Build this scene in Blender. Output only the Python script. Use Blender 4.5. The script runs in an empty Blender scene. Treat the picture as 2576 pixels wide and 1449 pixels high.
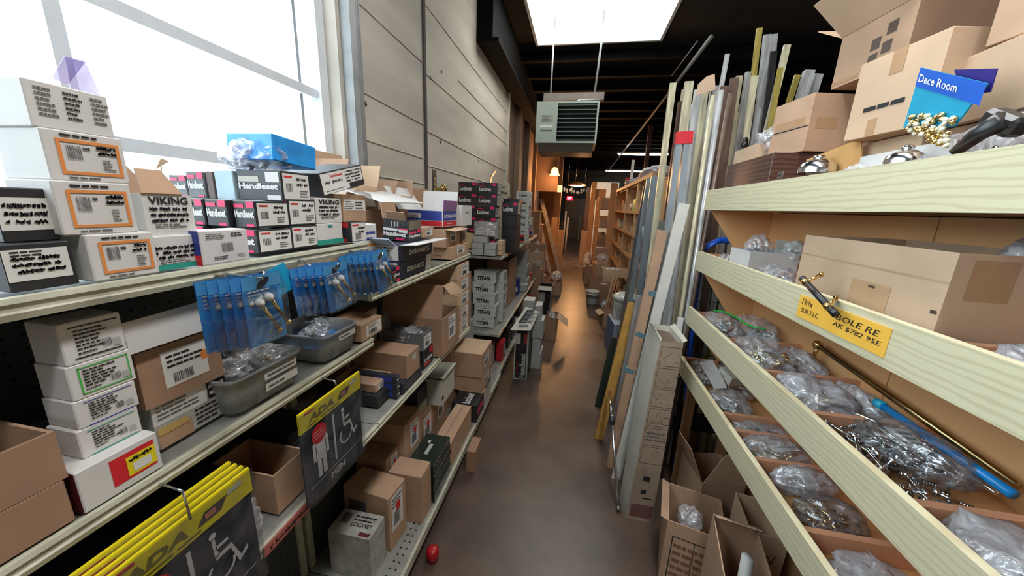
import bpy, math, random
import numpy as np
from mathutils import Vector, Matrix, noise as mnoise
R = math.radians
PI = math.pi
SC = bpy.context.scene
COL = SC.collection

# ------------------------------------------------------------------ camera
CAM_F, CAM_P, CAM_Y, CAM_R, CAM_H = 862.12, R(-13.411), R(-10.3385), R(2.2846), 1.6
_F = Vector((math.sin(CAM_Y)*math.cos(CAM_P), math.cos(CAM_Y)*math.cos(CAM_P), math.sin(CAM_P)))
_r0 = Vector((math.cos(CAM_Y), -math.sin(CAM_Y), 0)); _u0 = _r0.cross(_F)
_RT = _r0*math.cos(CAM_R) + _u0*math.sin(CAM_R)
_UP = -_r0*math.sin(CAM_R) + _u0*math.cos(CAM_R)
cd = bpy.data.cameras.new('camera'); cam = bpy.data.objects.new('camera', cd); COL.objects.link(cam)
cd.sensor_fit = 'HORIZONTAL'; cd.sensor_width = 36.0; cd.lens = CAM_F/2576*36.0; cd.clip_start = .02; cd.clip_end = 200
m3 = Matrix((_RT, _UP, -_F)).transposed()
cam.matrix_world = Matrix.Translation((0, 0, CAM_H)) @ m3.to_4x4()
SC.camera = cam
def at(px, py, ax, v):
    "the place in the room seen at a photo pixel, on the plane axis = v (metres)"
    d = _F + _RT*((px-1288)/CAM_F) - _UP*((py-724.5)/CAM_F)
    c = Vector((0, 0, CAM_H)); t = (v-c[ax])/d[ax]
    return c + d*t

# ------------------------------------------------------------------ world, exposure
w = bpy.data.worlds.new('world'); SC.world = w; w.use_nodes = True
bg = w.node_tree.nodes['Background']; bg.inputs[0].default_value = (.86, .95, 1, 1); bg.inputs[1].default_value = 5.0
SC.view_settings.view_transform = 'Standard'; SC.view_settings.look = 'None'
SC.view_settings.exposure = 0.17; SC.view_settings.gamma = 1
SC.cycles.max_bounces = 6; SC.cycles.diffuse_bounces = 4; SC.cycles.glossy_bounces = 2
SC.cycles.transmission_bounces = 2; SC.cycles.transparent_max_bounces = 8
SC.cycles.caustics_reflective = False; SC.cycles.caustics_refractive = False
SC.cycles.sample_clamp_indirect = 4; SC.cycles.use_denoising = True

def area(name, loc, sx, sy, power, color, rot=(0, 0, 0), spread=180):
    l = bpy.data.lights.new(name, 'AREA'); l.shape = 'RECTANGLE'; l.size = sx; l.size_y = sy
    l.energy = power; l.color = color; l.spread = R(spread)
    o = bpy.data.objects.new(name, l); COL.objects.link(o); o.location = loc; o.rotation_euler = rot
    return o
# daylight coming in through the window wall and the skylight
area('window_daylight', (-1.32, .30, 2.40), 2.6, 1.4, 32, (.86, .94, 1), (0, R(-90), 0))
area('skylight_daylight', (.04, 4.15, 3.62), 1.3, 1.4, 20, (.95, 1, .95))

# ------------------------------------------------------------------ materials
MATS = {}
def mat(name, col, rough=.6, metal=0, nz=.12, sc=14, bump=0, spec=.5, stretch=None, col2=None):
    if name in MATS: return MATS[name]
    m = bpy.data.materials.new(name); m.use_nodes = True; MATS[name] = m
    nt = m.node_tree; b = nt.nodes['Principled BSDF']
    b.inputs['Roughness'].default_value = rough; b.inputs['Metallic'].default_value = metal
    b.inputs['Specular IOR Level'].default_value = spec
    tc = nt.nodes.new('ShaderNodeTexCoord'); n = nt.nodes.new('ShaderNodeTexNoise')
    mp = nt.nodes.new('ShaderNodeMapping'); nt.links.new(tc.outputs['Object'], mp.inputs[0])
    if stretch: mp.inputs['Scale'].default_value = stretch
    nt.links.new(mp.outputs[0], n.inputs['Vector']); n.inputs['Scale'].default_value = sc; n.inputs['Detail'].default_value = 5
    r = nt.nodes.new('ShaderNodeValToRGB'); r.color_ramp.elements[0].position = .3; r.color_ramp.elements[1].position = .7
    c2 = col2 or tuple(c*(1-nz) for c in col)
    r.color_ramp.elements[0].color = (*c2, 1); r.color_ramp.elements[1].color = (*[min(1, c*(1+nz*.5)) for c in col], 1)
    nt.links.new(n.outputs['Fac'], r.inputs[0]); nt.links.new(r.outputs[0], b.inputs['Base Color'])
    if bump:
        bp = nt.nodes.new('ShaderNodeBump'); bp.inputs['Strength'].default_value = bump; bp.inputs['Distance'].default_value = .01
        nt.links.new(n.outputs['Fac'], bp.inputs['Height']); nt.links.new(bp.outputs[0], b.inputs['Normal'])
    return m
def emis(name, col, s):
    if name in MATS: return MATS[name]
    m = bpy.data.materials.new(name); m.use_nodes = True; MATS[name] = m
    b = m.node_tree.nodes['Principled BSDF']; b.inputs['Base Color'].default_value = (*col, 1)
    b.inputs['Emission Color'].default_value = (*col, 1); b.inputs['Emission Strength'].default_value = s
    return m
def grain(name, c1, c2, scale=(1, 1, 1), sc=6, rough=.45, dist=2.2, bands=2.5):
    if name in MATS: return MATS[name]
    m = bpy.data.materials.new(name); m.use_nodes = True; MATS[name] = m
    nt = m.node_tree; b = nt.nodes['Principled BSDF']; b.inputs['Roughness'].default_value = rough
    tc = nt.nodes.new('ShaderNodeTexCoord'); mp = nt.nodes.new('ShaderNodeMapping'); mp.inputs['Scale'].default_value = scale
    wv = nt.nodes.new('ShaderNodeTexWave'); wv.inputs['Scale'].default_value = sc; wv.inputs['Distortion'].default_value = dist
    wv.inputs['Detail'].default_value = 3; wv.inputs['Detail Scale'].default_value = bands; wv.bands_direction = 'Z'
    r = nt.nodes.new('ShaderNodeValToRGB'); r.color_ramp.elements[0].color = (*c2, 1); r.color_ramp.elements[1].color = (*c1, 1)
    r.color_ramp.elements[0].position = 0; r.color_ramp.elements[1].position = .45
    nt.links.new(tc.outputs['Object'], mp.inputs[0]); nt.links.new(mp.outputs[0], wv.inputs['Vector'])
    nt.links.new(wv.outputs['Fac'], r.inputs[0]); nt.links.new(r.outputs[0], b.inputs['Base Color'])
    return m
def clear(name, col, trans=.6, rough=.12, bump=.6, sc=30, diff=.5):
    "thin see-through plastic: part clear, part milky, part shiny, creased"
    if name in MATS: return MATS[name]
    m = bpy.data.materials.new(name); m.use_nodes = True; MATS[name] = m
    nt = m.node_tree; nt.nodes.clear(); N = nt.nodes.new; L = nt.links.new
    out = N('ShaderNodeOutputMaterial'); t = N('ShaderNodeBsdfTransparent'); g = N('ShaderNodeBsdfGlossy'); d = N('ShaderNodeBsdfDiffuse')
    t.inputs[0].default_value = (*[.5+.5*c for c in col], 1); g.inputs['Roughness'].default_value = rough; d.inputs[0].default_value = (*col, 1)
    tc = N('ShaderNodeTexCoord'); n = N('ShaderNodeTexNoise'); n.inputs['Scale'].default_value = sc; n.inputs['Detail'].default_value = 3
    n.inputs['Distortion'].default_value = 1.5
    L(tc.outputs['Object'], n.inputs['Vector']); bp = N('ShaderNodeBump'); bp.inputs['Strength'].default_value = bump; bp.inputs['Distance'].default_value = .01
    L(n.outputs['Fac'], bp.inputs['Height']); L(bp.outputs[0], g.inputs['Normal']); L(bp.outputs[0], d.inputs['Normal'])
    a = N('ShaderNodeMixShader'); a.inputs[0].default_value = diff; L(g.outputs[0], a.inputs[1]); L(d.outputs[0], a.inputs[2])
    mr = N('ShaderNodeMapRange'); mr.inputs['From Min'].default_value = .35; mr.inputs['From Max'].default_value = .65
    mr.inputs['To Min'].default_value = max(0, 1-trans-.2); mr.inputs['To Max'].default_value = min(1, 1-trans+.2)
    L(n.outputs['Fac'], mr.inputs[0]); x = N('ShaderNodeMixShader'); L(mr.outputs[0], x.inputs[0]); L(t.outputs[0], x.inputs[1]); L(a.outputs[0], x.inputs[2])
    L(x.outputs[0], out.inputs[0]); return m

KRAFT = mat('kraft_board', (.46, .29, .185), .8, nz=.14, sc=9)
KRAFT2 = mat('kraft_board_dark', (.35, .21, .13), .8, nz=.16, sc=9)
KRAFT3 = mat('kraft_board_pale', (.55, .38, .25), .8, nz=.12, sc=7)
TAPE = mat('packing_tape', (.42, .25, .14), .25)
INK = mat('black_ink', (.012, .012, .014), .6)
GREYINK = mat('grey_ink', (.12, .12, .12), .6)
WHITE = mat('white_board', (.66, .64, .62), .65, nz=.07)
OFFW = mat('off_white_board', (.52, .50, .43), .7, nz=.1)
GREYB = mat('grey_white_board', (.42, .43, .41), .7, nz=.1)
PAPER = mat('label_paper', (.72, .70, .67), .6, nz=.05)
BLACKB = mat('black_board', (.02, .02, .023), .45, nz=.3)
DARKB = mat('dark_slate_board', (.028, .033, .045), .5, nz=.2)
RED = mat('red_print', (.62, .02, .03), .5)
MAG = mat('magenta_print', (.72, .02, .12), .5)
BLUE = mat('blue_print', (.03, .05, .30), .5)
SKYB = mat('sky_blue_print', (.02, .33, .86), .4, nz=.3, sc=18)
CYAN = mat('cyan_card', (.01, .33, .60), .5)
TEAL = mat('teal_print', (.02, .30, .24), .5)
ORANGE = mat('orange_print', (.75, .26, .06), .6)
YEL = mat('yellow_print', (.80, .66, .015), .45, nz=.08)
GREEN = mat('green_print', (.03, .45, .05), .5)
CREAM = mat('cream_enamel', (.50, .49, .38), .4, nz=.25, sc=22, spec=.4)
DECK = mat('dusty_deck', (.27, .265, .24), .55, nz=.25, sc=20)
CHROME = mat('chrome', (.75, .77, .8), .16, 1, nz=.2)
STEEL = mat('dull_steel', (.42, .42, .42), .35, 1, nz=.3)
BRASS = mat('brass', (.85, .62, .25), .2, 1, nz=.25)
BLK = mat('black_plastic', (.015, .015, .017), .35)
MASON = mat('orange_hardboard', (.80, .45, .20), .55, nz=.12, sc=3)
DIVID = mat('divider_wood', (.76, .38, .22), .6, nz=.15, sc=8)
BIRCH = grain('birch_veneer', (.62, .57, .38), (.53, .47, .30), (1, .6, 4.0), 5.5, .55, 7.0, 1.6)
WALNUT = grain('walnut_veneer', (.095, .045, .032), (.05, .022, .018), (1, .5, 4), 5, .35, 5)
PINE = grain('pine_wood', (.55, .33, .17), (.42, .23, .11), (3, 3, .4), 5, .6, 3)
PLYW = mat('aged_plywood', (.40, .22, .11), .7, nz=.2, sc=5)
CLEAR = clear('clear_plastic', (.92, .93, .96), .66, .16, .45, 26, .66)
MILKY = clear('milky_plastic', (.90, .90, .94), .48, .2, .6, 24, .7)
BINP = clear('bin_plastic', (.42, .43, .43), .42, .45, .1, 14, .85)
BLIST = clear('blister_plastic', (.6, .65, .7), .95, .06, .2, 10, .1)

# ------------------------------------------------------------------ mesh builder (all in room coordinates)
TXT = {}
def text_geo(s, bold=.0, shear=0):
    k = (s, bold, shear)
    if k in TXT: return TXT[k]
    c = bpy.data.curves.new('t', 'FONT'); c.body = s; c.size = 1; c.offset = bold; c.resolution_u = 2; c.shear = shear
    o = bpy.data.objects.new('t', c); me = bpy.data.meshes.new_from_object(o)
    v = [tuple(p.co)[:2] for p in me.vertices]; f = [tuple(p.vertices) for p in me.polygons]
    bpy.data.objects.remove(o); bpy.data.curves.remove(c); bpy.data.meshes.remove(me)
    if not v: v = [(0, 0)]
    x0 = min(p[0] for p in v); x1 = max(p[0] for p in v); y0 = min(p[1] for p in v); y1 = max(p[1] for p in v)
    TXT[k] = ([(p[0]-x0, p[1]-y0) for p in v], f, max(1e-4, x1-x0), max(1e-4, y1-y0)); return TXT[k]

class MB:
    def __init__(s, M=None):
        s.v = []; s.f = []; s.mi = []; s.ms = []; s.M = M; s.sm = []
    def _m(s, m):
        if m not in s.ms: s.ms.append(m)
        return s.ms.index(m)
    def add(s, vs, fs, m, smooth=False):
        k = len(s.v); i = s._m(m)
        for p in vs:
            p = Vector(p); s.v.append(s.M @ p if s.M else p)
        for f in fs:
            s.f.append(tuple(a+k for a in f)); s.mi.append(i); s.sm.append(smooth)
    def box(s, x0, x1, y0, y1, z0, z1, m, faces='all'):
        vs = [(x, y, z) for x in (x0, x1) for y in (y0, y1) for z in (z0, z1)]
        F = {'-x': (0, 1, 3, 2), '+x': (4, 6, 7, 5), '-y': (0, 4, 5, 1), '+y': (2, 3, 7, 6), '-z': (0, 2, 6, 4), '+z': (1, 5, 7, 3)}
        s.add(vs, [F[k] for k in F if faces == 'all' or k in faces], m)
    def rbox(s, c, d, m, rot=None, b=0):
        "a box of size d about c turned by the matrix rot, edges eased by b"
        x, y, z = (a/2 for a in d); T = Matrix.Translation(c) @ (rot.to_4x4() if rot else Matrix())
        if b:
            pts = []
            for sx in (-1, 1):
                for sy in (-1, 1):
                    for sz in (-1, 1):
                        pts += [(sx*x, sy*(y-b), sz*(z-b)), (sx*(x-b), sy*y, sz*(z-b)), (sx*(x-b), sy*(y-b), sz*z)]
            s.hull([T @ Vector(p) for p in pts], m); return
        vs = [T @ Vector((a, e, g)) for a in (-x, x) for e in (-y, y) for g in (-z, z)]
        s.add(vs, [(0, 1, 3, 2), (4, 6, 7, 5), (0, 4, 5, 1), (2, 3, 7, 6), (0, 2, 6, 4), (1, 5, 7, 3)], m)
    def hull(s, pts, m, smooth=False):
        import bmesh
        bm = bmesh.new(); [bm.verts.new(p) for p in pts]
        bmesh.ops.convex_hull(bm, input=bm.verts); bm.verts.index_update()
        used = [v for v in bm.verts if v.link_faces]
        ix = {v: i for i, v in enumerate(used)}
        s.add([v.co.copy() for v in used], [tuple(ix[v] for v in f.verts) for f in bm.faces], m, smooth); bm.free()
    def prism(s, poly, ax, a, b, m):
        "polygon (2D, in the two other axes) carried from a to b along axis ax"
        n = len(poly); vs = []
        for t in (a, b):
            for p in poly:
                q = list(p); q.insert(ax, t); vs.append(q)
        s.add(vs, [tuple(range(n)), tuple(range(2*n-1, n-1, -1))] + [(i, (i+1) % n, n+(i+1) % n, n+i) for i in range(n)], m)
    def tube(s, pts, r, m, n=10, cap=True):
        pts = [Vector(p) for p in pts]; rings = []
        for i, p in enumerate(pts):
            d = (pts[min(i+1, len(pts)-1)]-pts[max(i-1, 0)]).normalized()
            a = Vector((0, 0, 1)) if abs(d.z) < .9 else Vector((1, 0, 0)); u = d.cross(a).normalized(); v = d.cross(u)
            rr = r[i] if isinstance(r, (list, tuple)) else r
            rings.append([p+(u*math.cos(2*PI*k/n)+v*math.sin(2*PI*k/n))*rr for k in range(n)])
        vs = [q for g in rings for q in g]; fs = []
        for i in range(len(rings)-1):
            for k in range(n): fs.append((i*n+k, i*n+(k+1) % n, (i+1)*n+(k+1) % n, (i+1)*n+k))
        if cap: fs += [tuple(range(n-1, -1, -1)), tuple((len(rings)-1)*n+k for k in range(n))]
        s.add(vs, fs, m, True)
    def lathe(s, c, prof, m, n=20, axis=(0, 0, 1), ex=1, ey=1):
        q = Vector((0, 0, 1)).rotation_difference(Vector(axis)).to_matrix(); vs = []; fs = []
        for r, h in prof:
            for k in range(n): vs.append(Vector(c)+q @ Vector((r*ex*math.cos(2*PI*k/n), r*ey*math.sin(2*PI*k/n), h)))
        for i in range(len(prof)-1):
            for k in range(n): fs.append((i*n+k, i*n+(k+1) % n, (i+1)*n+(k+1) % n, (i+1)*n+k))
        s.add(vs, fs, m, True)
    def quad(s, a, b, c, d, m): s.add([a, b, c, d], [(0, 1, 2, 3)], m)
    def build(s, name, parent=None, base=None, **tags):
        me = bpy.data.meshes.new(name)
        vs = s.v
        if base is None:
            if parent is not None: base = Vector(parent['_w'])
            else:
                xs = [p.x for p in vs]; ys = [p.y for p in vs]; zs = [p.z for p in vs]
                base = Vector(((min(xs)+max(xs))/2, (min(ys)+max(ys))/2, min(zs)))
        me.from_pydata([p-base for p in vs], [], s.f); me.polygons.foreach_set('material_index', s.mi); me.polygons.foreach_set('use_smooth', s.sm)
        for m in s.ms: me.materials.append(m)
        o = bpy.data.objects.new(name, me); COL.objects.link(o); o['_w'] = tuple(base)
        if parent is not None: o.parent = parent
        else: o.location = base
        for k, v in tags.items():
            if v is not None: o[k] = v
        return o

def thing(name, label, cat, base, group=None):
    o = bpy.data.objects.new(name, None); COL.objects.link(o); o.empty_display_size = .05
    o.location = base; o['_w'] = tuple(base); o['label'] = label; o['category'] = cat
    if group: o['group'] = group
    return o
def struct(name, mb, **k):
    return mb.build(name, kind='structure', **k)
def dup(o, off, label=None):
    c = o.copy(); COL.objects.link(c); c.location = Vector(o.location)+Vector(off)
    if label: c['label'] = label
    for ch in list(o.children):
        d = ch.copy(); COL.objects.link(d); d.parent = c
        for g in list(ch.children):
            e = g.copy(); COL.objects.link(e); e.parent = d
    return c

# ------------------------------------------------------------------ printed faces
class Face:
    "a flat side of a box: (u,v) fractions to places just above its surface"
    def __init__(s, o, U, V, M=None):
        s.o = Vector(o); s.U = Vector(U); s.V = Vector(V); s.N = s.U.cross(s.V).normalized(); s.M = M
        s.w = s.U.length; s.h = s.V.length; s.k = 0
    def p(s, u, v, e):
        q = s.o+s.U*u+s.V*v+s.N*e
        return s.M @ q if s.M else q
def rect(mb, F, u0, v0, u1, v1, m, e=.0006):
    mb.add([F.p(u0, v0, e), F.p(u1, v0, e), F.p(u1, v1, e), F.p(u0, v1, e)], [(0, 1, 2, 3)], m)
def frame(mb, F, u0, v0, u1, v1, t, m, e=.001):
    a = t/F.w; b = t/F.h
    rect(mb, F, u0, v0, u1, v0+b, m, e); rect(mb, F, u0, v1-b, u1, v1, m, e)
    rect(mb, F, u0, v0+b, u0+a, v1-b, m, e); rect(mb, F, u1-a, v0+b, u1, v1-b, m, e)
def text(mb, F, u0, v0, u1, v1, s, m, bold=.012, e=.0012, shear=0, up=False):
    v, f, W, H = text_geo(s, bold, shear)
    if up: g = [(u1-(y/H)*(u1-u0), v0+(x/W)*(v1-v0)) for x, y in v]
    else: g = [(u0+(x/W)*(u1-u0), v0+(y/H)*(v1-v0)) for x, y in v]
    mb.add([F.p(a, b, e) for a, b in g], f, m)
def words(mb, F, u0, v0, u1, v1, n, m, rnd, fill=.75, e=.0012, th=.45):
    for i in range(n):
        v = v1-(i+.5)*(v1-v0)/n; h = (v1-v0)/n*th/2; u = u0; end = u0+(u1-u0)*(fill+rnd.uniform(-.25, .2))
        while u < min(end, u1-.01):
            l = min(rnd.uniform(.08, .26)*(u1-u0), u1-u); rect(mb, F, u, v-h, u+l, v+h, m, e); u += l+.03*(u1-u0)
def bars(mb, F, u0, v0, u1, v1, m, rnd, n=12, e=.0013):
    w_ = (u1-u0)/n
    for i in range(n): rect(mb, F, u0+i*w_, v0, u0+i*w_+w_*rnd.choice((.35, .55, .75)), v1, m, e)
def scrawl(mb, F, u0, v0, u1, v1, rows, m, rnd, e=.0014):
    "marker handwriting too loose to read"
    rh = (v1-v0)/rows
    for i in range(rows):
        u = u0; c = v1-(i+.5)*rh
        st = max(.02, .35*rh*F.h/F.w)
        while u < u1-st:
            if rnd.random() < .15: u += st; continue
            q = [(u+st*t_+rnd.uniform(-.2, .2)*st, c+(1 if j_ % 2 else -1)*rnd.uniform(.1, .36)*rh) for j_, t_ in enumerate((0, .3, .6, .9))]
            for a, b in zip(q, q[1:]):
                dx, dy = (b[0]-a[0])*F.w, (b[1]-a[1])*F.h; L = math.hypot(dx, dy)+1e-6; t = (.0006+.0003*rnd.random())*max(1, rh*F.h/.016)**.5
                nx, ny = -dy/L*t/F.w, dx/L*t/F.h
                mb.add([F.p(a[0]-nx, a[1]-ny, e), F.p(b[0]-nx, b[1]-ny, e), F.p(b[0]+nx, b[1]+ny, e), F.p(a[0]+nx, a[1]+ny, e)], [(0, 1, 2, 3)], m)
            u += st*1.15
def shiplabel(mb, F, u0, v0, u1, v1, rnd, red=False):
    rect(mb, F, u0, v0, u1, v1, PAPER, .0006); du = u1-u0; dv = v1-v0
    words(mb, F, u0+.08*du, v0+.62*dv, u0+.9*du, v0+.94*dv, 3, GREYINK, rnd)
    bars(mb, F, u0+.15*du, v0+.12*dv, u0+.72*du, v0+.5*dv, INK, rnd)
    if red: rect(mb, F, u0+.4*du, v0+.5*dv, u0+.75*du, v0+.72*dv, RED, .0016)

class Carton:
    "a cardboard carton, closed, open or a tray; faces '+x' '-x' '-y' 'top' take print"
    def __init__(s, name, label, cat, x0, x1, y0, y1, z0, z1, m=None, m2=None, rot=0, tilt=None, top='closed', th=.004, group=None, seed=0, inner=None):
        s.rnd = random.Random(seed or hash((round(x0*1000), round(y0*1000), round(z0*1000))) & 65535)
        c = Vector(((x0+x1)/2, (y0+y1)/2, z0)); s.c = c
        s.M = Matrix.Translation(c) @ (Matrix.Rotation(R(rot), 4, 'Z') @ (Matrix.Rotation(R(tilt[0]), 4, tilt[1]) if tilt else Matrix())) @ Matrix.Translation(-c)
        s.d = (x0, x1, y0, y1, z0, z1); s.m = m or KRAFT; s.deco = MB(); s.label2 = None; s.name = name; s.label = label; s.cat = cat; s.group = group
        mb = MB(s.M); m = s.m
        inner = inner or m
        if top == 'closed':
            mb.rbox(((x0+x1)/2, (y0+y1)/2, (z0+z1)/2), (x1-x0, y1-y0, z1-z0), m, b=min(.0015, (z1-z0)*.05))
        else:
            mb.box(x0, x1, y0, y1, z0, z0+th, m)
            mb.box(x0, x0+th, y0, y1, z0+th, z1, m); mb.box(x1-th, x1, y0, y1, z0+th, z1, m)
            mb.box(x0+th, x1-th, y0, y0+th, z0+th, z1, m); mb.box(x0+th, x1-th, y1-th, y1, z0+th, z1, m)
        s.body = mb; s.flaps = []
    def face(s, k):
        x0, x1, y0, y1, z0, z1 = s.d
        return {'+x': Face((x1, y0, z0), (0, y1-y0, 0), (0, 0, z1-z0), s.M), '-x': Face((x0, y1, z0), (0, y0-y1, 0), (0, 0, z1-z0), s.M),
                '-y': Face((x0, y0, z0), (x1-x0, 0, 0), (0, 0, z1-z0), s.M), 'top': Face((x1, y0, z1), (0, y1-y0, 0), (x0-x1, 0, 0), s.M),
                'topr': Face((x0, y1, z1), (0, y0-y1, 0), (x1-x0, 0, 0), s.M), 'topy': Face((x0, y0, z1), (x1-x0, 0, 0), (0, y1-y0, 0), s.M)}[k]
    def flap(s, side, l, ang, m=None, a=0, b=1, taper=0):
        "a top flap on a side, of length l, opened by ang degrees from lying closed"
        x0, x1, y0, y1, z0, z1 = s.d; t = .003; A = R(ang)
        if side == '-y': o, U, O = Vector((x0, y0, z1)), Vector((x1-x0, 0, 0)), Vector((0, 1, 0))
        if side == '+y': o, U, O = Vector((x0, y1, z1)), Vector((x1-x0, 0, 0)), Vector((0, -1, 0))
        if side == '+x': o, U, O = Vector((x1, y0, z1)), Vector((0, y1-y0, 0)), Vector((-1, 0, 0))
        if side == '-x': o, U, O = Vector((x0, y0, z1)), Vector((0, y1-y0, 0)), Vector((1, 0, 0))
        D = O*math.cos(A)+Vector((0, 0, 1))*math.sin(A); N = Vector((0, 0, 1))*math.cos(A)-O*math.sin(A)
        p0 = o+U*a; p1 = o+U*b; e = (p1-p0)*taper; q = [p0, p1, p1+D*l-e, p0+D*l+e]
        mb = MB(s.M); mb.add(q+[p+N*t for p in q], [(3, 2, 1, 0), (4, 5, 6, 7), (0, 1, 5, 4), (1, 2, 6, 5), (2, 3, 7, 6), (3, 0, 4, 7)], m or s.m)
        s.flaps.append(mb); return s
    def tape(s, k='top', w_=.25):
        rect(s.body_d(), s.face(k), .5-w_/2, 0, .5+w_/2, 1, TAPE, .0005); return s
    def body_d(s):
        s.body.M = None; return s.body
    def done(s):
        o = s.body.build(s.name, label=s.label, category=s.cat, group=s.group, base=s.c)
        if s.deco.v: s.deco.build('label', o, label=s.label2)
        for f in s.flaps: f.build('flap', o)
        s.obj = o; return s
# ================================================================== the setting
WX = -1.1          # inner face of the left wall
CZ = 3.65          # underside of the roof deck
WIN0, WIN1, WZ0, WZ1 = -1.6, 1.53, 1.46, 3.45
CONC = mat('floor_concrete', (.105, .070, .050), .36, nz=.45, sc=3.2, bump=.05, spec=.4, col2=(.05, .034, .026))
WALLM = mat('board_marked_concrete', (.56, .51, .44), .85, nz=.22, sc=2.2, bump=.25, stretch=(1, .6, 2.2))
WALLD = mat('bare_brown_wall', (.20, .13, .09), .8, nz=.3, sc=3)
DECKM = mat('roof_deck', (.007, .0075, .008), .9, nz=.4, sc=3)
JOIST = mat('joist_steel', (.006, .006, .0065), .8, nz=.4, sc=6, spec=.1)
FRAMEM = mat('window_frame_paint', (.72, .76, .80), .5, nz=.05)
PIPEM = mat('wall_channel_grey', (.30, .31, .31), .45, nz=.2)

b = MB(); b.box(WX-.2, 8, -3.2, 24, -.12, 0, CONC); struct('floor', b)
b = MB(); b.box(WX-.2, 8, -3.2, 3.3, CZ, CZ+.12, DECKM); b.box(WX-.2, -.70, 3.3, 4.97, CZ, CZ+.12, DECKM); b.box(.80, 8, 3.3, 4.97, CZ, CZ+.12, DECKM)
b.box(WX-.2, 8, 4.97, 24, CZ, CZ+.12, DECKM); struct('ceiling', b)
b = MB()
b.box(WX-.2, WX, WIN1, 5.10, 0, CZ, WALLM); b.box(WX-.2, WX, -3.2, WIN0, 0, CZ, WALLM)
b.box(WX-.2, WX, WIN0, WIN1, 0, WZ0, WALLM); b.box(WX-.2, WX, WIN0, WIN1, WZ1, CZ, WALLM)
# form-board ridges and the chips and tie holes cast into the wall
rnd = random.Random(5)
for (y0, z0, y1, z1) in ((1.66, 2.12, 2.40, 2.06), (1.66, 1.90, 2.40, 1.885), (1.66, 1.73, 2.38, 1.72), (2.44, 2.45, 5.1, 2.40), (2.44, 2.09, 5.1, 2.03), (2.44, 1.86, 5.1, 1.88), (2.44, 2.86, 5.1, 2.80), (1.66, 2.5, 2.4, 2.47), (3.1, 2.62, 5.1, 2.60)):
    b.prism([(WX, z0-.004), (WX+.006, z0-.001), (WX+.006, z0+.002), (WX, z0+.006)], 1, y0, y1, WALLM)
HOLE = mat('tie_hole_dark', (.05, .045, .04), .9)
for (px, py) in ((1072, 348), (1108, 357), (1204, 405), (1215, 410), (920, 262), (1111, 180), (1083, 196)):
    p = at(px, py, 0, WX+.002); b.lathe(p, [(0, 0), (.011, .001), (.013, -.001)], HOLE, 10, (1, 0, 0))
struct('wall_left', b)
b = MB(); b.box(WX+.0, WX+.012, 2.395, 2.425, 0, CZ, mat('joint_filler', (.07, .065, .06), .9)); struct('trim_1', b)
b = MB(); b.box(WX, WX+.05, 1.555, 1.60, 1.2, CZ, PIPEM); b.tube([(WX+.035, 1.625, 1.2), (WX+.035, 1.625, CZ)], .017, PIPEM, 12)
b.box(WX, WX+.02, 1.64, 1.66, 1.2, CZ, PIPEM); struct('trim_2', b)
b = MB(); b.box(WX-.2, WX-.02, 5.10, 24, 0, CZ, WALLD)
b.box(WX-.02, WX+.03, 5.10, 5.16, 0, CZ, WALLM)
for y in (5.9, 6.9, 8.1): b.box(WX-.02, WX+.06, y, y+.12, 0, CZ, WALLD)
struct('wall_left_far', b)
b = MB(); b.box(8, 8.2, -3.2, 24, 0, CZ, WALLD); struct('wall_right', b)
b = MB(); b.box(WX-.2, 8.2, -3.4, -3.2, 0, CZ, mat('front_wall_paint', (.5, .48, .44), .7)); struct('wall_front', b)
b = MB(); b.box(WX-.2, 8.2, 24, 24.2, 0, CZ, WALLD); struct('wall_back', b)

# window
b = MB()
for (y0, y1, z0, z1, d) in ((WIN0, WIN1, WZ0, WZ0+.05, .07), (WIN0, WIN1, WZ1-.05, WZ1, .07), (WIN1-.05, WIN1, WZ0, WZ1, .07), (WIN0, WIN0+.05, WZ0, WZ1, .07),
                          (WIN0, WIN1, 1.70, 1.735, .05), (WIN0, WIN1, 2.03, 2.065, .05), (.655, .685, WZ0, WZ1, .05), (1.40, 1.415, WZ0, WZ1, .03), (-.5, -.46, WZ0, WZ1, .05)):
    b.box(WX-.13, WX-.13+d, y0, y1, z0, z1, FRAMEM)
wo = struct('window_1', b)
g = MB(); g.box(WX-.105, WX-.1, WIN0, WIN1, WZ0, WZ1, clear('window_glass', (.9, .97, 1), .93, .05, 0, 5, .3)); g.build('pane', wo)
# skylight in the roof
b = MB(); b.box(-.70, .80, 3.3, 4.97, CZ+.10, CZ+.12, emis('skylight_panel', (1, 1, .93), 3.0)); 
for (x0, x1, y0, y1) in ((-.72, .82, 3.28, 3.31), (-.72, .82, 4.96, 4.99), (-.72, -.69, 3.31, 4.96), (.79, .82, 3.31, 4.96)): b.box(x0, x1, y0, y1, CZ-.03, CZ+.12, FRAMEM)
struct('window_2', b)
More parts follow.
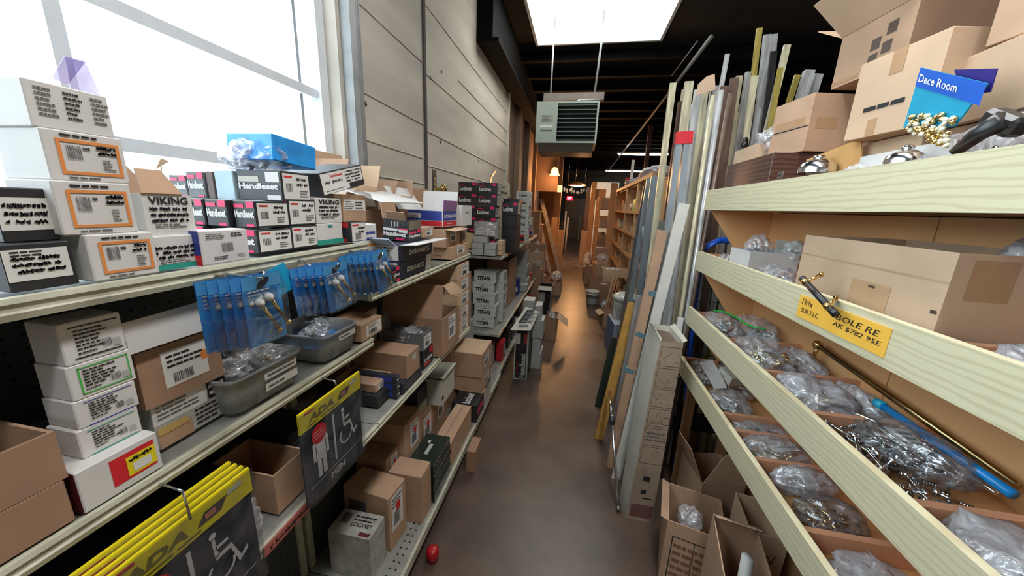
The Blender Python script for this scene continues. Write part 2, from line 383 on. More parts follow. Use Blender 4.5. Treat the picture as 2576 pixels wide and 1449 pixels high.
# dark steel joists across the roof, seen above the aisle; one edge beam along the left wall
for i in range(30):
    y = .9+i*.62
    if 3.2 < y < 5.05: continue
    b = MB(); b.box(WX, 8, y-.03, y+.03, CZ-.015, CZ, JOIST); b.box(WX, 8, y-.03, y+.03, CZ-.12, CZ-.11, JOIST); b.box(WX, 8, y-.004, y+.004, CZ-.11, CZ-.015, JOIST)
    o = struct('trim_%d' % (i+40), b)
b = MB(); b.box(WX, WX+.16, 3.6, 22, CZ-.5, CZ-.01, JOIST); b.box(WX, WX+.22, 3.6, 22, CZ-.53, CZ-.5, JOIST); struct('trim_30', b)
b = MB(); b.tube([at(1790, 92, 2, CZ-.30), at(1640, 290, 2, CZ-.30), at(1512, 452, 2, CZ-.30)], .022, mat('conduit_grey', (.22, .21, .19), .5), 8); struct('trim_31', b)
b = MB(); b.tube([at(1755, 103, 2, CZ-.32), at(1690, 190, 2, CZ-.32)], .006, mat('conduit_grey', (.22, .21, .19), .5), 6); struct('trim_32', b)

# ------------------------------------------------------------------ overhead lights
TUBE = emis('lit_tube', (.93, .97, 1), 26)
def batten(x0, x1, y, z, label, wide=.15):
    t = thing('ceiling_light', label, 'light fixture', ((x0+x1)/2, y, z), 'fluorescent battens under the roof')
    b = MB(); b.prism([(y-wide/2, z+.02), (y+wide/2, z+.02), (y+.03, z+.075), (y-.03, z+.075)], 0, x0, x1, mat('fixture_white', (.7, .72, .75), .4)); b.build('housing', t)
    for s in (-1, 1):
        b = MB(); b.tube([(x0+.03, y+s*.04, z), (x1-.03, y+s*.04, z)], .019, TUBE, 10); b.build('lamp_tube', t)
    for s in (x0+.15, x1-.15):
        b = MB(); b.tube([(s, y, z+.07), (s, y, CZ)], .004, STEEL, 6); b.build('hanger', t)
    return t
z = CZ-.25
p = at(1553, 388, 2, z); q = at(1668, 398, 2, z)
batten(p.x, q.x, p.y, z, 'fluorescent light nearer of the two glowing strips beyond the tall slats')
p = at(1523, 430, 2, z); q = at(1610, 436, 2, z)
batten(p.x, q.x, p.y, z, 'fluorescent light farther of the two glowing strips above the wooden rack')
area('batten_glow', (1.9, 10.5, z-.06), 2.2, .2, 60, (.92, .97, 1))
p = at(2262, 36, 2, 3.0)
t = thing('hanging_lamp', 'bright bare lamp glaring above the pile of cartons at top right', 'lamp', p)
b = MB(); b.lathe(p, [(0, -.07), (.05, -.05), (.085, .0), (.075, .06), (.03, .11), (0, .115)], emis('lamp_globe', (.95, .97, 1), 14), 20); b.build('globe', t)
b = MB(); b.lathe(p, [(.034, .1), (.04, .14), (.02, .17), (0, .17)], BLK, 12); b.tube([p+Vector((0, 0, .16)), (p.x, p.y, CZ)], .006, BLK, 6); b.build('cord', t)
# two unseen battens, added over the near aisle to light the shelves
area('near_aisle_fill', (.35, .2, 3.25), .3, 2.4, 32, (1, .98, .95))  # added fill lamp for the near aisle, out of view
def strip(y, label):
    t = thing('ceiling_light', label, 'light fixture', (.35, y, 3.3), 'fluorescent battens under the roof')
    b = MB(); b.prism([(.27, 3.32), (.43, 3.32), (.39, 3.38), (.31, 3.38)], 1, y-.6, y+.6, mat('fixture_white', (.7, .72, .75), .4)); b.build('housing', t)
    for s in (-.04, .04): b = MB(); b.tube([(.35+s, y-.57, 3.3), (.35+s, y+.57, 3.3)], .019, TUBE, 10); b.build('lamp_tube', t)
    for s in (-.4, .4): b = MB(); b.tube([(.35, y+s, 3.37), (.35, y+s, CZ)], .004, STEEL, 6); b.build('hanger', t)
strip(-.5, 'added fluorescent light out of view over the aisle, nearer of two')
strip(.9, 'added fluorescent light out of view over the aisle, farther of two')

# ------------------------------------------------------------------ unit heater under the skylight
hy = 4.3
P = [at(a, c, 1, hy) for a, c in ((1351, 247), (1510, 262), (1347, 353), (1497, 366), (1405, 252))]
hx0, hx1 = (P[0].x+P[2].x)/2, (P[1].x+P[3].x)/2; hz0, hz1 = (P[2].z+P[3].z)/2, (P[0].z+P[1].z)/2; hm = P[4].x
t = thing('unit_heater', 'grey green unit heater with louvred front hung below the skylight', 'heater', ((hx0+hx1)/2, hy+.3, hz0))
HG = mat('heater_enamel', (.36, .42, .37), .32, nz=.12, sc=5)
b = MB(); b.box(hx0, hm, hy, hy+.55, hz0, hz1, HG)
b.box(hm, hx1, hy+.10, hy+.55, hz0, hz1, mat('heater_dark', (.03, .03, .03), .5))
b.box(hm, hx1, hy, hy+.1, hz0, hz0+.02, HG); b.box(hm, hx1, hy, hy+.1, hz1-.02, hz1, HG); b.box(hx1-.02, hx1, hy, hy+.1, hz0+.02, hz1-.02, HG)
b.build('casing', t)
n = 9
for i in range(n):
    zz = hz0+.035+(hz1-hz0-.07)*i/(n-1)
    b = MB(); b.prism([(hy-.003, zz-.006), (hy+.0, zz-.010), (hy+.085, zz+.018), (hy+.085, zz+.023)], 0, hm+.001, hx1-.021, HG); b.build('louvre', t)
b = MB(); F = Face((hx0, hy, hz0), (hm-hx0, 0, 0), (0, 0, hz1-hz0)); rr = random.Random(3)
rect(b, F, .25, .50, .8, .68, mat('heater_plate', (.30, .33, .27), .4)); words(b, F, .3, .52, .75, .66, 4, GREYINK, rr)
rect(b, F, .22, .28, .8, .32, GREYINK); rect(b, F, .2, .38, .8, .44, mat('heater_gloss', (.75, .76, .66), .15)); b.build('rating_plate', t)
b = MB(); b.prism([(hy+.04, hz0), (hy+.55, hz0), (hy+.50, hz0-.09), (hy+.10, hz0-.09)], 0, hx0+.03, hx1-.03, mat('heater_base', (.14, .11, .09), .5)); b.build('drip_pan', t)
b = MB(); b.tube([at(1496, 236, 1, hy+.2), at(1513, 108, 1, hy+.2), (at(1513, 108, 1, hy+.2).x, hy+.2, CZ+.1)], .012, PIPEM, 8); b.build('hanger', t)
b = MB(); b.tube([(hx0+.12, hy+.3, hz1), (hx0+.12, hy+.3, CZ+.1)], .010, PIPEM, 8); b.build('hanger', t)
b = MB(); b.box(hx0+.05, hx1+.05, hy+.18, hy+.26, hz1+.06, hz1+.14, mat('heater_bracket', (.16, .13, .11), .6)); b.tube([(hx1-.3, hy+.1, hz1), (hx1-.22, hy+.15, hz1+.05), (hx1, hy+.15, hz1+.05)], .012, PIPEM, 8); b.build('bracket', t)

# ================================================================== left shelving
PEG = mat('pegboard_dark', (.045, .05, .048), .7, nz=.2)
PEGH = mat('peg_hole', (.008, .008, .008), .9)
def gondola(label, y0, y1, shelves, base, xb=-.95, xf=-.60, top=1.62, pegs=True):
    "steel shop shelving: uprights, perforated back, shelves with a lipped front, plinth"
    t = thing('shelving_unit', label, 'shelving unit', (xb, (y0+y1)/2, 0))
    for y in (y0+.012, y1-.03):
        b = MB(); b.box(xb-.03, xb+.004, y, y+.025, 0, top, CREAM); b.build('upright', t)
    b = MB(); b.box(xb-.012, xb-.004, y0+.037, y1-.03, .1, top-.02, PEG)
    if pegs:
        k = int((y1-y0)/.0254)
        for i in range(k):
            for j in range(int((top-.2)/.0254)):
                zz = .15+j*.0254; yy = y0+.045+i*.0254
                if yy < y1-.04: b.add([(xb-.0035, yy-.003, zz-.003), (xb-.0035, yy+.003, zz-.003), (xb-.0035, yy+.003, zz+.003), (xb-.0035, yy-.003, zz+.003)], [(0, 1, 2, 3)], PEGH)
    b.build('back_panel', t)
    for s in shelves:
        z1, f = s[0], (s[1] if len(s) > 1 else xf)
        b = MB(); b.box(xb-.003, f-.012, y0+.001, y1-.001, z1-.028, z1-.008, DECK)
        sh = b.build('shelf', t)
        b = MB(); h = .028
        b.prism([(f-.012, z1-h), (f, z1-h), (f+.002, z1-.020), (f-.001, z1-.018), (f-.001, z1-.011), (f+.002, z1-.009), (f, z1-.003), (f-.004, z1-.0015), (f-.012, z1-.004)], 1, y0+.001, y1-.001, CREAM)
        b.build('price_channel', sh)
    if base:
        z1, f = base
        b = MB(); b.box(xb-.003, f-.0011, y0+.001, y1-.001, z1-.02, z1-.001, DECK); b.box(f-.001, f+.012, y0+.001, y1-.001, z1-.045, z1-.002, CREAM)
        k = int((y1-y0)/.03)
        for i in range(k):
            yy = y0+.02+i*.03
            for xx in (f-.03, f-.055): b.add([(xx-.004, yy-.004, z1-.0006), (xx+.004, yy-.004, z1-.0006), (xx+.004, yy+.004, z1-.0006), (xx-.004, yy+.004, z1-.0006)], [(0, 1, 2, 3)], PEGH)
        b.build('base_shelf', t)
        b = MB(); b.box(xb, f-.03, y0+.004, y1-.004, 0, z1-.045, PEG); b.build('plinth', t)
    return t
ZA1, ZA2, ZA3 = 1.484, 1.185, .880
ZB1, ZB2, ZB3 = 1.328, .880, .145
ZC1, ZC2, ZC3 = 1.19, .505, .145
gondola('cream steel shelving nearest the camera, under the window', -.05, .91, [(ZA1,), (ZA2,), (ZA3,)], (ZB3, -.585), top=1.50)
gondola('cream steel shelving in the middle, with the cardboard cartons on its base', .912, 1.90, [(ZB1,), (ZB2,)], (ZB3, -.585), top=1.335)
gondola('cream steel shelving farthest along the left wall', 2.76, 5.35, [(ZC1, -.60), (ZC2, -.60)], (ZC3, -.60), xb=-.98, top=1.18)
# bare gap between the second and third units: low deck that carries the cartons
gondola('short run of dark steel shelving between the two cream units', 1.902, 2.755, [], (ZB3, -.585), top=1.10, xb=-1.0)
# ================================================================== stock on the left shelves
def FQ(q, x):
    a = at(q[0], q[1], 0, x); c = at(q[2], q[3], 0, x)
    return a.y, c.y, a.z, c.z
def LB(name, label, cat, q, depth, z=None, x=-.612, m=None, **k):
    "carton whose aisle side lies on the plane x, measured by its lower near and upper far corners"
    y0, y1, za, zb = FQ(q, x); h = zb-za
    if z is None: z = za
    else: h = zb-z
    return Carton(name, label, cat, x-depth, x, y0, y1, z, z+h, m, **k)
def topz(c): return c.d[5]
rr = random.Random(11)
def lock_print(c, faces=('+x', '-y'), word=None, logo=True):
    "black lockset carton: white end label, printed sides"
    for f in faces:
        F = c.face(f)
        if f == '+x':
            rect(c.deco, F, .05, .07, .96, .93, PAPER); rect(c.deco, F, .1, .8, .36, .86, RED, .0012)
            bars(c.deco, F, .14, .34, .36, .62, GREYINK, c.rnd, 6); scrawl(c.deco, F, .5, .5, .9, .86, 2, INK, c.rnd); words(c.deco, F, .6, .15, .9, .42, 3, GREYINK, c.rnd)
        else:
            rect(c.deco, F, .62, .74, .96, .98, MAG, .001); rect(c.deco, F, .05, .74, .5, .88, MAG, .001)
            text(c.deco, F, .06, .36, .94, .66, word or 'Handleset', WHITE, .05); rect(c.deco, F, .55, .04, .9, .14, MAG, .001)
    return c
def paper_end(c, f='+x', rows=3, head=None, stripe=None, bar=True):
    F = c.face(f)
    if head: text(c.deco, F, .1, .76, .9, .95, head, INK, .03)
    scrawl(c.deco, F, .1, .3, .9, .72, rows, INK, c.rnd)
    if stripe: rect(c.deco, F, 0, 0, 1, .16, stripe, .0008)
    if bar: words(c.deco, F, .15, .18, .85, .3, 2, GREYINK, c.rnd)
    return c

# --- near unit, top shelf --------------------------------------------------
c = LB('lockset_box', 'black box with a white label at the far left, under its twin', 'box', (30, 735, 175, 605), .07, ZA1, -.612, BLACKB)
F = c.face('+x'); rect(c.deco, F, .0, .22, .92, .88, PAPER); scrawl(c.deco, F, .1, .35, .85, .75, 3, INK, c.rnd); words(c.deco, F, .1, .72, .8, .86, 2, INK, c.rnd); c.done(); z1 = topz(c)
c = LB('lockset_box', 'black box with a white label at the far left, on top of its twin', 'box', (10, 600, 122, 475), .07, z1, -.625, BLACKB)
F = c.face('+x'); rect(c.deco, F, .0, .22, .92, .82, PAPER); scrawl(c.deco, F, .1, .3, .85, .75, 3, INK, c.rnd); c.done()
# the leaning stack of four white cartons with orange-framed labels
z1 = ZA1; lab = ['bottom', 'second from the bottom', 'third from the bottom', 'top']
for i, (q, dx) in enumerate((((240, 705, 383, 583), 0), ((160, 590, 325, 463), -.006), ((133, 462, 305, 350), -.01), ((88, 340, 268, 243), -.014))):
    c = LB('lever_lock_box', 'white carton with orange framed label, %s in the leaning window stack' % lab[i] if i < 3 else 'white carton printed all over, topmost of the leaning window stack', 'box', q, .075, z1, -.605+dx, WHITE, group='leaning stack of white cartons')
    F = c.face('+x'); z1 = topz(c)
    if i < 3:
        frame(c.deco, F, .14, .14, .92, .84, .0035, ORANGE); bars(c.deco, F, .24, .45, .42, .72, GREYINK, c.rnd, 9); words(c.deco, F, .44, .62, .54, .74, 1, INK, c.rnd)
        scrawl(c.deco, F, .62, .56, .86, .78, 2, INK, c.rnd); words(c.deco, F, .66, .24, .82, .5, 4, GREYINK, c.rnd); words(c.deco, F, .2, .87, .8, .96, 1, INK, c.rnd); words(c.deco, F, .2, .03, .8, .11, 1, GREYINK, c.rnd)
    else:
        for uu in (.1, .42, .75): words(c.deco, F, uu, .25, uu+.22, .9, 6, INK if uu == .42 else GREYINK, c.rnd)
    c.done()
    if i == 3:
        x = -.70; P = lambda a, e, xx=x: at(a, e, 0, xx)
        LAV = clear('lavender_film', (.66, .60, .80), .45, .4, .1, 6, .95)
        for nm, pts in (('paper_flap', [(183, 244), (262, 253), (213, 152), (163, 142)]), ('paper_flap', [(163, 142), (213, 152), (172, 212), (130, 196)])):
            v = [P(*p) for p in pts]; v[0].z = v[1].z = max(z1+.001, min(v[0].z, v[1].z)) if nm == 'x' else v[0].z
            b = MB(); o2 = [p+Vector((-.002, 0, 0)) for p in v]; k = len(v)
            b.add(v+o2, [tuple(range(k)), tuple(range(2*k-1, k-1, -1))]+[(j, (j+1) % k, k+(j+1) % k, k+j) for j in range(k)], LAV); b.build('paper_flap', c.obj)
# VIKING pair
c = LB('lever_lock_box', 'white carton with teal foot stripe and handwriting, under another written-on carton', 'box', (385, 674, 497, 588), .08, ZA1, -.615, WHITE)
paper_end(c, stripe=TEAL); c.done(); z1 = topz(c)
c = LB('lever_lock_box', 'white carton with large handwriting and a brown flap, left of the printed black cartons', 'box', (372, 580, 479, 492), .07, z1, -.62, WHITE, top='open')
paper_end(c, head='VIKING'); c.flap('+x', .04, 60, KRAFT, .0, .8, .2); c.flap('-x', .06, 120, KRAFT2, 0, 1, .3); c.done()
# white barcode carton in front
c = LB('hinge_box', 'plain white carton with a small square barcode on the shelf edge', 'box', (510, 657, 620, 575), .035, ZA1, -.602, WHITE)
F = c.face('+x'); bars(c.deco, F, .4, .36, .64, .62, GREYINK, c.rnd, 14); words(c.deco, F, .12, .74, .5, .92, 3, GREYINK, c.rnd); words(c.deco, F, .62, .78, .92, .92, 2, INK, c.rnd)
words(c.deco, F, .22, .12, .6, .24, 2, INK, c.rnd); words(c.deco, F, .72, .14, .9, .24, 2, GREYINK, c.rnd); rect(c.deco, c.face('-y'), 0, .3, 1, 1, BLUE); rect(c.deco, c.face('-y'), 0, 0, 1, .3, RED); c.done()
# bottom row
c = lock_print(LB('lockset_box', 'black carton with white end label, bottom row, left of two alike', 'box', (652, 637, 732, 573), .11, ZA1, -.64, BLACKB)); c.done(); zb = topz(c); yb = c.d[2]
c = lock_print(LB('lockset_box', 'black carton with white end label, bottom row, right of two alike', 'box', (736, 627, 797, 565), .11, ZA1, -.64, BLACKB)); c.done(); zb = max(zb, topz(c))
c = LB('lever_lock_box', 'white carton with teal foot stripe, no handwriting, near the top shelf end', 'box', (800, 616, 860, 560), .12, ZA1, -.64, WHITE)
rect(c.deco, c.face('+x'), 0, 0, 1, .24, TEAL); rect(c.deco, c.face('-y'), 0, 0, 1, .24, TEAL); rect(c.deco, c.face('+x'), .42, .8, .6, .92, TEAL); c.done(); zt = topz(c)
c = LB('deadbolt_box', 'small black and red carton with written end label, last on the top shelf', 'box', (885, 610, 921, 558), .07, ZA1, -.62, BLACKB)
F = c.face('+x'); rect(c.deco, F, .04, .04, .96, .96, PAPER); rect(c.deco, F, .08, .82, .5, .9, RED, .001); scrawl(c.deco, F, .4, .4, .9, .8, 2, INK, c.rnd); bars(c.deco, F, .25, .12, .6, .45, GREYINK, c.rnd, 8)
F = c.face('-y'); rect(c.deco, F, .2, .74, .9, 1, RED); rect(c.deco, F, .1, .04, .8, .16, RED); c.done(); zr = topz(c)
# middle row
zm = zb
c = lock_print(LB('lockset_box', 'black carton with white end label, middle row, left of two alike', 'box', (647, 571, 723, 508), .052, zb, -.64, BLACKB)); c.done(); m1 = c
c = lock_print(LB('lockset_box', 'black carton with white end label, middle row, right of two alike', 'box', (728, 564, 791, 503), .052, zb, -.64, BLACKB)); c.done()
c = paper_end(LB('lever_lock_box', 'white carton with large handwriting, right of the black carton rows', 'box', (798, 561, 857, 500), .09, zt, -.64, WHITE), head='VIKING'); c.done(); zv = topz(c)
c = LB('knob_box', 'brown carton with a long white label, above the small black and red carton', 'box', (866, 556, 919, 492), .12, max(zr, zt), -.64, KRAFT)
F = c.face('+x'); rect(c.deco, F, .04, .42, .95, .82, PAPER); words(c.deco, F, .08, .46, .45, .78, 4, GREYINK, c.rnd); words(c.deco, F, .5, .46, .9, .78, 3, INK, c.rnd); c.done(); zk = topz(c)
# rows seen side-on behind: black cartons with magenta squares
x0, x1, y0, y1, z0, z1 = m1.d
for j, nm in enumerate(('nearest the aisle', 'in the middle', 'nearest the window')):
    xa = x0-.004-j*.057
    c = lock_print(Carton('lockset_box', 'black side-on carton with magenta square, middle row, %s' % nm, 'box', xa-.052, xa, y0-.01, y1-.02, zb, z1), ('-y',)); c.body.ms[0] = BLACKB; c.done()
    if j: 
        c = Carton('lockset_box', 'black side-on carton with magenta square, bottom row, %s' % nm, 'box', xa-.052, xa, yb-.012, yb+.06, ZA1, zb-.001, BLACKB); lock_print(c, ('-y',)); c.done()
ztop = max(z1, zm)
c = LB('lockset_box', 'black carton with white end label, top row, right of the long black side', 'box', (712, 501, 776, 438), .115, z1, -.645, BLACKB); lock_print(c, ('+x',))
F = c.face('-y'); rect(c.deco, F, .66, .62, .96, .94, WHITE); rect(c.deco, F, .04, .62, .5, .8, OFFW); text(c.deco, F, .04, .38, .93, .58, 'Handleset', WHITE, .05); rect(c.deco, F, .66, .05, .96, .2, WHITE); c.done(); zT = topz(c); t1 = c
xa = c.d[0]-.004; y0 = c.d[2]; h = c.d[5]
c = Carton('hinge_box', 'pale blue grey carton side-on in the top row behind the black one', 'box', xa-.05, xa, y0-.005, y0+.07, z1, h-.003, mat('pale_blue_board', (.42, .56, .62), .6)); c.done()
c = Carton('hinge_box', 'dark brown narrow carton side-on in the top row before the window', 'box', xa-.072, xa-.053, y0-.006, y0+.06, z1, h-.006, mat('brown_spine', (.12, .08, .07), .6)); c.done()
for j in (0, 1):
    c = Carton('lockset_box', 'grey side-on carton with magenta square, top row, %s of the pair by the window' % ('right', 'left')[j], 'box', xa-.124-j*.05, xa-.076-j*.05, y0-.008, y0+.06, z1, h-.008-.008*j, mat('faded_grey_board', (.13, .14, .15), .6)); lock_print(c, ('-y',)); c.done()
# tilted carton
A = at(813, 497, 0, -.66); Bc = at(917, 465, 0, -.66); Tc = at(790, 440, 0, -.66)
L = (Bc-A).length; H = (Tc-A).length; ang = math.degrees(math.atan2(Bc.z-A.z, Bc.y-A.y)); mid = (A+Bc)/2
c = Carton('lockset_box', 'long black carton with written white end label, lying askew on the pile', 'box', -.78, -.66, mid.y-L/2, mid.y+L/2, mid.z+.002, mid.z+H, BLACKB, tilt=(ang, 'X'))
F = c.face('+x'); rect(c.deco, F, .03, .05, .97, .94, PAPER); rect(c.deco, F, .62, .0, 1, .28, BLACKB, .001); text(c.deco, F, .22, .72, .5, .86, 'handleset', RED, .02)
scrawl(c.deco, F, .1, .4, .5, .66, 1, INK, c.rnd); scrawl(c.deco, F, .56, .32, .94, .9, 4, INK, c.rnd); words(c.deco, F, .08, .12, .5, .2, 1, GREYINK, c.rnd); c.done()
# crumpled bags ------------------------------------------------------------
def bag(name, label, cat, c, s, seed, m=CLEAR, contents=None, cm=BRASS, n=14, paper=None, group=None, rot=0, parent=None, sub=3, spike=.35, cs=1):
    sub = min(4, sub+1)
    "a crumpled plastic bag lying about c (its base), of size s"
    import bmesh
    bm = bmesh.new(); bmesh.ops.create_icosphere(bm, subdivisions=sub, radius=1); rd = random.Random(seed); off = Vector((rd.uniform(0, 50), rd.uniform(0, 50), rd.uniform(0, 50)))
    rz = Matrix.Rotation(R(rot), 3, 'Z'); vs = []
    for v in bm.verts:
        p = v.co.copy(); k = 1+spike*(1-abs(mnoise.noise(p*1.7+off))*3.2)*.6+.22*mnoise.noise(p*4.5+off)
        p = p*(1+.08*mnoise.noise(p*9+off))*k; p = Vector((max(-1, min(1, p.x/1.08)), max(-1, min(1, p.y/1.08)), p.z)); z = max(0, p.z*.5+.42); q = rz @ Vector((p.x*s[0]/2, p.y*s[1]/2, 0)); vs.append(Vector(c)+Vector((q.x, q.y, z*s[2]*.85)))
    b = MB(); b.add(vs, [tuple(v.index for v in f.verts) for f in bm.faces], m, True); bm.free()
    o = b.build(name, parent, base=None if parent is None else None)
    if parent is None:
        o['label'] = label; o['category'] = cat
        if group: o['group'] = group
    if contents:
        b = MB()
        for i in range(n):
            a = rd.uniform(0, 2*PI); r_ = rd.uniform(0, .27); q = rz @ Vector((math.cos(a)*r_*s[0], math.sin(a)*r_*s[1], 0)); p = Vector(c)+Vector((q.x, q.y, s[2]*rd.uniform(.12, .5)))
            d = Vector((rd.uniform(-1, 1), rd.uniform(-1, 1), rd.uniform(-.4, .4))).normalized(); l = min(s)*rd.uniform(.25, .5)*cs if contents == 'bars' else min(s)*.14*cs
            if contents == 'bars':
                b.tube([p-d*l/2, p+d*l/2], l*.11, cm, 6); 
                if rd.random() < .5: b.lathe(p+d*l/2, [(0, -.1*l), (.2*l, 0), (.14*l, .12*l), (0, .14*l)], cm, 8, d)
            else: b.lathe(p, [(0, -l), (l*.8, -l*.5), (l, 0), (l*.7, l*.6), (0, l*.8)], cm, 10, d)
        b.build('contents', o, kind='stuff')
    if paper:
        b = MB(); d = Vector((rd.uniform(-.3, .3), rd.uniform(-.3, .3), 1)).normalized(); u = d.cross(Vector((0, 1, 0))).normalized(); v = d.cross(u)
        a = Vector(c)+Vector((rd.uniform(-.15, .15)*s[0], rd.uniform(-.15, .15)*s[1], s[2]*.62)); w1, h1 = s[0]*.2, s[1]*.14
        b.quad(a-u*w1-v*h1, a+u*w1-v*h1, a+u*w1+v*h1, a-u*w1+v*h1, PAPER); F = Face(a-u*w1-v*h1, u*2*w1, v*2*h1); words(b, F, .1, .15, .9, .9, 3, GREYINK, rd, e=.001); b.build('tag', o)
    return o
p = at(700, 438, 0, -.70)
o = bag('plastic_bag', 'crumpled clear bag with a blue carton inside, lying on top of the black cartons', 'bag', (-.735, p.y-.01, zT+.001), (.15, .11, .085), 4, clear('bag_film', (.78, .82, .9), .8, .12, .4, 20, .5))
c1, c2 = at(690, 408, 0, -.665), at(792, 366, 0, -.665)
b = MB(); b.rbox(((-.725), (c1.y+c2.y)/2, (c1.z+c2.z)/2), (.12, c2.y-c1.y, c2.z-c1.z), SKYB, Matrix.Rotation(R(-4), 3, 'X'), .002); b.build('carton', o)
bb = at(640, 400, 0, -.74); bag('plastic_bag', 'white and clear crumpled bag end left of the blue carton on the pile', 'bag', (-.76, bb.y, zT+.001), (.10, .09, .075), 8, MILKY, 'bars', CHROME, 6)
b = MB(); v = [at(a, e, 0, -.88) for a, e in ((392, 426), (405, 398), (426, 406))]; b.add(v+[p+Vector((-.003, 0, 0)) for p in v], [(0, 1, 2), (5, 4, 3), (0, 3, 4, 1), (1, 4, 5, 2), (2, 5, 3, 0)], KRAFT3)
b.add([at(404, 418, 0, -.879), at(408, 418, 0, -.879), at(408, 492, 0, -.879), at(404, 492, 0, -.879)], [(0, 1, 2, 3)], KRAFT3)
b.build('cardboard_scrap', label='small triangular scrap of cardboard standing against the window light', category='cardboard')
# bent clear strip hanging over the carton row's end
b = MB(); pts = [at(a, e, 0, -.625) for a, e in ((858, 488), (900, 476), (932, 488), (948, 520))]; w_ = Vector((-.045, 0, 0))
for a, e in zip(pts, pts[1:]): b.add([a, e, e+w_, a+w_], [(0, 1, 2, 3)], MILKY, True)
b.build('plastic_strip', label='bent strip of clear plastic arching over the right end of the top shelf', category='plastic strip')

# --- blister cards on hooks off the top shelf --------------------------------
def blister(name, label, cx, q, group, n0):
    TL, TR, BR, BL = [at(a, e, 0, cx) for a, e in q]
    t = thing(name, label, 'blister pack', (TL+TR+BR+BL)/4, group)
    U = TR-TL; V = TL-BL; F = Face(BL, (BR-BL+U)/2, V)
    b = MB(); rect(b, F, 0.02, .02, .98, .98, SKYB, 0); rect(b, F, 0.02, .02, .98, .98, SKYB, -.001)
    rect(b, F, .02, .80, .98, .98, mat('pale_blue_print', (.10, .42, .80), .4), .0006)
    v = [F.p(.52+.17*math.cos(a), .87+.055*math.sin(a)+.05*math.cos(a), .001) for a in [k*PI/8 for k in range(16)]]; b.add(v, [tuple(range(16))], BLK)
    words(b, F, .12, .60, .75, .80, 4, WHITE, rr, e=.001); words(b, F, .5, .04, .9, .1, 2, WHITE, rr, e=.001); b.build('card', t)
    b = MB()
    for k in (0, 1):
        a = F.p(.30+.24*k, .60+.05*k, .010); e = F.p(.66+.26*k, .17+.07*k, .010); b.tube([a, e], .0032, BRASS, 8); b.lathe(e, [(.003, -.003), (.0062, 0), (.006, .003), (0, .004)], BRASS, 8, (e-a))
        d = (a-e).normalized(); b.lathe(a, [(.003, -.004), (.0065, 0), (.0075, .006), (.005, .010), (0, .011)], WHITE, 8, d)
    b.build('bolts', t)
    b = MB(); e = .016
    P0 = [F.p(u, v, 0.001) for u, v in ((0, 0), (1, 0), (1, 1), (0, 1))]; P1 = [F.p(u, v, e) for u, v in ((.06, .06), (.94, .06), (.94, .76), (.06, .76))]
    b.add(P0+P1, [(0, 1, 5, 4), (1, 2, 6, 5), (2, 3, 7, 6), (3, 0, 4, 7), (4, 5, 6, 7)], BLIST); b.build('blister', t)
    return t
for gi, (q, n, word, hk) in enumerate(((((600, 698), (698, 683), (727, 838), (630, 882)), 5, 'left', (645, 690)), (((808, 670), (872, 653), (886, 762), (830, 792)), 5, 'middle', (835, 668)), (((932, 640), (973, 629), (988, 713), (954, 742)), 6, 'right', (950, 640)))):
    x = -.515; g = 'blue blister cards on the %s hook' % word
    f = blister('blister_pack', 'front blue blister card with two brass bolts on the %s hook under the top shelf' % word, x, q, None, n)
    step = (-.0145, -.006, -.0015)
    for k in range(1, n):
        dup(f, (step[0]*k, step[1]*k, step[2]*k), 'blue blister card on the %s hook, %s behind the front one' % (word, ('', 'next', 'second', 'third', 'fourth', 'last')[k]))['group'] = g
    h = at(hk[0], hk[1], 0, x); b = MB(); b.tube([(-.598, h.y, ZA1-.018), (-.585, h.y, ZA1-.018), (-.58, h.y, h.z-.004), (x+.012, h.y, h.z-.006), (x+.016, h.y, h.z+.006)], .0022, CHROME, 6)
    b.build('display_hook', label='wire display hook holding the %s cluster of blue blister cards' % word, category='hook')
v = [at(a, e, 0, -.575) for a, e in ((655, 690), (714, 660), (748, 720), (690, 752))]
b = MB(); b.add(v+[p+Vector((-.001, 0, 0)) for p in v], [(0, 3, 2, 1), (4, 5, 6, 7), (0, 1, 5, 4), (1, 2, 6, 5), (2, 3, 7, 6), (3, 0, 4, 7)], CYAN); b.build('paper_card', label='plain bright blue square card tilted behind the left blister cards', category='card')

# --- near unit, second shelf --------------------------------------------------
c = Carton('cardboard_box', 'brown carton at the lower left edge, bottom of two stacked', 'box', -.80, -.606, .11, .252, ZA2, 1.246, KRAFT2); c.done()
c = Carton('cardboard_box', 'open topped brown carton at the lower left edge, upper of two stacked', 'box', -.80, -.606, .11, .256, 1.2465, 1.312, KRAFT2, top='open'); c.done()
# white stack with blue and green lines, on the red and white carton
c = LB('hinge_box', 'white carton with a red and yellow sale label, under the small white stack', 'box', (213, 1287, 392, 1085), .085, ZA2, -.604, WHITE)
F = c.face('+x'); rect(c.deco, F, .36, .20, .93, .86, RED, .0006); rect(c.deco, F, .55, .26, .93, .74, YEL, .001); rect(c.deco, F, .62, .32, .86, .54, PAPER, .0014); bars(c.deco, F, .66, .35, .82, .51, INK, c.rnd, 8); scrawl(c.deco, F, .58, .56, .9, .72, 1, INK, c.rnd); rect(c.deco, c.face('-y'), 0, 0, 1, 1, mat('dark_red_print', (.10, .01, .012), .5)); c.done()
z1 = topz(c)
spec = [((208, 1147, 345, 1020), TEAL, 'bottom'), ((196, 1068, 338, 955), BLUE, 'second from the bottom'), ((183, 1000, 327, 876), GREEN, 'third from the bottom'), ((163, 905, 300, 784), INK, 'topmost')]
ys = []
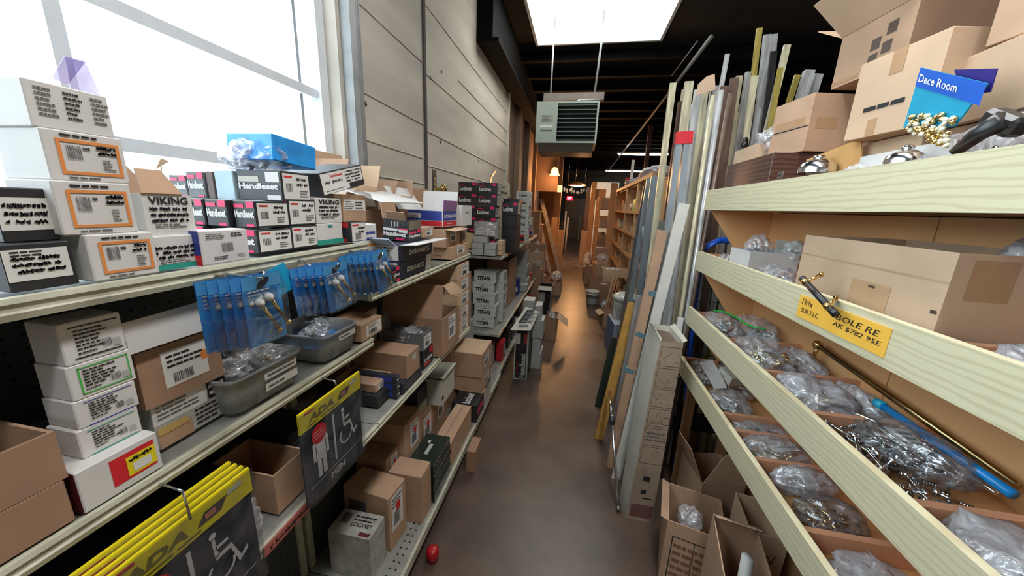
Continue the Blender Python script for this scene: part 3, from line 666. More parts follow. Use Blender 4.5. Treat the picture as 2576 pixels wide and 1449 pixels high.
for i, (q, m, w_) in enumerate(spec):
    c = LB('hinge_box', 'small white carton of ruled print and %s lines, %s of its stack' % (('dark', 'blue', 'green', 'black')[i], w_), 'box', q, .055, z1, -.625, WHITE, group='small white stacked cartons')
    F = c.face('+x'); rect(c.deco, F, .14, .86, .92, .89, m, .001); rect(c.deco, F, .14, .12 if i > 1 else .02, .92, .15 if i > 1 else .06, m, .001)
    if i == 2: rect(c.deco, F, .14, .12, .165, .89, m, .001); rect(c.deco, F, .9, .12, .92, .89, m, .001)
    words(c.deco, F, .2, .3, .7, .82, 6, INK, c.rnd); words(c.deco, F, .2, .2, .5, .28, 1, INK, c.rnd); bars(c.deco, F, .6, .25, .75, .45, GREYINK, c.rnd, 8); rect(c.deco, F, .78, .2, .9, .4, GREYB, .001); c.done(); z1 = topz(c)
# black/white carton with a torn brown one, labelled brown carton with a long white lid
c = LB('hinge_box', 'grey printed carton with a torn corner, under the labelled brown carton', 'box', (400, 1131, 562, 938), .09, ZA2, -.648, GREYB)
F = c.face('+x'); rect(c.deco, F, .0, .52, .7, 1, WHITE, .0006); words(c.deco, F, .05, .6, .65, .95, 4, GREYINK, c.rnd); rect(c.deco, F, .72, .55, 1, 1, BLACKB, .0007); words(c.deco, F, .74, .6, .98, .92, 2, WHITE, c.rnd); rect(c.deco, F, .02, .0, .45, .35, KRAFT, .001); rect(c.deco, F, .02, .3, .40, .46, mat('torn_yellow_board', (.55, .36, .12), .7), .002); words(c.deco, F, .5, .08, .95, .5, 4, INK, c.rnd); c.done(); z1 = topz(c)
c = LB('hinge_box', 'brown carton with big orange dotted shipping label, beneath the long white lid', 'box', (360, 996, 545, 825), .08, z1, -.64, KRAFT2, top='open')
F = c.face('+x'); rect(c.deco, F, .25, .22, .8, .88, PAPER); words(c.deco, F, .3, .55, .75, .82, 3, INK, c.rnd); bars(c.deco, F, .35, .28, .6, .45, GREYINK, c.rnd); rect(c.deco, F, .72, .5, .82, .68, ORANGE, .001)
TL, TR, BR, BL = [at(a, e, 0, -.628) for a, e in ((303, 815), (527, 752), (541, 822), (328, 893))]
c.flaps.append(MB()); b = c.flaps[-1]; b.add([TL, TR, BR, BL]+[p+Vector((-.002, 0, 0)) for p in (TL, TR, BR, BL)], [(0, 1, 2, 3), (7, 6, 5, 4), (0, 4, 5, 1), (1, 5, 6, 2), (2, 6, 7, 3), (3, 7, 4, 0)], WHITE); c.done()
# clear bins
def bin_(label, x0, x1, y0, y1, z0, z1, band=None, labels=1, cont=BRASS, seed=1):
    t = thing('plastic_bin', label, 'bin', ((x0+x1)/2, (y0+y1)/2, z0))
    def ring(s_, z):
        a, e = (x1-x0)/2*s_, (y1-y0)/2*s_; r_ = .022; pts = []
        for cx, cy, a0 in ((1, 1, 0), (-1, 1, 90), (-1, -1, 180), (1, -1, 270)):
            for k in range(5):
                an = R(a0+k*22.5); pts.append(((x0+x1)/2+cx*(a-r_)+r_*math.cos(an), (y0+y1)/2+cy*(e-r_)+r_*math.sin(an), z))
        return pts
    b = MB(); rg = [ring(.86, z0+.002), ring(.9, z0+(z1-z0)*.5), ring(.96, z1-.008), ring(1, z1-.006), ring(1, z1), ring(.95, z1), ring(.88, z0+(z1-z0)*.5), ring(.84, z0+.005)]; n = 20
    vs = [p for g in rg for p in g]; b.add(vs, [(i*n+k, i*n+(k+1) % n, (i+1)*n+(k+1) % n, (i+1)*n+k) for i in range(7) for k in range(n)]+[tuple(range(n-1, -1, -1))], BINP, True); b.build('tub', t)
    if band:
        rg = [ring(.83, z0+.006), ring(.875, z0+(z1-z0)*.5)]; b = MB(); b.add(rg[0]+rg[1], [(k, (k+1) % n, n+(k+1) % n, n+k) for k in range(n)]+[tuple(range(n, 2*n))], band); b.build('liner', t)
    xf = x1-(x1-x0)*.045
    for k in range(labels):
        F = Face((xf+.003, y0+(y1-y0)*.42, z0+(z1-z0)*(.58-.32*k)), (0, (y1-y0)*.46, 0), (0, 0, (z1-z0)*.22)); b = MB(); rect(b, F, 0, 0, 1, 1, PAPER, 0); words(b, F, .08, .2, .92, .8, 1, GREYINK, rr, .7); b.build('label', t)
    return t
t = bin_('larger clear plastic bin with two strip labels and bagged parts in it', -.80, -.60, .462, .640, ZA2+.001, ZA2+.078, labels=2)
for k, (x, y) in enumerate(((-.68, .52), (-.72, .58), (-.66, .60))): bag('plastic_bag', 'clear bag of small parts heaped in the larger clear bin, %s' % ('near end', 'at its back', 'far end')[k], 'bag', (x, y, ZA2+.045), (.09, .07, .055), 20+k, CLEAR, 'bars', BRASS, 8, sub=3)
t = bin_('clear plastic bin lined with blue and labelled once', -.78, -.60, .700, .850, ZA2+.001, ZA2+.075, band=SKYB, labels=1)
for k, (x, y) in enumerate(((-.67, .75), (-.70, .80))): bag('plastic_bag', 'clear bag of dark parts lying in the blue lined bin, %s' % ('near end', 'far end')[k], 'bag', (x, y, ZA2+.042), (.08, .06, .05), 30+k, CLEAR, 'bars', BLK, 8)
c = LB('cardboard_box', 'brown carton with a white shipping label at the far end of the second shelf', 'box', (912, 866, 960, 792), .12, ZA2, -.606, KRAFT); shiplabel(c.deco, c.face('+x'), .2, .15, .92, .85, c.rnd); c.done()

# --- signs hung off the second shelf ------------------------------------------
def restroom_sign(label, cx, y0, y1, z0, z1, group=None, tilt=0):
    t = thing('restroom_sign', label, 'sign', (cx, (y0+y1)/2, (z0+z1)/2), group)
    F = Face((cx, y0, z0), (0, y1-y0, 0), (0, 0, z1-z0))
    b = MB(); b.box(cx-.004, cx, y0, y1, z0, z0+(z1-z0)*.80, DARKB); F2 = Face((cx, y0, z0), (0, y1-y0, 0), (0, 0, (z1-z0)))
    wh = WHITE
    def pg(pts, m, e=.0012): b.add([F2.p(u, v, e) for u, v in pts], [tuple(range(len(pts)))], m)
    def circ(cu, cv, r_, m, e, a0=0, a1=360, n=20, rin=None):
        A = [R(a0+(a1-a0)*k/n) for k in range(n+1)]; o_ = [(cu+r_*math.cos(a), cv+r_*math.sin(a)*F2.w/F2.h) for a in A]
        if rin is None: pg(o_, m, e)
        else:
            i_ = [(cu+rin*math.cos(a), cv+rin*math.sin(a)*F2.w/F2.h) for a in A]
            for k in range(n): pg([o_[k], o_[k+1], i_[k+1], i_[k]], m, e)
    rect(b, F2, .38, .30, .40, .31, wh)
    # standing figure
    pg([(.16, .62), (.36, .62), (.38, .58), (.38, .40), (.34, .40), (.34, .56), (.33, .56), (.33, .20), (.27, .20), (.27, .38), (.25, .38), (.25, .20), (.19, .20), (.19, .56), (.18, .56), (.18, .40), (.14, .40), (.14, .58)], wh)
    circ(.26, .68, .075, wh, .0012)
    circ(.25, .67, .115, mat('red_sticker', (.62, .03, .04), .4), .002); words(b, F2, .17, .62, .33, .72, 3, mat('pink_print', (.75, .3, .3), .5), rr, e=.0026)
    pg([(.47, .21), (.50, .21), (.50, .74), (.47, .74)], wh)
    # wheelchair user
    circ(.655, .70, .028, wh, .0012); pg([(.64, .67), (.665, .67), (.675, .52), (.645, .52)], wh); pg([(.66, .60), (.76, .60), (.76, .575), (.66, .575)], wh)
    pg([(.65, .53), (.78, .53), (.84, .36), (.90, .40), (.905, .365), (.82, .315), (.765, .495), (.65, .495)], wh); circ(.68, .40, .115, wh, .0012, 130, 370, 18, .092)
    rect(b, F2, .06, .155, .96, .162, wh); text(b, F2, .38, .05, .62, .12, 'MEN', wh, .03); b.build('panel', t)
    b = MB(); b.box(cx-.001, cx+.004, y0-.002, y1+.002, z0+(z1-z0)*.80, z1, YEL); F3 = Face((cx+.004, y0, z0+(z1-z0)*.8), (0, y1-y0, 0), (0, 0, (z1-z0)*.2))
    text(b, F3, .10, .30, .50, .68, 'ADA', mat('olive_print', (.20, .17, .02), .5), .04, shear=.2); rect(b, F3, .06, .8, .2, .9, RED, .001)
    pg2 = [(.56, .3), (.74, .3), (.80, .68), (.62, .68)]; b.add([F3.p(u, v, .0012) for u, v in pg2], [(0, 1, 2, 3)], mat('card_picture', (.10, .08, .06), .5)); rect(b, F3, .62, .38, .7, .6, mat('card_picture_b', (.3, .12, .1), .5), .002)
    rect(b, F3, .80, .62, .92, .8, mat('silver_print', (.6, .62, .5), .4), .0012); words(b, F3, .08, .1, .9, .22, 1, mat('olive_print', (.20, .17, .02), .5), rr); b.build('header_card', t)
    b = MB(); v = [(cx+.0055, y0-.006, z0-.008), (cx+.0055, y1+.006, z0-.008), (cx+.0055, y1+.006, z1-.002), (cx+.0055, y0-.006, z1-.002)]; b.add(v, [(0, 1, 2, 3)], clear('shrink_film', (.5, .52, .55), .93, .12, .3, 8, .3)); b.build('film', t)
    return t
s_ = restroom_sign('dark restroom sign with yellow header, showing a man and a wheelchair user', -.572, .570, .784, .886, 1.135)
b = MB(); b.tube([(-.598, .68, ZA2-.02), (-.562, .68, ZA2-.024), (-.558, .68, 1.150)], .002, CHROME, 6); b.build('display_hook', label='short wire hook holding up the dark restroom sign', category='hook')
for k in range(4):
    x = -.591+.008*k; s_ = restroom_sign('restroom sign in the yellow headed bunch at lower left, %s' % ('hindmost', 'third from the front', 'second from the front', 'frontmost')[k], x, .215+.004*k, .429+.004*k, .874-.004*k, 1.128-.006*k, None if k == 3 else 'yellow headed signs bunched at lower left')
b = MB(); b.tube([(-.598, .335, ZA2-.02), (-.556, .335, ZA2-.024), (-.552, .335, 1.11)], .002, CHROME, 6); b.build('display_hook', label='short wire hook holding up the bunch of yellow headed signs', category='hook')

# --- third shelf (dim) of the near unit -----------------------------------------
c = Carton('cardboard_box', 'open brown carton in the shade left of the dark restroom sign', 'box', -.80, -.63, .545, .64, ZA3, ZA3+.105, KRAFT, top='open'); c.done()
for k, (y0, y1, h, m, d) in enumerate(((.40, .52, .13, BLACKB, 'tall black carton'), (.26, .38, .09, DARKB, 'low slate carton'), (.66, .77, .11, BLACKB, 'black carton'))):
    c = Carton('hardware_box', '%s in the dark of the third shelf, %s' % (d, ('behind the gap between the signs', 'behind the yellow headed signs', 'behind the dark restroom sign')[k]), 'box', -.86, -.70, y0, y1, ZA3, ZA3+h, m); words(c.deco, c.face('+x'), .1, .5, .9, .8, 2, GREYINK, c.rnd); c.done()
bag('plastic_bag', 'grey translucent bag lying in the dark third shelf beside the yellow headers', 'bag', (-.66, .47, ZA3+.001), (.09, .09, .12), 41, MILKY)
c = LB('cardboard_box', 'brown carton with a large label, just right of the dark restroom sign', 'box', (948, 1042, 984, 935), .17, ZA3+.045, -.668, KRAFT); shiplabel(c.deco, c.face('+x'), .15, .1, .95, .95, c.rnd); c.done()
lo = Carton('hardware_box', 'flat dark carton under the labelled brown one, right of the restroom sign', 'box', c.d[0]+.01, c.d[1]+.02, c.d[2]-.02, c.d[3]-.005, ZA3, ZA3+.044, BLACKB); lo.done()
b = MB(); Fq = [at(a, e, 0, -.5965) for a, e in ((655, 1372), (768, 1268), (762, 1248), (640, 1360))]; zc = .880; y0, y1 = .47, .60
b.box(-.5975, -.594, y0, y1, zc-.026, zc-.002, mat('red_price_strip', (.42, .12, .10), .6)); F = Face((-.594, y0, zc-.026), (0, y1-y0, 0), (0, 0, .024)); scrawl(b, F, .1, .1, .95, .9, 1, INK, rr)
b.build('price_strip', label='faded red handwritten price strip on the third shelf edge', category='label')

# ================================================================== middle unit, top shelf
z0 = ZB1
c = LB('lockset_box', 'small black and magenta carton at the near end of the second unit', 'box', (981, 709, 1005, 668), .08, z0, -.604, BLACKB); F = c.face('+x'); text(c.deco, F, .05, .4, .95, .6, 'Handleset', WHITE, .04); rect(c.deco, F, .6, .74, .95, .98, MAG, .001); rect(c.deco, F, .1, .66, .55, .75, MAG, .001); rect(c.deco, F, .6, .03, .95, .2, MAG, .001); c.done()
NAVY = mat('navy_board', (.018, .024, .045), .45, nz=.2)
ya, yb_ = at(1007, 700, 0, -.61).y, at(1073, 655, 0, -.61).y
zl = at(1007, 660, 0, -.61).z; zu = at(1010, 616, 0, -.61).z
def dor(label, y0, y1, z0, z1, dx=0):
    c = Carton('door_closer_box', label, 'box', -.80+dx, -.61+dx, y0, y1, z0, z1, NAVY)
    F = c.face('+x'); text(c.deco, F, .22, .3, .88, .62, 'DOR-O-MATIC', WHITE, .045, shear=.15); words(c.deco, F, .18, .82, .5, .9, 1, GREYINK, c.rnd); b = c.deco
    b.add([F.p(u, v, .001) for u, v in ((.93, 0), (1, 0), (1, 1), (.98, 1))], [(0, 1, 2, 3)], WHITE)
    F = c.face('-y'); rect(c.deco, F, .3, .06, .95, .94, PAPER); text(c.deco, F, .38, .76, .85, .86, 'Dor-O-Matic', INK, .02); words(c.deco, F, .36, .2, .9, .7, 5, GREYINK, c.rnd, .6)
    return c
c = dor('dark navy door closer carton, lower of two with white slanted lettering', ya, yb_, z0, zl); c.done()
c = dor('dark navy door closer carton, upper of two with white slanted lettering', ya+.005, yb_+.06, zl, zu, .003)
c.flap('+x', .06, 176, WHITE, 0, 1.05); c.flap('-y', .05, 150, mat('pale_blue_paper', (.5, .6, .78), .6), 0, .9); c.done(); zd = topz(c)+.004
y1 = yb_+.004
c = Carton('door_closer_box', 'plain white carton end just right of the navy cartons', 'box', -.80, -.612, y1, y1+.045, z0, zl+.02, WHITE, tilt=(0, 'X')); c.done()
# half open lockset carton standing on the navy ones
y0, y1, za, zb = FQ((1027, 598, 1057, 567), -.63)
hz = at(1027, 545, 0, -.63).z-za
c = Carton('handleset_box', 'open black carton standing on the navy ones, brown inside, with magenta patch', 'box', -.735, -.63, y0, y1, zd, zd+hz, BLACKB, top='open', tilt=(3, 'Y'), inner=KRAFT)
F = c.face('-y'); rect(c.deco, F, 0, .46, .6, .58, WHITE, .001); text(c.deco, F, .02, .20, .9, .42, 'Handleset', WHITE, .06); rect(c.deco, F, .62, .40, .96, .6, WHITE, .001); rect(c.deco, F, .62, .55, .96, .62, MAG, .0014); rect(c.deco, F, .5, .04, .85, .14, MAG, .001)
for u in (.3, .42, .54): text(c.deco, F, u, .66, u+.07, .92, 'Handleset', WHITE, .02, up=True)
F = c.face('+x'); text(c.deco, F, .06, .18, .94, .34, 'Handleset', WHITE, .05); rect(c.deco, F, .05, .38, .6, .46, MAG); rect(c.deco, F, .7, .42, .96, .54, MAG); rect(c.deco, F, 0, .56, 1, 1, mat('brown_wrap', (.17, .14, .10), .5, nz=.3), .0008)
c.flap('-x', .06, 100, KRAFT); c.flap('-y', .035, 120, KRAFT2, .2, .9); c.done()
c = LB('cylinder_box', 'little brown carton with a label, beside the open black carton', 'box', (1064, 602, 1091, 570), .05, zd, -.635, KRAFT); shiplabel(c.deco, c.face('+x'), .25, .15, .85, .85, c.rnd); c.done()
# brown cartons, shipping labels
yk = at(1137, 660, 0, -.602).y; yk1 = at(1176, 640, 0, -.602).y; zk = at(1138, 622, 0, -.602).z
c = Carton('cardboard_box', 'brown carton on the second unit top shelf, lower of the labelled pair', 'box', -.80, -.602, yk, yk1, z0, zk, KRAFT); F = c.face('+x'); shiplabel(c.deco, F, .3, .3, .78, .9, c.rnd); F = c.face('-y'); frame(c.deco, F, .55, .15, .7, .3, .002, INK); c.done()
c2 = Carton('cardboard_box', 'plain brown carton at the far end of the second unit top shelf', 'box', -.80, -.604, yk1+.003, 1.885, z0, zk-.01, KRAFT2); c2.done()
zk_ = zk
yu, yu1, _, zt_ = FQ((1121, 624, 1158, 571), -.625); zt2 = at(1121, 577, 0, -.625).z
c = Carton('cardboard_box', 'brown carton with a white shipping label, carrying the blue and red box', 'box', -.82, -.625, yu, yu1, zk, zt2, KRAFT, top='open'); shiplabel(c.deco, c.face('+x'), .3, .25, .72, .9, c.rnd); c.flap('+x', .05, 186, KRAFT3); c.done(); zs = zt2
c = Carton('cardboard_box', 'brown carton with a dark round hole in its side, by the upper labelled carton', 'box', -.80, -.615, yu1+.004, 1.87, zk, zt2-.01, KRAFT2); F = c.face('+x')
c.deco.add([F.p(.36+.30*math.cos(a), .55+.36*math.sin(a), .001) for a in [k*PI/10 for k in range(20)]], [tuple(range(20))], mat('hole_brown', (.07, .04, .03), .9)); c.done()
ys, ys1, _, zz = FQ((1114, 572, 1149, 530), -.66); zt3 = at(1114, 530, 0, -.66).z
c = Carton('lock_box', 'open white carton with blue and red bands, tall lid standing behind it', 'box', -.86, -.66, ys, ys1, zs+.006, zt3, WHITE, top='open')
for f in ('+x', '-y'):
    F = c.face(f); rect(c.deco, F, .02, .38, .98, .96, BLUE); rect(c.deco, F, .02, .04, .98, .34, RED)
    if f == '+x': text(c.deco, F, .08, .54, .95, .76, 'SCHLAGE', WHITE, .03); words(c.deco, F, .3, .12, .7, .26, 1, WHITE, c.rnd, .9)
    else: rect(c.deco, F, .02, .5, .42, .8, PAPER, .001); words(c.deco, F, .04, .52, .4, .78, 3, GREYINK, c.rnd)
c.flap('-x', .13, 125, WHITE, -.3, 1); c.flap('+y', .10, 100, WHITE, 0, 1); c.flap('+x', .05, 95, mat('purple_shade_board', (.25, .12, .3), .6), .0, .95); c.done()
y0 = ys1+.02
c = Carton('lock_box', 'open white carton with a tall plain side, right of the blue and red box', 'box', -.80, -.635, y0, y0+.17, zt2+.002, zt2+.115, WHITE, top='open'); scrawl(c.deco, c.face('+x'), .3, .6, .7, .7, 1, GREYINK, c.rnd); c.done()
# items at the back of the top shelf, against the wall: a raised second row
x1 = -.80
c = Carton('cardboard_box', 'low brown carton at the back of the second unit, under the perforated white one', 'box', -.955+.006, -.81, 1.02, 1.17, z0, z0+.155, KRAFT3); c.done(); zb_ = topz(c)
c = Carton('perforated_bin', 'white box with rows of small dark holes, behind the navy cartons', 'box', -.94, -.82, 1.01, 1.15, zb_, zb_+.10, WHITE)
for f in ('+x', '-y'):
    F = c.face(f)
    for i in range(6):
        for j in range(4): rect(c.deco, F, .12+.15*i, .12+.24*j, .16+.15*i, .17+.24*j, INK)
c.done()
c = LB('hinge_box', 'upright blue and white carton between the two top shelves', 'box', (921, 632, 946, 563), .05, ZB1+.002, -.70, WHITE); F = c.face('+x'); rect(c.deco, F, 0, 0, 1, .25, BLUE); rect(c.deco, F, 0, .62, 1, .66, ORANGE); words(c.deco, F, .1, .7, .9, .9, 2, BLUE, c.rnd); c.done()
c = Carton('cardboard_box', 'plain brown carton standing at the back to carry the open flapped one', 'box', -.99, -.83, 1.2, 1.60, z0, 1.56, KRAFT2); c.done()
y0, y1 = at(972, 500, 0, -.93).y, at(1036, 500, 0, -.93).y
c = Carton('cardboard_box', 'open brown carton with tall raised flaps against the concrete wall', 'box', -1.06, -.90, 1.24, 1.46, 1.56, 1.66, KRAFT3, top='open'); c.flap('-x', .13, 92, KRAFT3); c.flap('-y', .10, 70, KRAFT2); c.flap('+y', .10, 110, KRAFT3); c.done()
bag('plastic_bag', 'clear bag of parts sticking out of the flapped brown carton', 'bag', (-.97, 1.36, 1.60), (.11, .12, .12), 51, CLEAR, 'bars', CHROME, 8)
c = Carton('cardboard_box', 'brown carton with a bent open lid on the back row, right of the tall flaps', 'box', -1.05, -.90, 1.61, 1.80, 1.50, 1.63, KRAFT, top='open'); c.flap('+y', .08, 95, KRAFT); c.flap('-y', .08, 60, KRAFT2); c.done()
c = Carton('cardboard_box', 'upright brown carton in the back row next to the narrow black sign', 'box', -1.06, -.92, 1.86, 2.06, 1.36, 1.68, KRAFT); c.done()
c = Carton('cardboard_box', 'folded brown carton leaning beyond the narrow black sign', 'box', -1.06, -.92, 2.14, 2.34, 1.36, 1.62, KRAFT3, tilt=(-4, 'X')); scrawl(c.deco, c.face('+x'), .5, .55, .9, .8, 2, INK, c.rnd); c.done()
p = at(1111, 480, 0, -.90); b = MB(); b.box(-.905, -.90, 2.075, 2.13, 1.36, 1.80, BLACKB); F = Face((-.90, 2.075, 1.36), (0, .055, 0), (0, 0, .44)); text(b, F, .2, .5, .8, .9, 'OPEN', mat('gold_print', (.5, .38, .1), .4), .03, up=True); b.build('narrow_sign', label='narrow upright black sign strip with gold letters in the back row', category='sign')
t = thing('knob_pack', 'clear blister with a brass knob hanging by the concrete wall', 'blister pack', (-.93, 2.21, 1.63)); b = MB(); b.box(-.94, -.937, 2.16, 2.26, 1.63, 1.80, mat('pale_green_card', (.45, .52, .45), .6)); b.build('card', t)
b = MB(); b.lathe((-.935, 2.21, 1.69), [(0, 0), (.02, .0), (.012, .012), (.012, .03), (.026, .045), (.028, .06), (.018, .072), (0, .074)], BRASS, 16, (1, -.2, .1)); b.build('knob', t)
for k, (x, y, z) in enumerate(((-.84, 1.42, 1.62),)):
    b = MB(); b.rbox((x, y, z), (.20, .36, .004), WHITE, Matrix.Rotation(R(14), 3, 'Y')); b.build('paper_sheet', label='large white sheet lying across the cartons behind the blue and red box', category='paper')
c = Carton('cardboard_box', 'flat carton with a red printed top, behind the blue and red box', 'box', -.91, -.765, 2.02, 2.30, 1.477, 1.525, mat('red_faded_board', (.45, .14, .10), .6)); words(c.deco, c.face('top'), .15, .3, .85, .7, 1, WHITE, c.rnd, .9); c.flap('+x', .05, 150); c.done()
c = Carton('cardboard_box', 'tall plain brown carton filling the gap between the units, upper', 'box', -.97, -.75, 2.12, 2.40, .667, 1.12, KRAFT2); c.done()
c = Carton('cardboard_box', 'second plain brown carton in the gap, on top of the first', 'box', -.905, -.78, 2.12, 2.38, 1.121, 1.475, KRAFT2); c.done()
# ================================================================== middle unit, second shelf
z0 = ZB2
GREYD = mat('grey_open_board', (.17, .17, .17), .7, nz=.2)
y0, y1, _, _ = FQ((1025, 960, 1056, 900), -.605)
lo = Carton('hardware_box', 'dark glossy carton under the long plain brown one on the middle shelf', 'box', -.79, -.607, y0-.03, y1+.02, z0, z0+.045, DARKB); words(lo.deco, lo.face('+x'), .1, .3, .9, .8, 2, GREYINK, lo.rnd); lo.done()
c = Carton('cardboard_box', 'long plain brown carton lying on a dark one on the middle shelf', 'box', -.84, -.605, y0, y1, z0+.046, z0+.046+.10, KRAFT2); rect(c.deco, c.face('+x'), .4, .62, .7, .84, GREYB); c.done()
for k in range(3):
    c = Carton('hardware_box', 'thin blue black carton in the low pile by the labelled brown one, %s' % ('bottom', 'middle', 'top')[k], 'box', -.80, -.615, 1.06, y0-.04, z0+.03*k, z0+.03*k+.029, DARKB); words(c.deco, c.face('+x'), .1, .2, .9, .8, 1, OFFW, c.rnd); rect(c.deco, c.face('-y'), .5, .1, .9, .9, BLUE); c.done()
c = Carton('cardboard_box', 'dark brown carton with two small labels behind the long plain one', 'box', -.94, -.85, 1.10, 1.33, z0, z0+.26, KRAFT2); F = c.face('+x'); rect(c.deco, F, .5, .45, .95, .95, OFFW); words(c.deco, F, .55, .5, .9, .9, 4, GREYINK, c.rnd); rect(c.deco, F, .5, .1, .95, .4, GREYB); c.done()
y0, y1, _, _ = FQ((1063, 900, 1085, 850), -.625)
red = Carton('lockset_box', 'flat black and red carton under the grey open one on the middle shelf', 'box', -.80, -.622, y0, y1+.01, z0, z0+.085, BLACKB); F = red.face('+x'); text(red.deco, F, .1, .3, .9, .55, 'Lockset', WHITE, .04); rect(red.deco, F, .6, .62, .95, .95, RED, .001); rect(red.deco, F, .1, .1, .7, .22, RED); red.done()
c = Carton('parts_box', 'open grey carton of bagged parts with a white label, on the middle shelf', 'box', -.83, -.622, y0, y1, z0+.086, z0+.165, GREYD, top='open'); shiplabel(c.deco, c.face('+x'), .1, .1, .9, .8, c.rnd); c.flap('-x', .05, 110, GREYD); c.done()
bag('plastic_bag', 'clear bag heaped inside the open grey carton', 'bag', (-.72, (y0+y1)/2, z0+.10), (.15, .10, .09), 61, CLEAR, 'bars', STEEL, 10)
# big open brown carton with the rounded flap
y0, y1, _, _ = FQ((1112, 905, 1155, 850), -.59)
c = Carton('cardboard_box', 'large open brown carton with a round ended flap hanging out over the shelf edge', 'box', -.90, -.59, y0, y1, z0, z0+.19, KRAFT2, top='open'); shiplabel(c.deco, c.face('+x'), .35, .3, .75, .92, c.rnd)
P0 = c.d; b = MB(); zt = z0+.19
b.add([(-.90, y0, zt), (-.59, y0, zt), (-.60, y0+.045, zt+.155), (-.90, y0+.045, zt+.155)]+[(-.90, y0+.004, zt), (-.59, y0+.004, zt), (-.60, y0+.049, zt+.155), (-.90, y0+.049, zt+.155)], [(0, 1, 2, 3), (7, 6, 5, 4), (1, 5, 6, 2), (3, 2, 6, 7)], KRAFT2); c.flaps.append(b)
b = MB(); pts = [(-.60, y0+.045, zt+.155), (-.575, y0+.10, zt+.165), (-.55, y0+.14, zt+.13), (-.54, y0+.145, zt+.10), (-.55, y0+.125, zt+.08), (-.575, y0+.07, zt+.11)]; b.add(pts+[(p[0]-.002, p[1], p[2]-.002) for p in pts], [tuple(range(6)), tuple(range(11, 5, -1))]+[(i, (i+1) % 6, 6+(i+1) % 6, 6+i) for i in range(6)], KRAFT3); c.flaps.append(b)
c.done()
bag('plastic_bag', 'green tinted bag low inside the large open carton', 'bag', (-.70, (y0+y1)/2, z0+.01), (.16, .14, .12), 63, clear('green_plastic', (.25, .45, .3), .5))
# tall pile of labelled cartons just beyond
ypl, ypl1 = at(1152, 770, 0, -.60).y, at(1166, 770, 0, -.60).y
zs = [at(1153, q, 0, -.60).z for q in (855, 815, 775, 735, 692)]
zbase = z0; 
for k in range(5):
    h = (1.285-z0)/5; c = Carton('cardboard_box', 'brown carton with white end label in the tall pile by the lettered white boxes, %s' % ('bottom', 'second', 'third', 'fourth', 'top')[k], 'box', -.84, -.603, y1+.012, 1.885, z0+h*k, z0+h*(k+1)-.001, KRAFT if k % 2 else KRAFT3, group='brown cartons in the tall middle pile'); shiplabel(c.deco, c.face('+x'), .3, .1, .95, .9, c.rnd); c.done()
# ================================================================== middle unit, base shelf
z0 = ZB3
SPK = mat('speckled_board', (.42, .41, .36), .7, nz=.3, sc=30)
# white box with printed top at the near end
c = Carton('passage_set_box', 'cream carton with a printed palm emblem and lettering, nearest on the bottom shelf', 'box', -.86, -.68, .93, 1.035, z0, z0+.205, SPK)
F = c.face('topy'); words(c.deco, F, .4, .55, .9, .85, 2, INK, c.rnd, .9); text(c.deco, F, .4, .35, .9, .52, 'LOCKSET', INK, .02); rect(c.deco, F, .1, .4, .3, .85, GREYINK); rect(c.deco, F, .7, .05, .95, .2, mat('maroon_print', (.12, .02, .04), .5)); c.done()
c = Carton('cardboard_box', 'big brown carton with a red dotted label, nearest on the bottom shelf', 'box', -.89, -.665, 1.065, 1.185, z0, z0+.27, KRAFT, rot=-6); shiplabel(c.deco, c.face('+x'), .15, .3, .8, .95, c.rnd, True); rect(c.deco, c.face('-y'), .1, .6, .5, .8, GREYINK, .0004); c.done()
c = Carton('cardboard_box', 'lower brown carton beside the big dotted one on the bottom shelf', 'box', -.76, -.60, 1.205, 1.31, z0, z0+.255, KRAFT); c.done()
# black glossy boxes stacked
for k in range(4):
    c = Carton('hardware_box', 'glossy black green carton on the bottom shelf, %s of the pile of four' % ('bottom', 'second', 'third', 'top')[k], 'box', -.73, -.590-.004*(k % 2), 1.325, 1.55, z0+.055*k, z0+.055*k+.052, mat('black_green_board', (.02, .028, .022), .22)); rect(c.deco, c.face('+x'), .0, .85, 1, .93, GREYB); rect(c.deco, c.face('+x'), .1, .3, .4, .5, GREYINK)
    if k == 3: rect(c.deco, c.face('top'), .3, .45, .65, .6, GREYB); rect(c.deco, c.face('top'), .68, .62, .76, .72, WHITE)
    c.done()
c = Carton('cardboard_box', 'long low brown carton on the bottom shelf beyond the glossy black pile', 'box', -.70, -.595, 1.565, 1.94, z0, z0+.165, KRAFT); rect(c.deco, c.face('top'), .05, .48, .95, .52, GREYINK, .0004); c.done()
# back row of taller brown cartons
c = Carton('cardboard_box', 'brown carton with red dotted label low in the back row, behind the big near one', 'box', -.93, -.775, 1.215, 1.32, z0, z0+.30, KRAFT2); shiplabel(c.deco, c.face('+x'), .4, .55, .95, .95, c.rnd, True); c.done()
c = Carton('cardboard_box', 'tall brown carton with two red dotted labels in the back row of the bottom shelf', 'box', -.93, -.74, 1.325, 1.495, z0, z0+.41, KRAFT); shiplabel(c.deco, c.face('+x'), .35, .58, .85, .92, c.rnd, True); shiplabel(c.deco, c.face('+x'), .5, .2, .9, .5, c.rnd, True); c.done()
c = Carton('cardboard_box', 'brown carton with labels along its side, under the white printed one', 'box', -.94, -.745, 1.505, 1.90, z0, z0+.33, KRAFT2); shiplabel(c.deco, c.face('+x'), .1, .5, .35, .9, c.rnd, True); shiplabel(c.deco, c.face('+x'), .6, .5, .85, .9, c.rnd, True); c.done(); zt = topz(c)
c = Carton('hardware_box', 'dark blue carton wrapped in film, beside the white printed one', 'box', -.93, -.76, 1.51, 1.63, zt+.001, zt+.15, DARKB); rect(c.deco, c.face('+x'), .1, 0, .95, .4, OFFW); c.done()
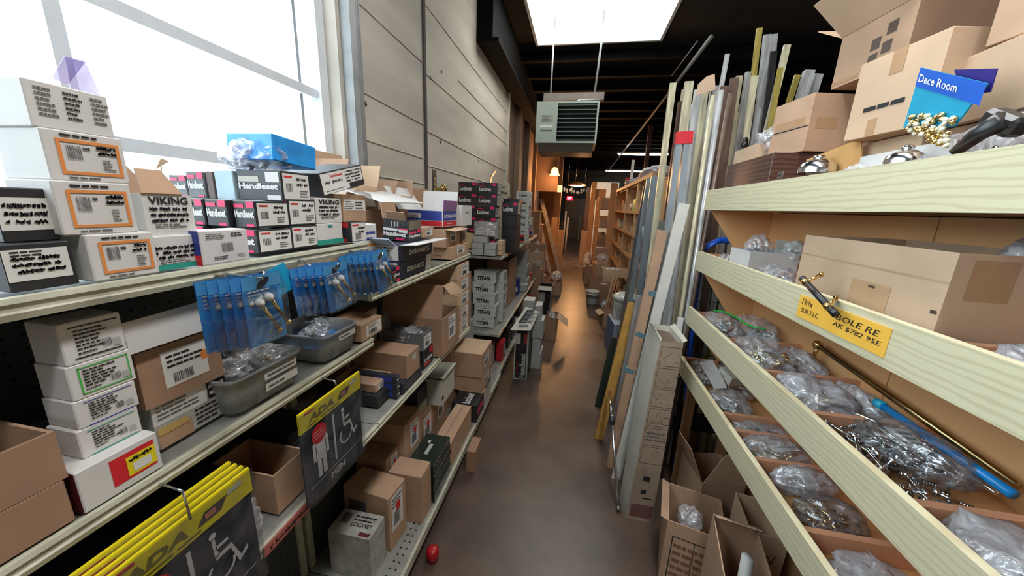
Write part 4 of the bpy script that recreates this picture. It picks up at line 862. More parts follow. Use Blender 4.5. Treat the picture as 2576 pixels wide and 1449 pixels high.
c = Carton('lock_box', 'white carton with bold black letters on its slightly open lid, on the brown ones', 'box', -.90, -.68, 1.645, 1.85, zt+.001, zt+.16, OFFW, top='open')
c.flap('-x', .235, 3, OFFW); F = Face((-.68, 1.655, zt+.178), (0, .19, 0), (-.21, 0, -.012)); text(c.deco, F, .25, .55, .95, .75, 'SCHLAGE', INK, .04); rect(c.deco, c.face('+x'), .02, .2, .15, .35, INK); c.done()
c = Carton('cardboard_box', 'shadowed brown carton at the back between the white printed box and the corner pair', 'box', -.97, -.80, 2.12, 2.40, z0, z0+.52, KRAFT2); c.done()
# black Lockset carton lying on the deck
c = Carton('lockset_box', 'black carton with bold white letters on its lid, taped, low by the aisle', 'box', -.755, -.575, 2.0, 2.40, z0, z0+.13, BLACKB); F = c.face('top'); text(c.deco, F, .03, .3, .36, .62, 'Lockset', WHITE, .05); rect(c.deco, F, .4, 0, .6, 1, TAPE, .0016); F = c.face('+x'); rect(c.deco, F, .45, .0, 1, 1, OFFW); rect(c.deco, F, .05, .4, .4, .7, MAG); c.done(); zt = topz(c)
# two brown cartons by the corner
y0, y1, _, zz = FQ((1216, 998, 1257, 905), -.60); za = at(1218, 960, 0, -.60).z
y0 = 2.12; 
c = Carton('cardboard_box', 'brown carton with a white label by the aisle corner, lower of two', 'box', -.80, -.585, 2.165, 2.42, zt+.001, zt+.12, KRAFT); shiplabel(c.deco, c.face('+x'), .2, .3, .75, .9, c.rnd); c.done()
c = Carton('cardboard_box', 'brown carton with a pale clean lid by the aisle corner, upper of two', 'box', -.80, -.585, 2.155, 2.43, zt+.121, zt+.305, KRAFT); shiplabel(c.deco, c.face('+x'), .2, .3, .7, .8, c.rnd); rect(c.deco, c.face('top'), .02, .02, .98, .98, KRAFT3, .0004); c.done()
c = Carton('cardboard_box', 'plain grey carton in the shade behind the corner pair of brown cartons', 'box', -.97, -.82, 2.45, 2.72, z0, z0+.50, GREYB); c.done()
c = Carton('cardboard_box', 'small brown carton standing on the floor by the shelf plinth', 'box', -.555, -.50, 1.72, 1.86, .0, .145, KRAFT2); c.done()
b = MB(); b.lathe((-.535, 1.17, 0), [(0, 0), (.026, 0), (.03, .03), (.028, .055), (.015, .065), (0, .065)], mat('red_cap', (.4, .01, .015), .35), 20); b.build('red_tub', label='small red tub on the floor against the bottom shelf', category='tub')
# ================================================================== far unit along the left wall
def NB(name, label, cat, q, Y, depth, z=None, m=None, **k):
    "carton whose side facing the camera lies on y = Y, measured by its lower left and upper right corners"
    a = at(q[0], q[1], 1, Y); c = at(q[2], q[3], 1, Y); h = c.z-a.z
    if z is None: z = a.z
    else: h = max(.02, c.z-z)
    x0 = max(a.x, -1.085)
    return Carton(name, label, cat, x0, c.x, Y, Y+depth, z, z+h, m, **k)
def lockset(c, big=True):
    F = c.face('-y'); text(c.deco, F, .06, .26, .68, .62, 'Lockset', WHITE, .06); rect(c.deco, F, .72, .74, .95, .97, MAG, .001); text(c.deco, F, .06, .68, .36, .82, 'handleset', RED, .03)
    F = c.face('+x'); rect(c.deco, F, .06, .08, .94, .92, OFFW); words(c.deco, F, .15, .2, .85, .8, 4, GREYINK, c.rnd); return c
zt = ZC1
# columns of lockset cartons by their measured tops (bottom ones half hidden)
zA = at(1170, 512, 1, 2.86).z; zB = at(1170, 485, 1, 2.86).z; zC = at(1170, 460, 1, 2.86).z
hb = .095
cols = [(-1.03, -.862), (-.855, -.69)]
for ci, (x0, x1) in enumerate(cols):
    zz = 1.785-hb-.003
    for r_ in range(6):
        z0 = 1.785-hb*(r_+1)
        if z0 < ZC1: z0 = ZC1; h = 1.785-hb*r_-ZC1
        else: h = hb
        if h < .03: break
        c = Carton('lockset_box', 'black carton with bold white letters, %s in the %s wall column' % (('topmost', 'second from the top', 'third from the top', 'fourth from the top', 'fifth from the top', 'lowest')[r_], ('left', 'right')[ci]), 'box', x0+.012*(r_ % 2), x1+.012*(r_ % 2), 2.86+.05*((r_ == 0) and 1), 3.0+.05*((r_ == 0) and 1), z0, z0+h-.001, BLACKB, group='black cartons stacked by the concrete wall')
        lockset(c).done()
z0 = ZC1
for r_ in range(4):
    h = (1.636-ZC1)/4
    c = Carton('lockset_box', 'black carton with white letters, %s in the column nearest the aisle' % ('lowest', 'second from the bottom', 'third from the bottom', 'topmost')[r_], 'box', -.672, -.612+.006*r_+.06, 3.05, 3.2, ZC1+h*r_, ZC1+h*(r_+1)-.001, BLACKB, group='black cartons stacked by the concrete wall')
    c.done() if r_ < 3 else lockset(c).done()
c = Carton('hardware_box', 'flat black carton with small white print, on the aisle side of the black pile', 'box', -.70, -.55, 3.22, 3.4, 1.60, 1.665, BLACKB); text(c.deco, c.face('-y'), .4, .4, .7, .6, 'lockset', WHITE, .03); c.done()
c = Carton('hardware_box', 'dark carton carrying the flat black one behind the black pile', 'box', -.70, -.56, 3.22, 3.4, ZC1, 1.599, BLACKB); c.done()
v = [at(a, e, 1, 3.25) for a, e in ((1250, 492), (1283, 496), (1282, 462), (1272, 453), (1243, 458))]
b = MB(); k = 5; b.add(v+[p+Vector((0, .004, 0)) for p in v], [tuple(range(4, -1, -1)), tuple(range(5, 10))]+[(i, (i+1) % k, k+(i+1) % k, k+i) for i in range(k)], mat('cream_board', (.62, .56, .38), .6)); F = Face(at(1252, 490, 1, 3.247), at(1282, 492, 1, 3.247)-at(1252, 490, 1, 3.247), Vector((0, 0, .12)))
text(b, F, .2, .1, .8, .28, 'TAN', INK, .04, e=.003); scrawl(b, F, .2, .4, .8, .8, 1, GREYINK, rr, e=.003); b.build('lettered_card', label='cream cardboard lid with letters standing behind the black cartons', category='cardboard')
b = MB(); v = [at(a, e, 0, WX+.001) for a, e in ((1233, 470), (1238, 445), (1248, 432), (1246, 428), (1236, 440), (1229, 468))]; b.add(v+[p+Vector((.004, 0, 0)) for p in v], [tuple(range(6)), tuple(range(11, 5, -1))], BLK); b.build('black_strap', label='thin black strap sticking up along the concrete wall', category='strap')
# small plain white cartons at the front corner of the shelf
q = ((-.86, -.765), (-.755, -.66)); h = .052
for i, (x0, x1) in enumerate(q):
    for j in range(3 if i == 0 else 2):
        c = Carton('small_white_box', 'plain little white carton on the shelf corner, %s %s' % (('left column', 'right column')[i], ('bottom', 'middle', 'top')[j]), 'box', x0+.006*(j == 2), x1+.03*(j == 2), 2.765, 2.857, ZC1+h*j, ZC1+h*(j+1)-.002, GREYB, group='plain white cartons on the shelf corner'); c.done()
for j in range(3):
    c = Carton('small_brown_box', 'small pinkish brown carton right of the plain white ones, %s' % ('bottom', 'middle', 'top')[j], 'box', -.655, -.612, 2.82, 2.96, ZC1+.042*j, ZC1+.042*j+.04, KRAFT3, group='small brown cartons by the white ones'); c.done()
bag('plastic_bag', 'clear bag of little white cartons on top of the plain white ones', 'bag', (-.76, 2.815, ZC1+.158), (.18, .08, .14), 71, CLEAR)
for j, (dx, a) in enumerate(((-.03, 20), (.03, -14))):
    c = Carton('small_white_box', 'little white carton inside the clear bag, %s' % ('left', 'right')[j], 'box', -.80+dx*1.5, -.72+dx*1.5, 2.80, 2.83, ZC1+.165, ZC1+.20, WHITE, rot=a); c.done()
b = MB(); b.rbox((-.765, 2.857, 1.40), (.21, .003, .13), mat('grey_card', (.33, .31, .27), .6), None); b.build('card_sheet', label='grey cardboard sheet standing behind the clear bag on the shelf corner', category='cardboard')
b = MB(); b.rbox((-.905, 2.83, 1.30), (.11, .004, .13), mat('manila_paper', (.60, .47, .24), .6), Matrix.Rotation(R(6), 3, 'Y')); b.build('envelope', label='manila envelope standing left of the plain white cartons', category='envelope')
# lettered white cartons, upper shelf column
TB = mat('white_speckled_print', (.60, .63, .60), .6, nz=.22, sc=40)
def titan(c, t='TITAN'):
    F = c.face('-y'); text(c.deco, F, .14, .2, .74, .55, t, INK, .05); words(c.deco, F, .38, .66, .6, .76, 1, GREYINK, c.rnd)
    words(c.deco, F, .05, .82, .95, .95, 1, GREYB, c.rnd, .9); F = c.face('+x'); words(c.deco, F, .1, .1, .9, .9, 5, GREYINK, c.rnd); return c
ztop = at(1320, 481, 1, 3.95).z; n = 6; h = (ztop-ZC1-.10)/n
for j in range(n):
    xo = -.015 if j >= 4 else 0
    c = Carton('knob_box', 'white carton with bold black capitals, upper shelf column, %s' % ('lowest', 'second from the bottom', 'third from the bottom', 'fourth from the bottom', 'fifth from the bottom', 'topmost')[j], 'box', -.70+xo, -.565+xo*.5+(.02 if j >= 4 else 0), 3.95, 4.1, ZC1+.10+h*j, ZC1+.10+h*(j+1)-.001, TB, group='white lettered cartons on the upper shelf'); titan(c).done()
c = Carton('deadbolt_box', 'white carton with a red and black patch, foot of the lettered column', 'box', -.70, -.565, 3.95, 4.1, ZC1, ZC1+.099, OFFW); F = c.face('-y'); rect(c.deco, F, .2, .1, .75, .95, BLACKB); rect(c.deco, F, .2, .7, .75, .95, RED, .001); rect(c.deco, F, .2, .1, .75, .25, RED, .001); c.done()
for j in range(5):
    c = Carton('knob_box', 'white carton of the farther lettered column on the upper shelf, %s' % ('lowest', 'second', 'third', 'fourth', 'topmost')[j], 'box', -.76, -.61, 4.25, 4.4, ZC1+.105*j, ZC1+.105*j+.104, TB, group='farther white column on the upper shelf'); words(c.deco, c.face('+x'), .1, .2, .9, .8, 3, GREYINK, c.rnd); c.done()
for j, (m1, m2) in enumerate(((BLUE, RED), (BLUE, RED), (TB, TB))):
    c = Carton('lock_box', 'white, blue and red carton at the far end of the upper shelf, %s' % ('lowest', 'middle', 'topmost')[j], 'box', -.76, -.612, 4.6+.12*(j == 0), 4.8+.12*(j == 0), ZC1+.09*j, ZC1+.09*j+.088, OFFW); F = c.face('-y'); rect(c.deco, F, .02, .45, .98, .95, m1); rect(c.deco, F, .02, .05, .98, .4, m2); c.done()
# --- middle shelf of the far unit
z0 = ZC2; zt = at(1225, 682, 1, 2.9).z; h = (zt-z0)/5
for j in range(5):
    dx = (.0, .012, .0, -.008, .006)[j]
    c = Carton('knob_box', 'white carton with bold black capitals on the middle shelf, %s of five' % ('lowest', 'second from the bottom', 'third from the bottom', 'fourth from the bottom', 'topmost')[j], 'box', -.885+dx, -.685+dx, 2.90, 3.05, z0+h*j, z0+h*(j+1)-.001, TB, group='white lettered cartons on the middle shelf'); titan(c).done()
for j in range(4):
    c = Carton('knob_box', 'white lettered carton half hidden behind the front five, %s' % ('lowest', 'second', 'third', 'topmost')[j], 'box', -.972, -.80, 3.07, 3.2, z0+h*j, z0+h*(j+1)-.001, TB, group='half hidden white cartons behind the five'); titan(c).done()
for j in range(5):
    c = Carton('knob_box', 'white carton in the rank behind the five lettered ones, %s' % ('lowest', 'second', 'third', 'fourth', 'topmost')[j], 'box', -.795, -.645, 3.08, 3.25, z0+h*.93*j, z0+h*.93*(j+1)-.001, TB, group='second rank of white cartons'); words(c.deco, c.face('+x'), .1, .1, .9, .9, 4, GREYINK, c.rnd); c.done()
c = NB('lock_box', 'dark blue carton standing alone on the middle shelf', 'box', (1283, 742, 1305, 704), 4.18, .15, z0, mat('royal_blue_board', (.015, .03, .22), .4)); rect(c.deco, c.face('-y'), .6, .2, .9, .5, PAPER); c.done()
c = Carton('cardboard_box', 'brown open carton with a slanted end, on top behind the five lettered cartons', 'box', -.95, -.70, 3.6, 4.1, z0, z0+.52, KRAFT2, top='open'); c.done()
zz = z0; 
for j, (hh, xx) in enumerate(((.12, -.62), (.10, -.64), (.10, -.63), (.09, -.645), (.10, -.64))):
    c = Carton('flat_white_box', 'flat grey white carton on the middle shelf, %s of its pile' % ('lowest', 'second from the bottom', 'third from the bottom', 'fourth from the bottom', 'topmost')[j], 'box', -.95, xx, 4.55, 4.85, zz, zz+hh-.002, GREYB, group='flat grey white cartons'); c.done(); zz += hh
for k, (y, x, m, h_) in enumerate(((5.0, -.70, RED, .12), (5.18, -.72, GREYB, .2), (4.36, -.66, GREYB, .09))):
    c = Carton('hardware_box', '%s carton near the far end of the middle shelf' % ('small red', 'upright pale', 'low pale')[k], 'box', x-.1, x+.06, y, y+.13, z0, z0+h_, m); c.done()
# orange price tags on the shelf edges
TAGM = mat('orange_price_tag', (.50, .17, .08), .6)
for k, (px, py, z) in enumerate(((1278, 632, ZC1), (1352, 590, ZC1), (1267, 812, ZC2), (1298, 765, ZC2), (1320, 730, ZC2), (1264, 955, ZC3), (1275, 920, ZC3))):
    y = at(px, py, 0, -.598).y; b = MB(); b.box(-.5975, -.594, y-.035, y+.035, z-.028, z+.002, TAGM); rect(b, Face((-.594, y-.035, z-.028), (0, .07, 0), (0, 0, .03)), .1, .3, .9, .6, INK); b.build('price_tag', label=('orange price tag on the upper shelf edge, near end', 'orange price tag on the upper shelf edge, far end', 'orange price tag on the middle shelf edge, nearest', 'orange price tag on the middle shelf edge, second', 'orange price tag on the middle shelf edge, third', 'orange price tag on the bottom shelf edge, nearer', 'orange price tag on the bottom shelf edge, farther')[k], category='price tag', group='orange price tags on the shelf edges')
# --- base shelf of the far unit
z0 = ZC3
c = Carton('deadbolt_box', 'dark red carton wrapped in film at the near end of the bottom shelf', 'box', -.92, -.68, 2.80, 2.95, z0, z0+.23, mat('dark_red_board', (.22, .012, .015), .35)); rect(c.deco, c.face('+x'), .0, .1, .9, .95, GREYB); c.done()
c = Carton('deadbolt_box', 'bright red carton with a pale label, at the front of the bottom shelf', 'box', -.675, -.61, 2.97, 3.12, z0, z0+.19, mat('bright_red_board', (.42, .015, .02), .4)); rect(c.deco, c.face('+x'), .3, .2, .8, .8, GREYB); c.done()
c = NB('lock_box', 'white carton with a black printed patch under the middle shelf edge', 'box', (1215, 862, 1258, 834), 3.0, .12, z0+.235, OFFW); c.d[0]; F = c.face('-y'); rect(c.deco, F, .05, .1, .85, .8, BLACKB); text(c.deco, F, .3, .35, .65, .6, 'Lock', OFFW, .03); c.done()
c = Carton('hardware_box', 'dark carton carrying the black patched white one', 'box', -.86, -.68, 2.96, 3.15, z0, z0+.23, BLACKB); c.done()
for k, (y, m, h_) in enumerate(((3.3, BLACKB, .22), (3.52, NAVY, .25), (3.75, GREYB, .15), (4.0, BLACKB, .2), (4.3, KRAFT2, .2), (4.6, GREYB, .22), (4.9, RED, .15))):
    c = Carton('hardware_box', '%s on the bottom shelf of the far unit' % ('black carton behind the red ones', 'navy carton', 'pale low carton', 'black carton beyond the pale one', 'brown carton', 'pale taller carton', 'red carton far along')[k], 'box', -.85, -.62, y, y+.17, z0, z0+h_, m, group='cartons on the bottom shelf of the far unit'); c.done()

# ================================================================== on the floor by the far unit
p = at(1293, 952, 2, 0)
hw = mat('black_matt_board', (.015, .015, .017), .5)
c = Carton('handleset_box', 'tall narrow black carton with a grey edge and slanted lid, on the floor', 'box', -.492, -.362, 2.945, 3.19, 0, .515, hw)
F = c.face('-y'); frame(c.deco, F, 0, 0, 1, 1, .012, GREYB); text(c.deco, F, .42, .04, .86, .52, 'Handleset', GREYB, .04, up=True); rect(c.deco, F, .06, .70, .42, .90, GREYB); rect(c.deco, F, .66, .70, .90, .90, mat('dim_red_print', (.22, .03, .03), .5)); text(c.deco, F, .12, .1, .34, .34, 'handleset', mat('dim_red_print', (.22, .03, .03), .5), .02, up=True)
rect(c.deco, c.face('+x'), 0, 0, .09, 1, GREYB)
b = MB(); v = [(-.53, 2.90, .50), (-.345, 2.90, .515), (-.30, 3.15, .62), (-.43, 3.15, .66)]
b.add(v+[(p[0], p[1], p[2]+.004) for p in v], [(3, 2, 1, 0), (4, 5, 6, 7), (0, 1, 5, 4), (1, 2, 6, 5), (2, 3, 7, 6), (3, 0, 4, 7)], OFFW); F = Face((-.53, 2.90, .505), (.185, 0, .015), (.1, .25, .15)); rect(b, F, .15, .3, .55, .9, INK, .004); words(b, F, .3, .1, .9, .8, 4, GREYINK, c.rnd, e=.006); c.flaps.append(b); c.done()
wb = [(-.36, -.262, 3.20, 3.42, 0, .17, 0), (-.355, -.275, 3.21, 3.42, .171, .33, 0), (-.36, -.255, 3.2, 3.4, .331, .52, 0), (-.35, -.285, 3.22, 3.40, .521, .66, 0), (-.47, -.37, 3.22, 3.42, 0, .56, 0), (-.47, -.365, 3.24, 3.40, .561, .70, 0)]
for k, (x0, x1, y0, y1, z0, z1, a) in enumerate(wb):
    c = Carton('white_box', 'white carton in the upright pile behind the tall black one, %s' % ('lowest', 'second', 'third', 'topmost at the front', 'tall one at its back', 'highest at its back')[k], 'box', x0, x1, y0, y1, z0, z1, GREYB, group='white cartons piled behind the tall black one'); c.done()
c = Carton('cardboard_box', 'open brown carton with a flap lolling into the aisle', 'box', -.30, -.16, 4.0, 4.28, 0, .30, KRAFT2, top='open'); c.flap('+x', .16, 215, KRAFT3); c.done()
bag('plastic_bag', 'clear bag of brass parts on top of the open brown aisle carton', 'bag', (-.23, 4.14, .01), (.12, .24, .40), 81, CLEAR, 'bars', BRASS, 10)
c = Carton('handleset_box', 'farther black carton on end with a bent brown lid, on the floor', 'box', -.46, -.28, 4.55, 4.75, 0, .56, hw, top='open'); frame(c.deco, c.face('-y'), 0, 0, 1, 1, .012, GREYB); rect(c.deco, c.face('-y'), .1, .6, .5, .85, GREYB); c.flap('-y', .10, 200, OFFW); c.flap('+x', .10, 120, KRAFT3); c.done()
c = Carton('cardboard_box', 'low brown carton of wrapped parts on the floor past the black cartons', 'box', -.45, -.22, 6.3, 6.8, 0, .26, KRAFT, top='open'); c.done()
bag('plastic_bag', 'pale wrapped parts heaped on the low brown floor carton', 'bag', (-.335, 6.55, .261), (.22, .44, .18), 83, MILKY)
for k, (x, y, w_, h_, m) in enumerate(((-.62, 5.5, .2, .62, KRAFT), (-.66, 5.75, .26, .85, KRAFT3), (-.60, 6.0, .2, .42, KRAFT), (-.70, 6.2, .3, .95, KRAFT2), (-.93, 5.6, .22, 1.05, KRAFT))):
    c = Carton('cardboard_box', ('small brown carton at the end of the far unit', 'pale brown carton standing at the end of the far unit', 'low brown carton before the leaning boards', 'brown carton stack beside the leaning boards', 'tall brown carton against the brown wall')[k], 'box', x-w_/2, x+w_/2, y, y+.2, 0, h_, m, top='open' if k % 2 else 'closed'); c.done()
for k in range(4):
    bag('plastic_bag', 'clear bag of parts among the brown cartons past the far unit, %s' % ('lowest', 'second', 'third', 'highest')[k], 'bag', ((-.62, -.66, -.60, -.70)[k], (5.6, 5.85, 6.1, 6.3)[k], (.621, .60, .421, .70)[k]), (.17, .16, (.16, .36, .3, .38)[k]), 90+k, CLEAR, 'bars', BRASS, 6, sub=2)
# ================================================================== right-hand bin unit
BX, BB = .60, .90           # front boards and back panel
YE, YN = 1.875, -.75        # far and near ends
t = thing('bin_rack', 'pale wooden bin rack with front boards and orange brown dividers on the right', 'shelving unit', (.78, .6, 0))
rows = [(1.618, 1.712), (1.325, 1.418), (1.037, 1.127), (.760, .845)]
for i, (z0, z1) in enumerate(rows):
    b = MB(); b.box(BX, BX+.018, YN, YE, z0, z1, BIRCH); b.build('front_board', t)
    b = MB(); b.box(BX+.018, BB, YN, YE-.016, z0+.004, z0+.0145, MASON); b.build('bin_floor', t)
b = MB()
for (y0, y1) in ((1.077, YE), (.25, 1.073), (-.75, .246)): b.box(BB, BB+.02, y0, y1, .70, 1.615, MASON)
b.box(BB+.02, BB+.03, YN, YE, .1, 1.615, PLYW); b.build('back_panel', t)
b = MB(); b.box(BX+.018, 1.06, YN, YE-.017, 1.618, 1.6345, PLYW); b.build('top_shelf', t)
for (z0, z1) in ((1.02, 1.332), (1.325, 1.622), (.76, 1.04), (1.634, 1.712)):
    b = MB()
    if z0 > 1.6: b.box(BX+.018, BB, YE-.016, YE, z0, z1-.01, PLYW)
    else:
        b.prism([(BX+.03, z1-.002), (BB, z1-.002), (BB, z0+.012), (BB-.06, z0+.012)], 1, YE-.016, YE, MASON)
        b.prism([(BX+.018, z0+.012), (BB-.061, z0+.012), (BB-.061, z0+.08), (BX+.018, z0+.085)], 1, YE-.016, YE-.002, DIVID)
    b.build('end_bracket', t)
for (z, ys, h) in ((1.341, (1.40, 1.16, .67, .36), .066), (1.053, (1.455, 1.165, .925, .64, .36), .060), (.776, (1.36, 1.25, 1.10, .84, .55), .055)):
    for y in ys: b = MB(); b.box(BX+.018, BB, y-.009, y+.009, z, z+h, DIVID); b.build('divider', t)
for y in (YE-.03, .4):
    b = MB(); b.box(BX+.06, BX+.10, y-.02, y+.02, .0, .76, PLYW); b.build('leg', t); b = MB(); b.box(BB-.04, BB, y-.02, y+.02, .0, .76, PLYW); b.build('leg', t)
b = MB(); b.box(.97, 1.0, -.75, 2.0, 0, 1.6, PLYW); b.box(.97, 1.0, 2.0, 2.04, 0, 1.9, PLYW)
b.build('plywood_sheet', label='dark plywood sheet standing behind the bin rack', category='board')

# ---- on top of the rack ------------------------------------------------------
zt = 1.64
DK = WALNUT
ya = at(1787, 470, 0, .66).y; yb_ = at(1886, 465, 0, .66).y; zh = at(1884, 397, 0, .66).z
c = Carton('wood_grain_box', 'dark walnut grained box with a sharp corner at the left end of the rack top', 'box', .64, .90, 1.40, 1.78, zt-.004, 1.815, DK); c.done(); zw = 1.815
rect
c = Carton('cardboard_box', 'torn brown tray carton on the dark walnut box', 'box', .66, .80, 1.58, 1.78, zw+.001, zw+.06, KRAFT3, top='open', tilt=(0, 'X')); c.done()
bag('plastic_bag', 'clear bag of chrome parts in the torn brown tray on the walnut box', 'bag', (.735, 1.60, zw+.03), (.14, .17, .12), 101, CLEAR, 'bars', CHROME, 10)
b = MB(); pts = [(.67+.01*math.cos(k*.5), 1.74-.035*k/6, zw+.065+.035*math.sin(k*PI/6)) for k in range(7)]; b.tube(pts, .010, BLK, 8); b.build('black_pull', label='curved black handle lying at the tray end on the walnut box', category='handle')
def XB(name, label, px, pT, pB, pr, x, depth_x, m, z=None, rot=0, **k):
    "carton on the rack: vertical near edge at px, far edge of its aisle side at pr"
    a = at(px, pB, 0, x); tpt = at(px, pT, 0, x); f = at(pr, (pT+pB)/2, 0, x)
    z0 = a.z if z is None else z
    return Carton(name, label, 'box', x, x+depth_x, a.y, f.y, z0, tpt.z, m, rot=rot, **k)
c = Carton('cardboard_box', 'brown carton with a dark seam, first of the pile right of the walnut box', 'box', .70, .93, 1.40, 1.57, zw+.002, 1.995, KRAFT, rot=10)
F = c.face('-x'); rect(c.deco, F, 0, .44, 1, .46, INK); rect(c.deco, F, .1, .48, .9, .62, TAPE, .0005)
F = c.face('-y'); rect(c.deco, F, .1, .4, .4, .6, TAPE); words(c.deco, F, .62, .2, .8, .75, 5, INK, c.rnd, 1); rect(c.deco, F, .66, .8, .76, .92, INK); c.done()
c = Carton('cardboard_box', 'plain brown carton supporting the pile behind the orange envelope', 'box', .74, .98, .98, 1.36, zt-.004, 1.80, KRAFT3); c.done()
c = Carton('cardboard_box', 'middle brown carton of the pile with small prints and a tape strip', 'box', .69, .95, .955, 1.15, 1.802, 1.985, KRAFT3, rot=8)
F = c.face('-x'); rect(c.deco, F, .42, .72, .58, 1, TAPE, .001); rect(c.deco, F, .3, .0, .42, .22, TAPE); words(c.deco, F, .2, .30, .85, .42, 1, INK, c.rnd); c.done()
c = Carton('cardboard_box', 'tall plain brown carton behind, carrying the big open one', 'box', .98, 1.06, 1.0, 1.5, zt-.004, 1.99, KRAFT2); c.done()
c = Carton('cardboard_box', 'big open carton with four dark printed squares and a wide raised flap', 'box', .80, 1.06, 1.21, 1.45, 2.017, 2.17, KRAFT, rot=6, top='open')
F = c.face('-x')
for (u, v) in ((.50, .15), (.50, .42), (.66, .28), (.68, .58)): rect(c.deco, F, u, v, u+.12, v+.2, mat('printed_square', (.09, .06, .045), .6))
rect(c.deco, F, .0, .05, .4, .12, TAPE, .001); c.flap('-x', .14, 140, KRAFT3); c.flap('+y', .14, 150, KRAFT3); c.done()
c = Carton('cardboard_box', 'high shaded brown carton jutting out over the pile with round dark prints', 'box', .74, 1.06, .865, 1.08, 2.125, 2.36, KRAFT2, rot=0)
F = c.face('-x'); rect(c.deco, F, .45, .3, .6, .45, INK); rect(c.deco, F, .2, .3, .35, .36, OFFW); c.done()
c = Carton('cardboard_box', 'brown carton with a pale creased edge, right of the middle one', 'box', .74, .96, .70, .945, 1.80, 1.93, KRAFT3, rot=-5); rect(c.deco, c.face('-y'), .05, .4, .3, .95, TAPE); c.done()
c = Carton('cardboard_box', 'taped brown carton at the top right edge of the pile', 'box', .76, 1.0, .62, .925, 1.935, 2.12, KRAFT, rot=5); rect(c.deco, c.face('-x'), .5, 0, .7, 1, TAPE); c.done()
c = Carton('cardboard_box', 'flat brown carton under the creased one, behind the black fitting', 'box', .76, .98, .50, .965, zt-.004, 1.797, KRAFT); c.done()
# blue picture bag
TL, TR, BR, BL = [at(a, e, 0, .655) for a, e in ((2317, 170), (2484, 210), (2400, 318), (2272, 322))]
F = Face(BL, BR-BL, TL-BL)
b = MB(); v = [TL, TR, BR, BL]; b.add(v+[p+Vector((.003, 0, 0)) for p in v], [(0, 3, 2, 1), (4, 5, 6, 7), (0, 1, 5, 4), (1, 2, 6, 5), (2, 3, 7, 6), (3, 0, 4, 7)], mat('turquoise_print', (.01, .30, .48), .35))
U = (TR-TL); V = (TL-BL)
F = Face(BL, U, V); rect(b, F, 0, .70, 1, 1, mat('royal_print', (.01, .10, .50), .35), .0008); 
text(b, F, .04, .78, .66, .91, 'Dece Room', PAPER, .01, e=.002)
rd = random.Random(8)
for k in range(70):
    u, v_ = rd.uniform(.12, .8), rd.uniform(.02, .5); v_ = v_*(.4+u*.8)
    q = F.p(u, v_, .003+rd.random()*.004); b.lathe(q, [(0, -.004), (.006, 0), (.0045, .004), (0, .005)], BRASS if k % 3 else mat('cream_print', (.7, .66, .5), .4), 6, (-1, rd.uniform(-1, 1), rd.uniform(-1, 1)))
b.build('picture_bag', label='blue and turquoise picture bag of brass parts propped against the cartons', category='bag')
v = [at(a, e, 0, .668) for a, e in ((2400, 175), (2508, 172), (2490, 232), (2420, 240))]; b = MB(); b.add(v+[p+Vector((.002, 0, 0)) for p in v], [(0, 3, 2, 1), (4, 5, 6, 7), (0, 1, 5, 4), (1, 2, 6, 5), (2, 3, 7, 6), (3, 0, 4, 7)], mat('indigo_card', (.02, .012, .16), .4)); b.build('indigo_card', label='dark indigo card corner showing behind the blue picture bag', category='card')
b = MB(); v = [at(a, e, 0, .715) for a, e in ((2028, 402), (2166, 348), (2166, 426), (2040, 446))]; 
b.add(v+[p+Vector((.004, 0, .0)) for p in v], [(0, 3, 2, 1), (4, 5, 6, 7), (0, 1, 5, 4), (1, 2, 6, 5), (2, 3, 7, 6), (3, 0, 4, 7)], mat('orange_envelope', (.62, .34, .12), .6)); b.build('envelope', label='orange padded envelope leaning behind the top front board', category='envelope')
b = MB(); v = [at(a, e, 0, .705) for a, e in ((2155, 445), (2165, 395), (2400, 350), (2400, 408))]; b.add(v+[p+Vector((.004, 0, 0)) for p in v], [(0, 3, 2, 1), (4, 5, 6, 7), (0, 1, 5, 4), (1, 2, 6, 5), (2, 3, 7, 6), (3, 0, 4, 7)], WHITE); b.build('white_card', label='long white card leaning behind the top front board', category='card')
p = at(2300, 352, 0, .66); bag('plastic_bag', 'milky wrap heaped behind the long white card', 'bag', (.745, .80, zt+.04), (.06, .30, .13), 103, MILKY)
p = at(2430, 280, 0, .66); bag('plastic_bag', 'loose clear wrap before the blue picture bag', 'bag', (.675, .56, zt+.05), (.10, .26, .17), 104, MILKY)
p = at(2285, 372, 0, .66); p2 = at(2062, 398, 0, .675)
def dome(p, r_, label, m=CHROME, cat='knob'):
    b = MB(); b.lathe(p, [(r_, -.01), (r_*1.02, 0), (r_*.9, r_*.35), (r_*.5, r_*.6), (0, r_*.68)], m, 24); b.lathe(p+Vector((0, 0, r_*.62)), [(r_*.3, 0), (r_*.34, .006), (r_*.2, .012), (0, .014)], m, 12); b.build('knob', label=label, category=cat)
dome(Vector((.66, p.y, p.z-.026)), .032, 'round polished chrome knob behind the top front board, centre')
p = p2; dome(Vector((.675, p.y, p.z-.032)), .045, 'large chrome knob in film at the left of the rack top')
bag('plastic_bag', 'clear film around the large chrome knob on the rack top', 'bag', (.69, p.y-.13, 1.66), (.06, .07, .095), 106, CLEAR)
p = at(1957, 440, 0, .625); b = MB(); b.rbox((.632, p.y, 1.718), (.003, .028, .05), STEEL); b.lathe((.630, p.y, 1.732), [(0, 0), (.004, 0), (.004, .002), (0, .002)], BLK, 10, (-1, 0, 0)); b.build('strike_plate', label='small steel strike plate standing before the walnut box', category='plate')
pa, pb = at(2400, 385, 0, .63), at(2528, 300, 0, .64)
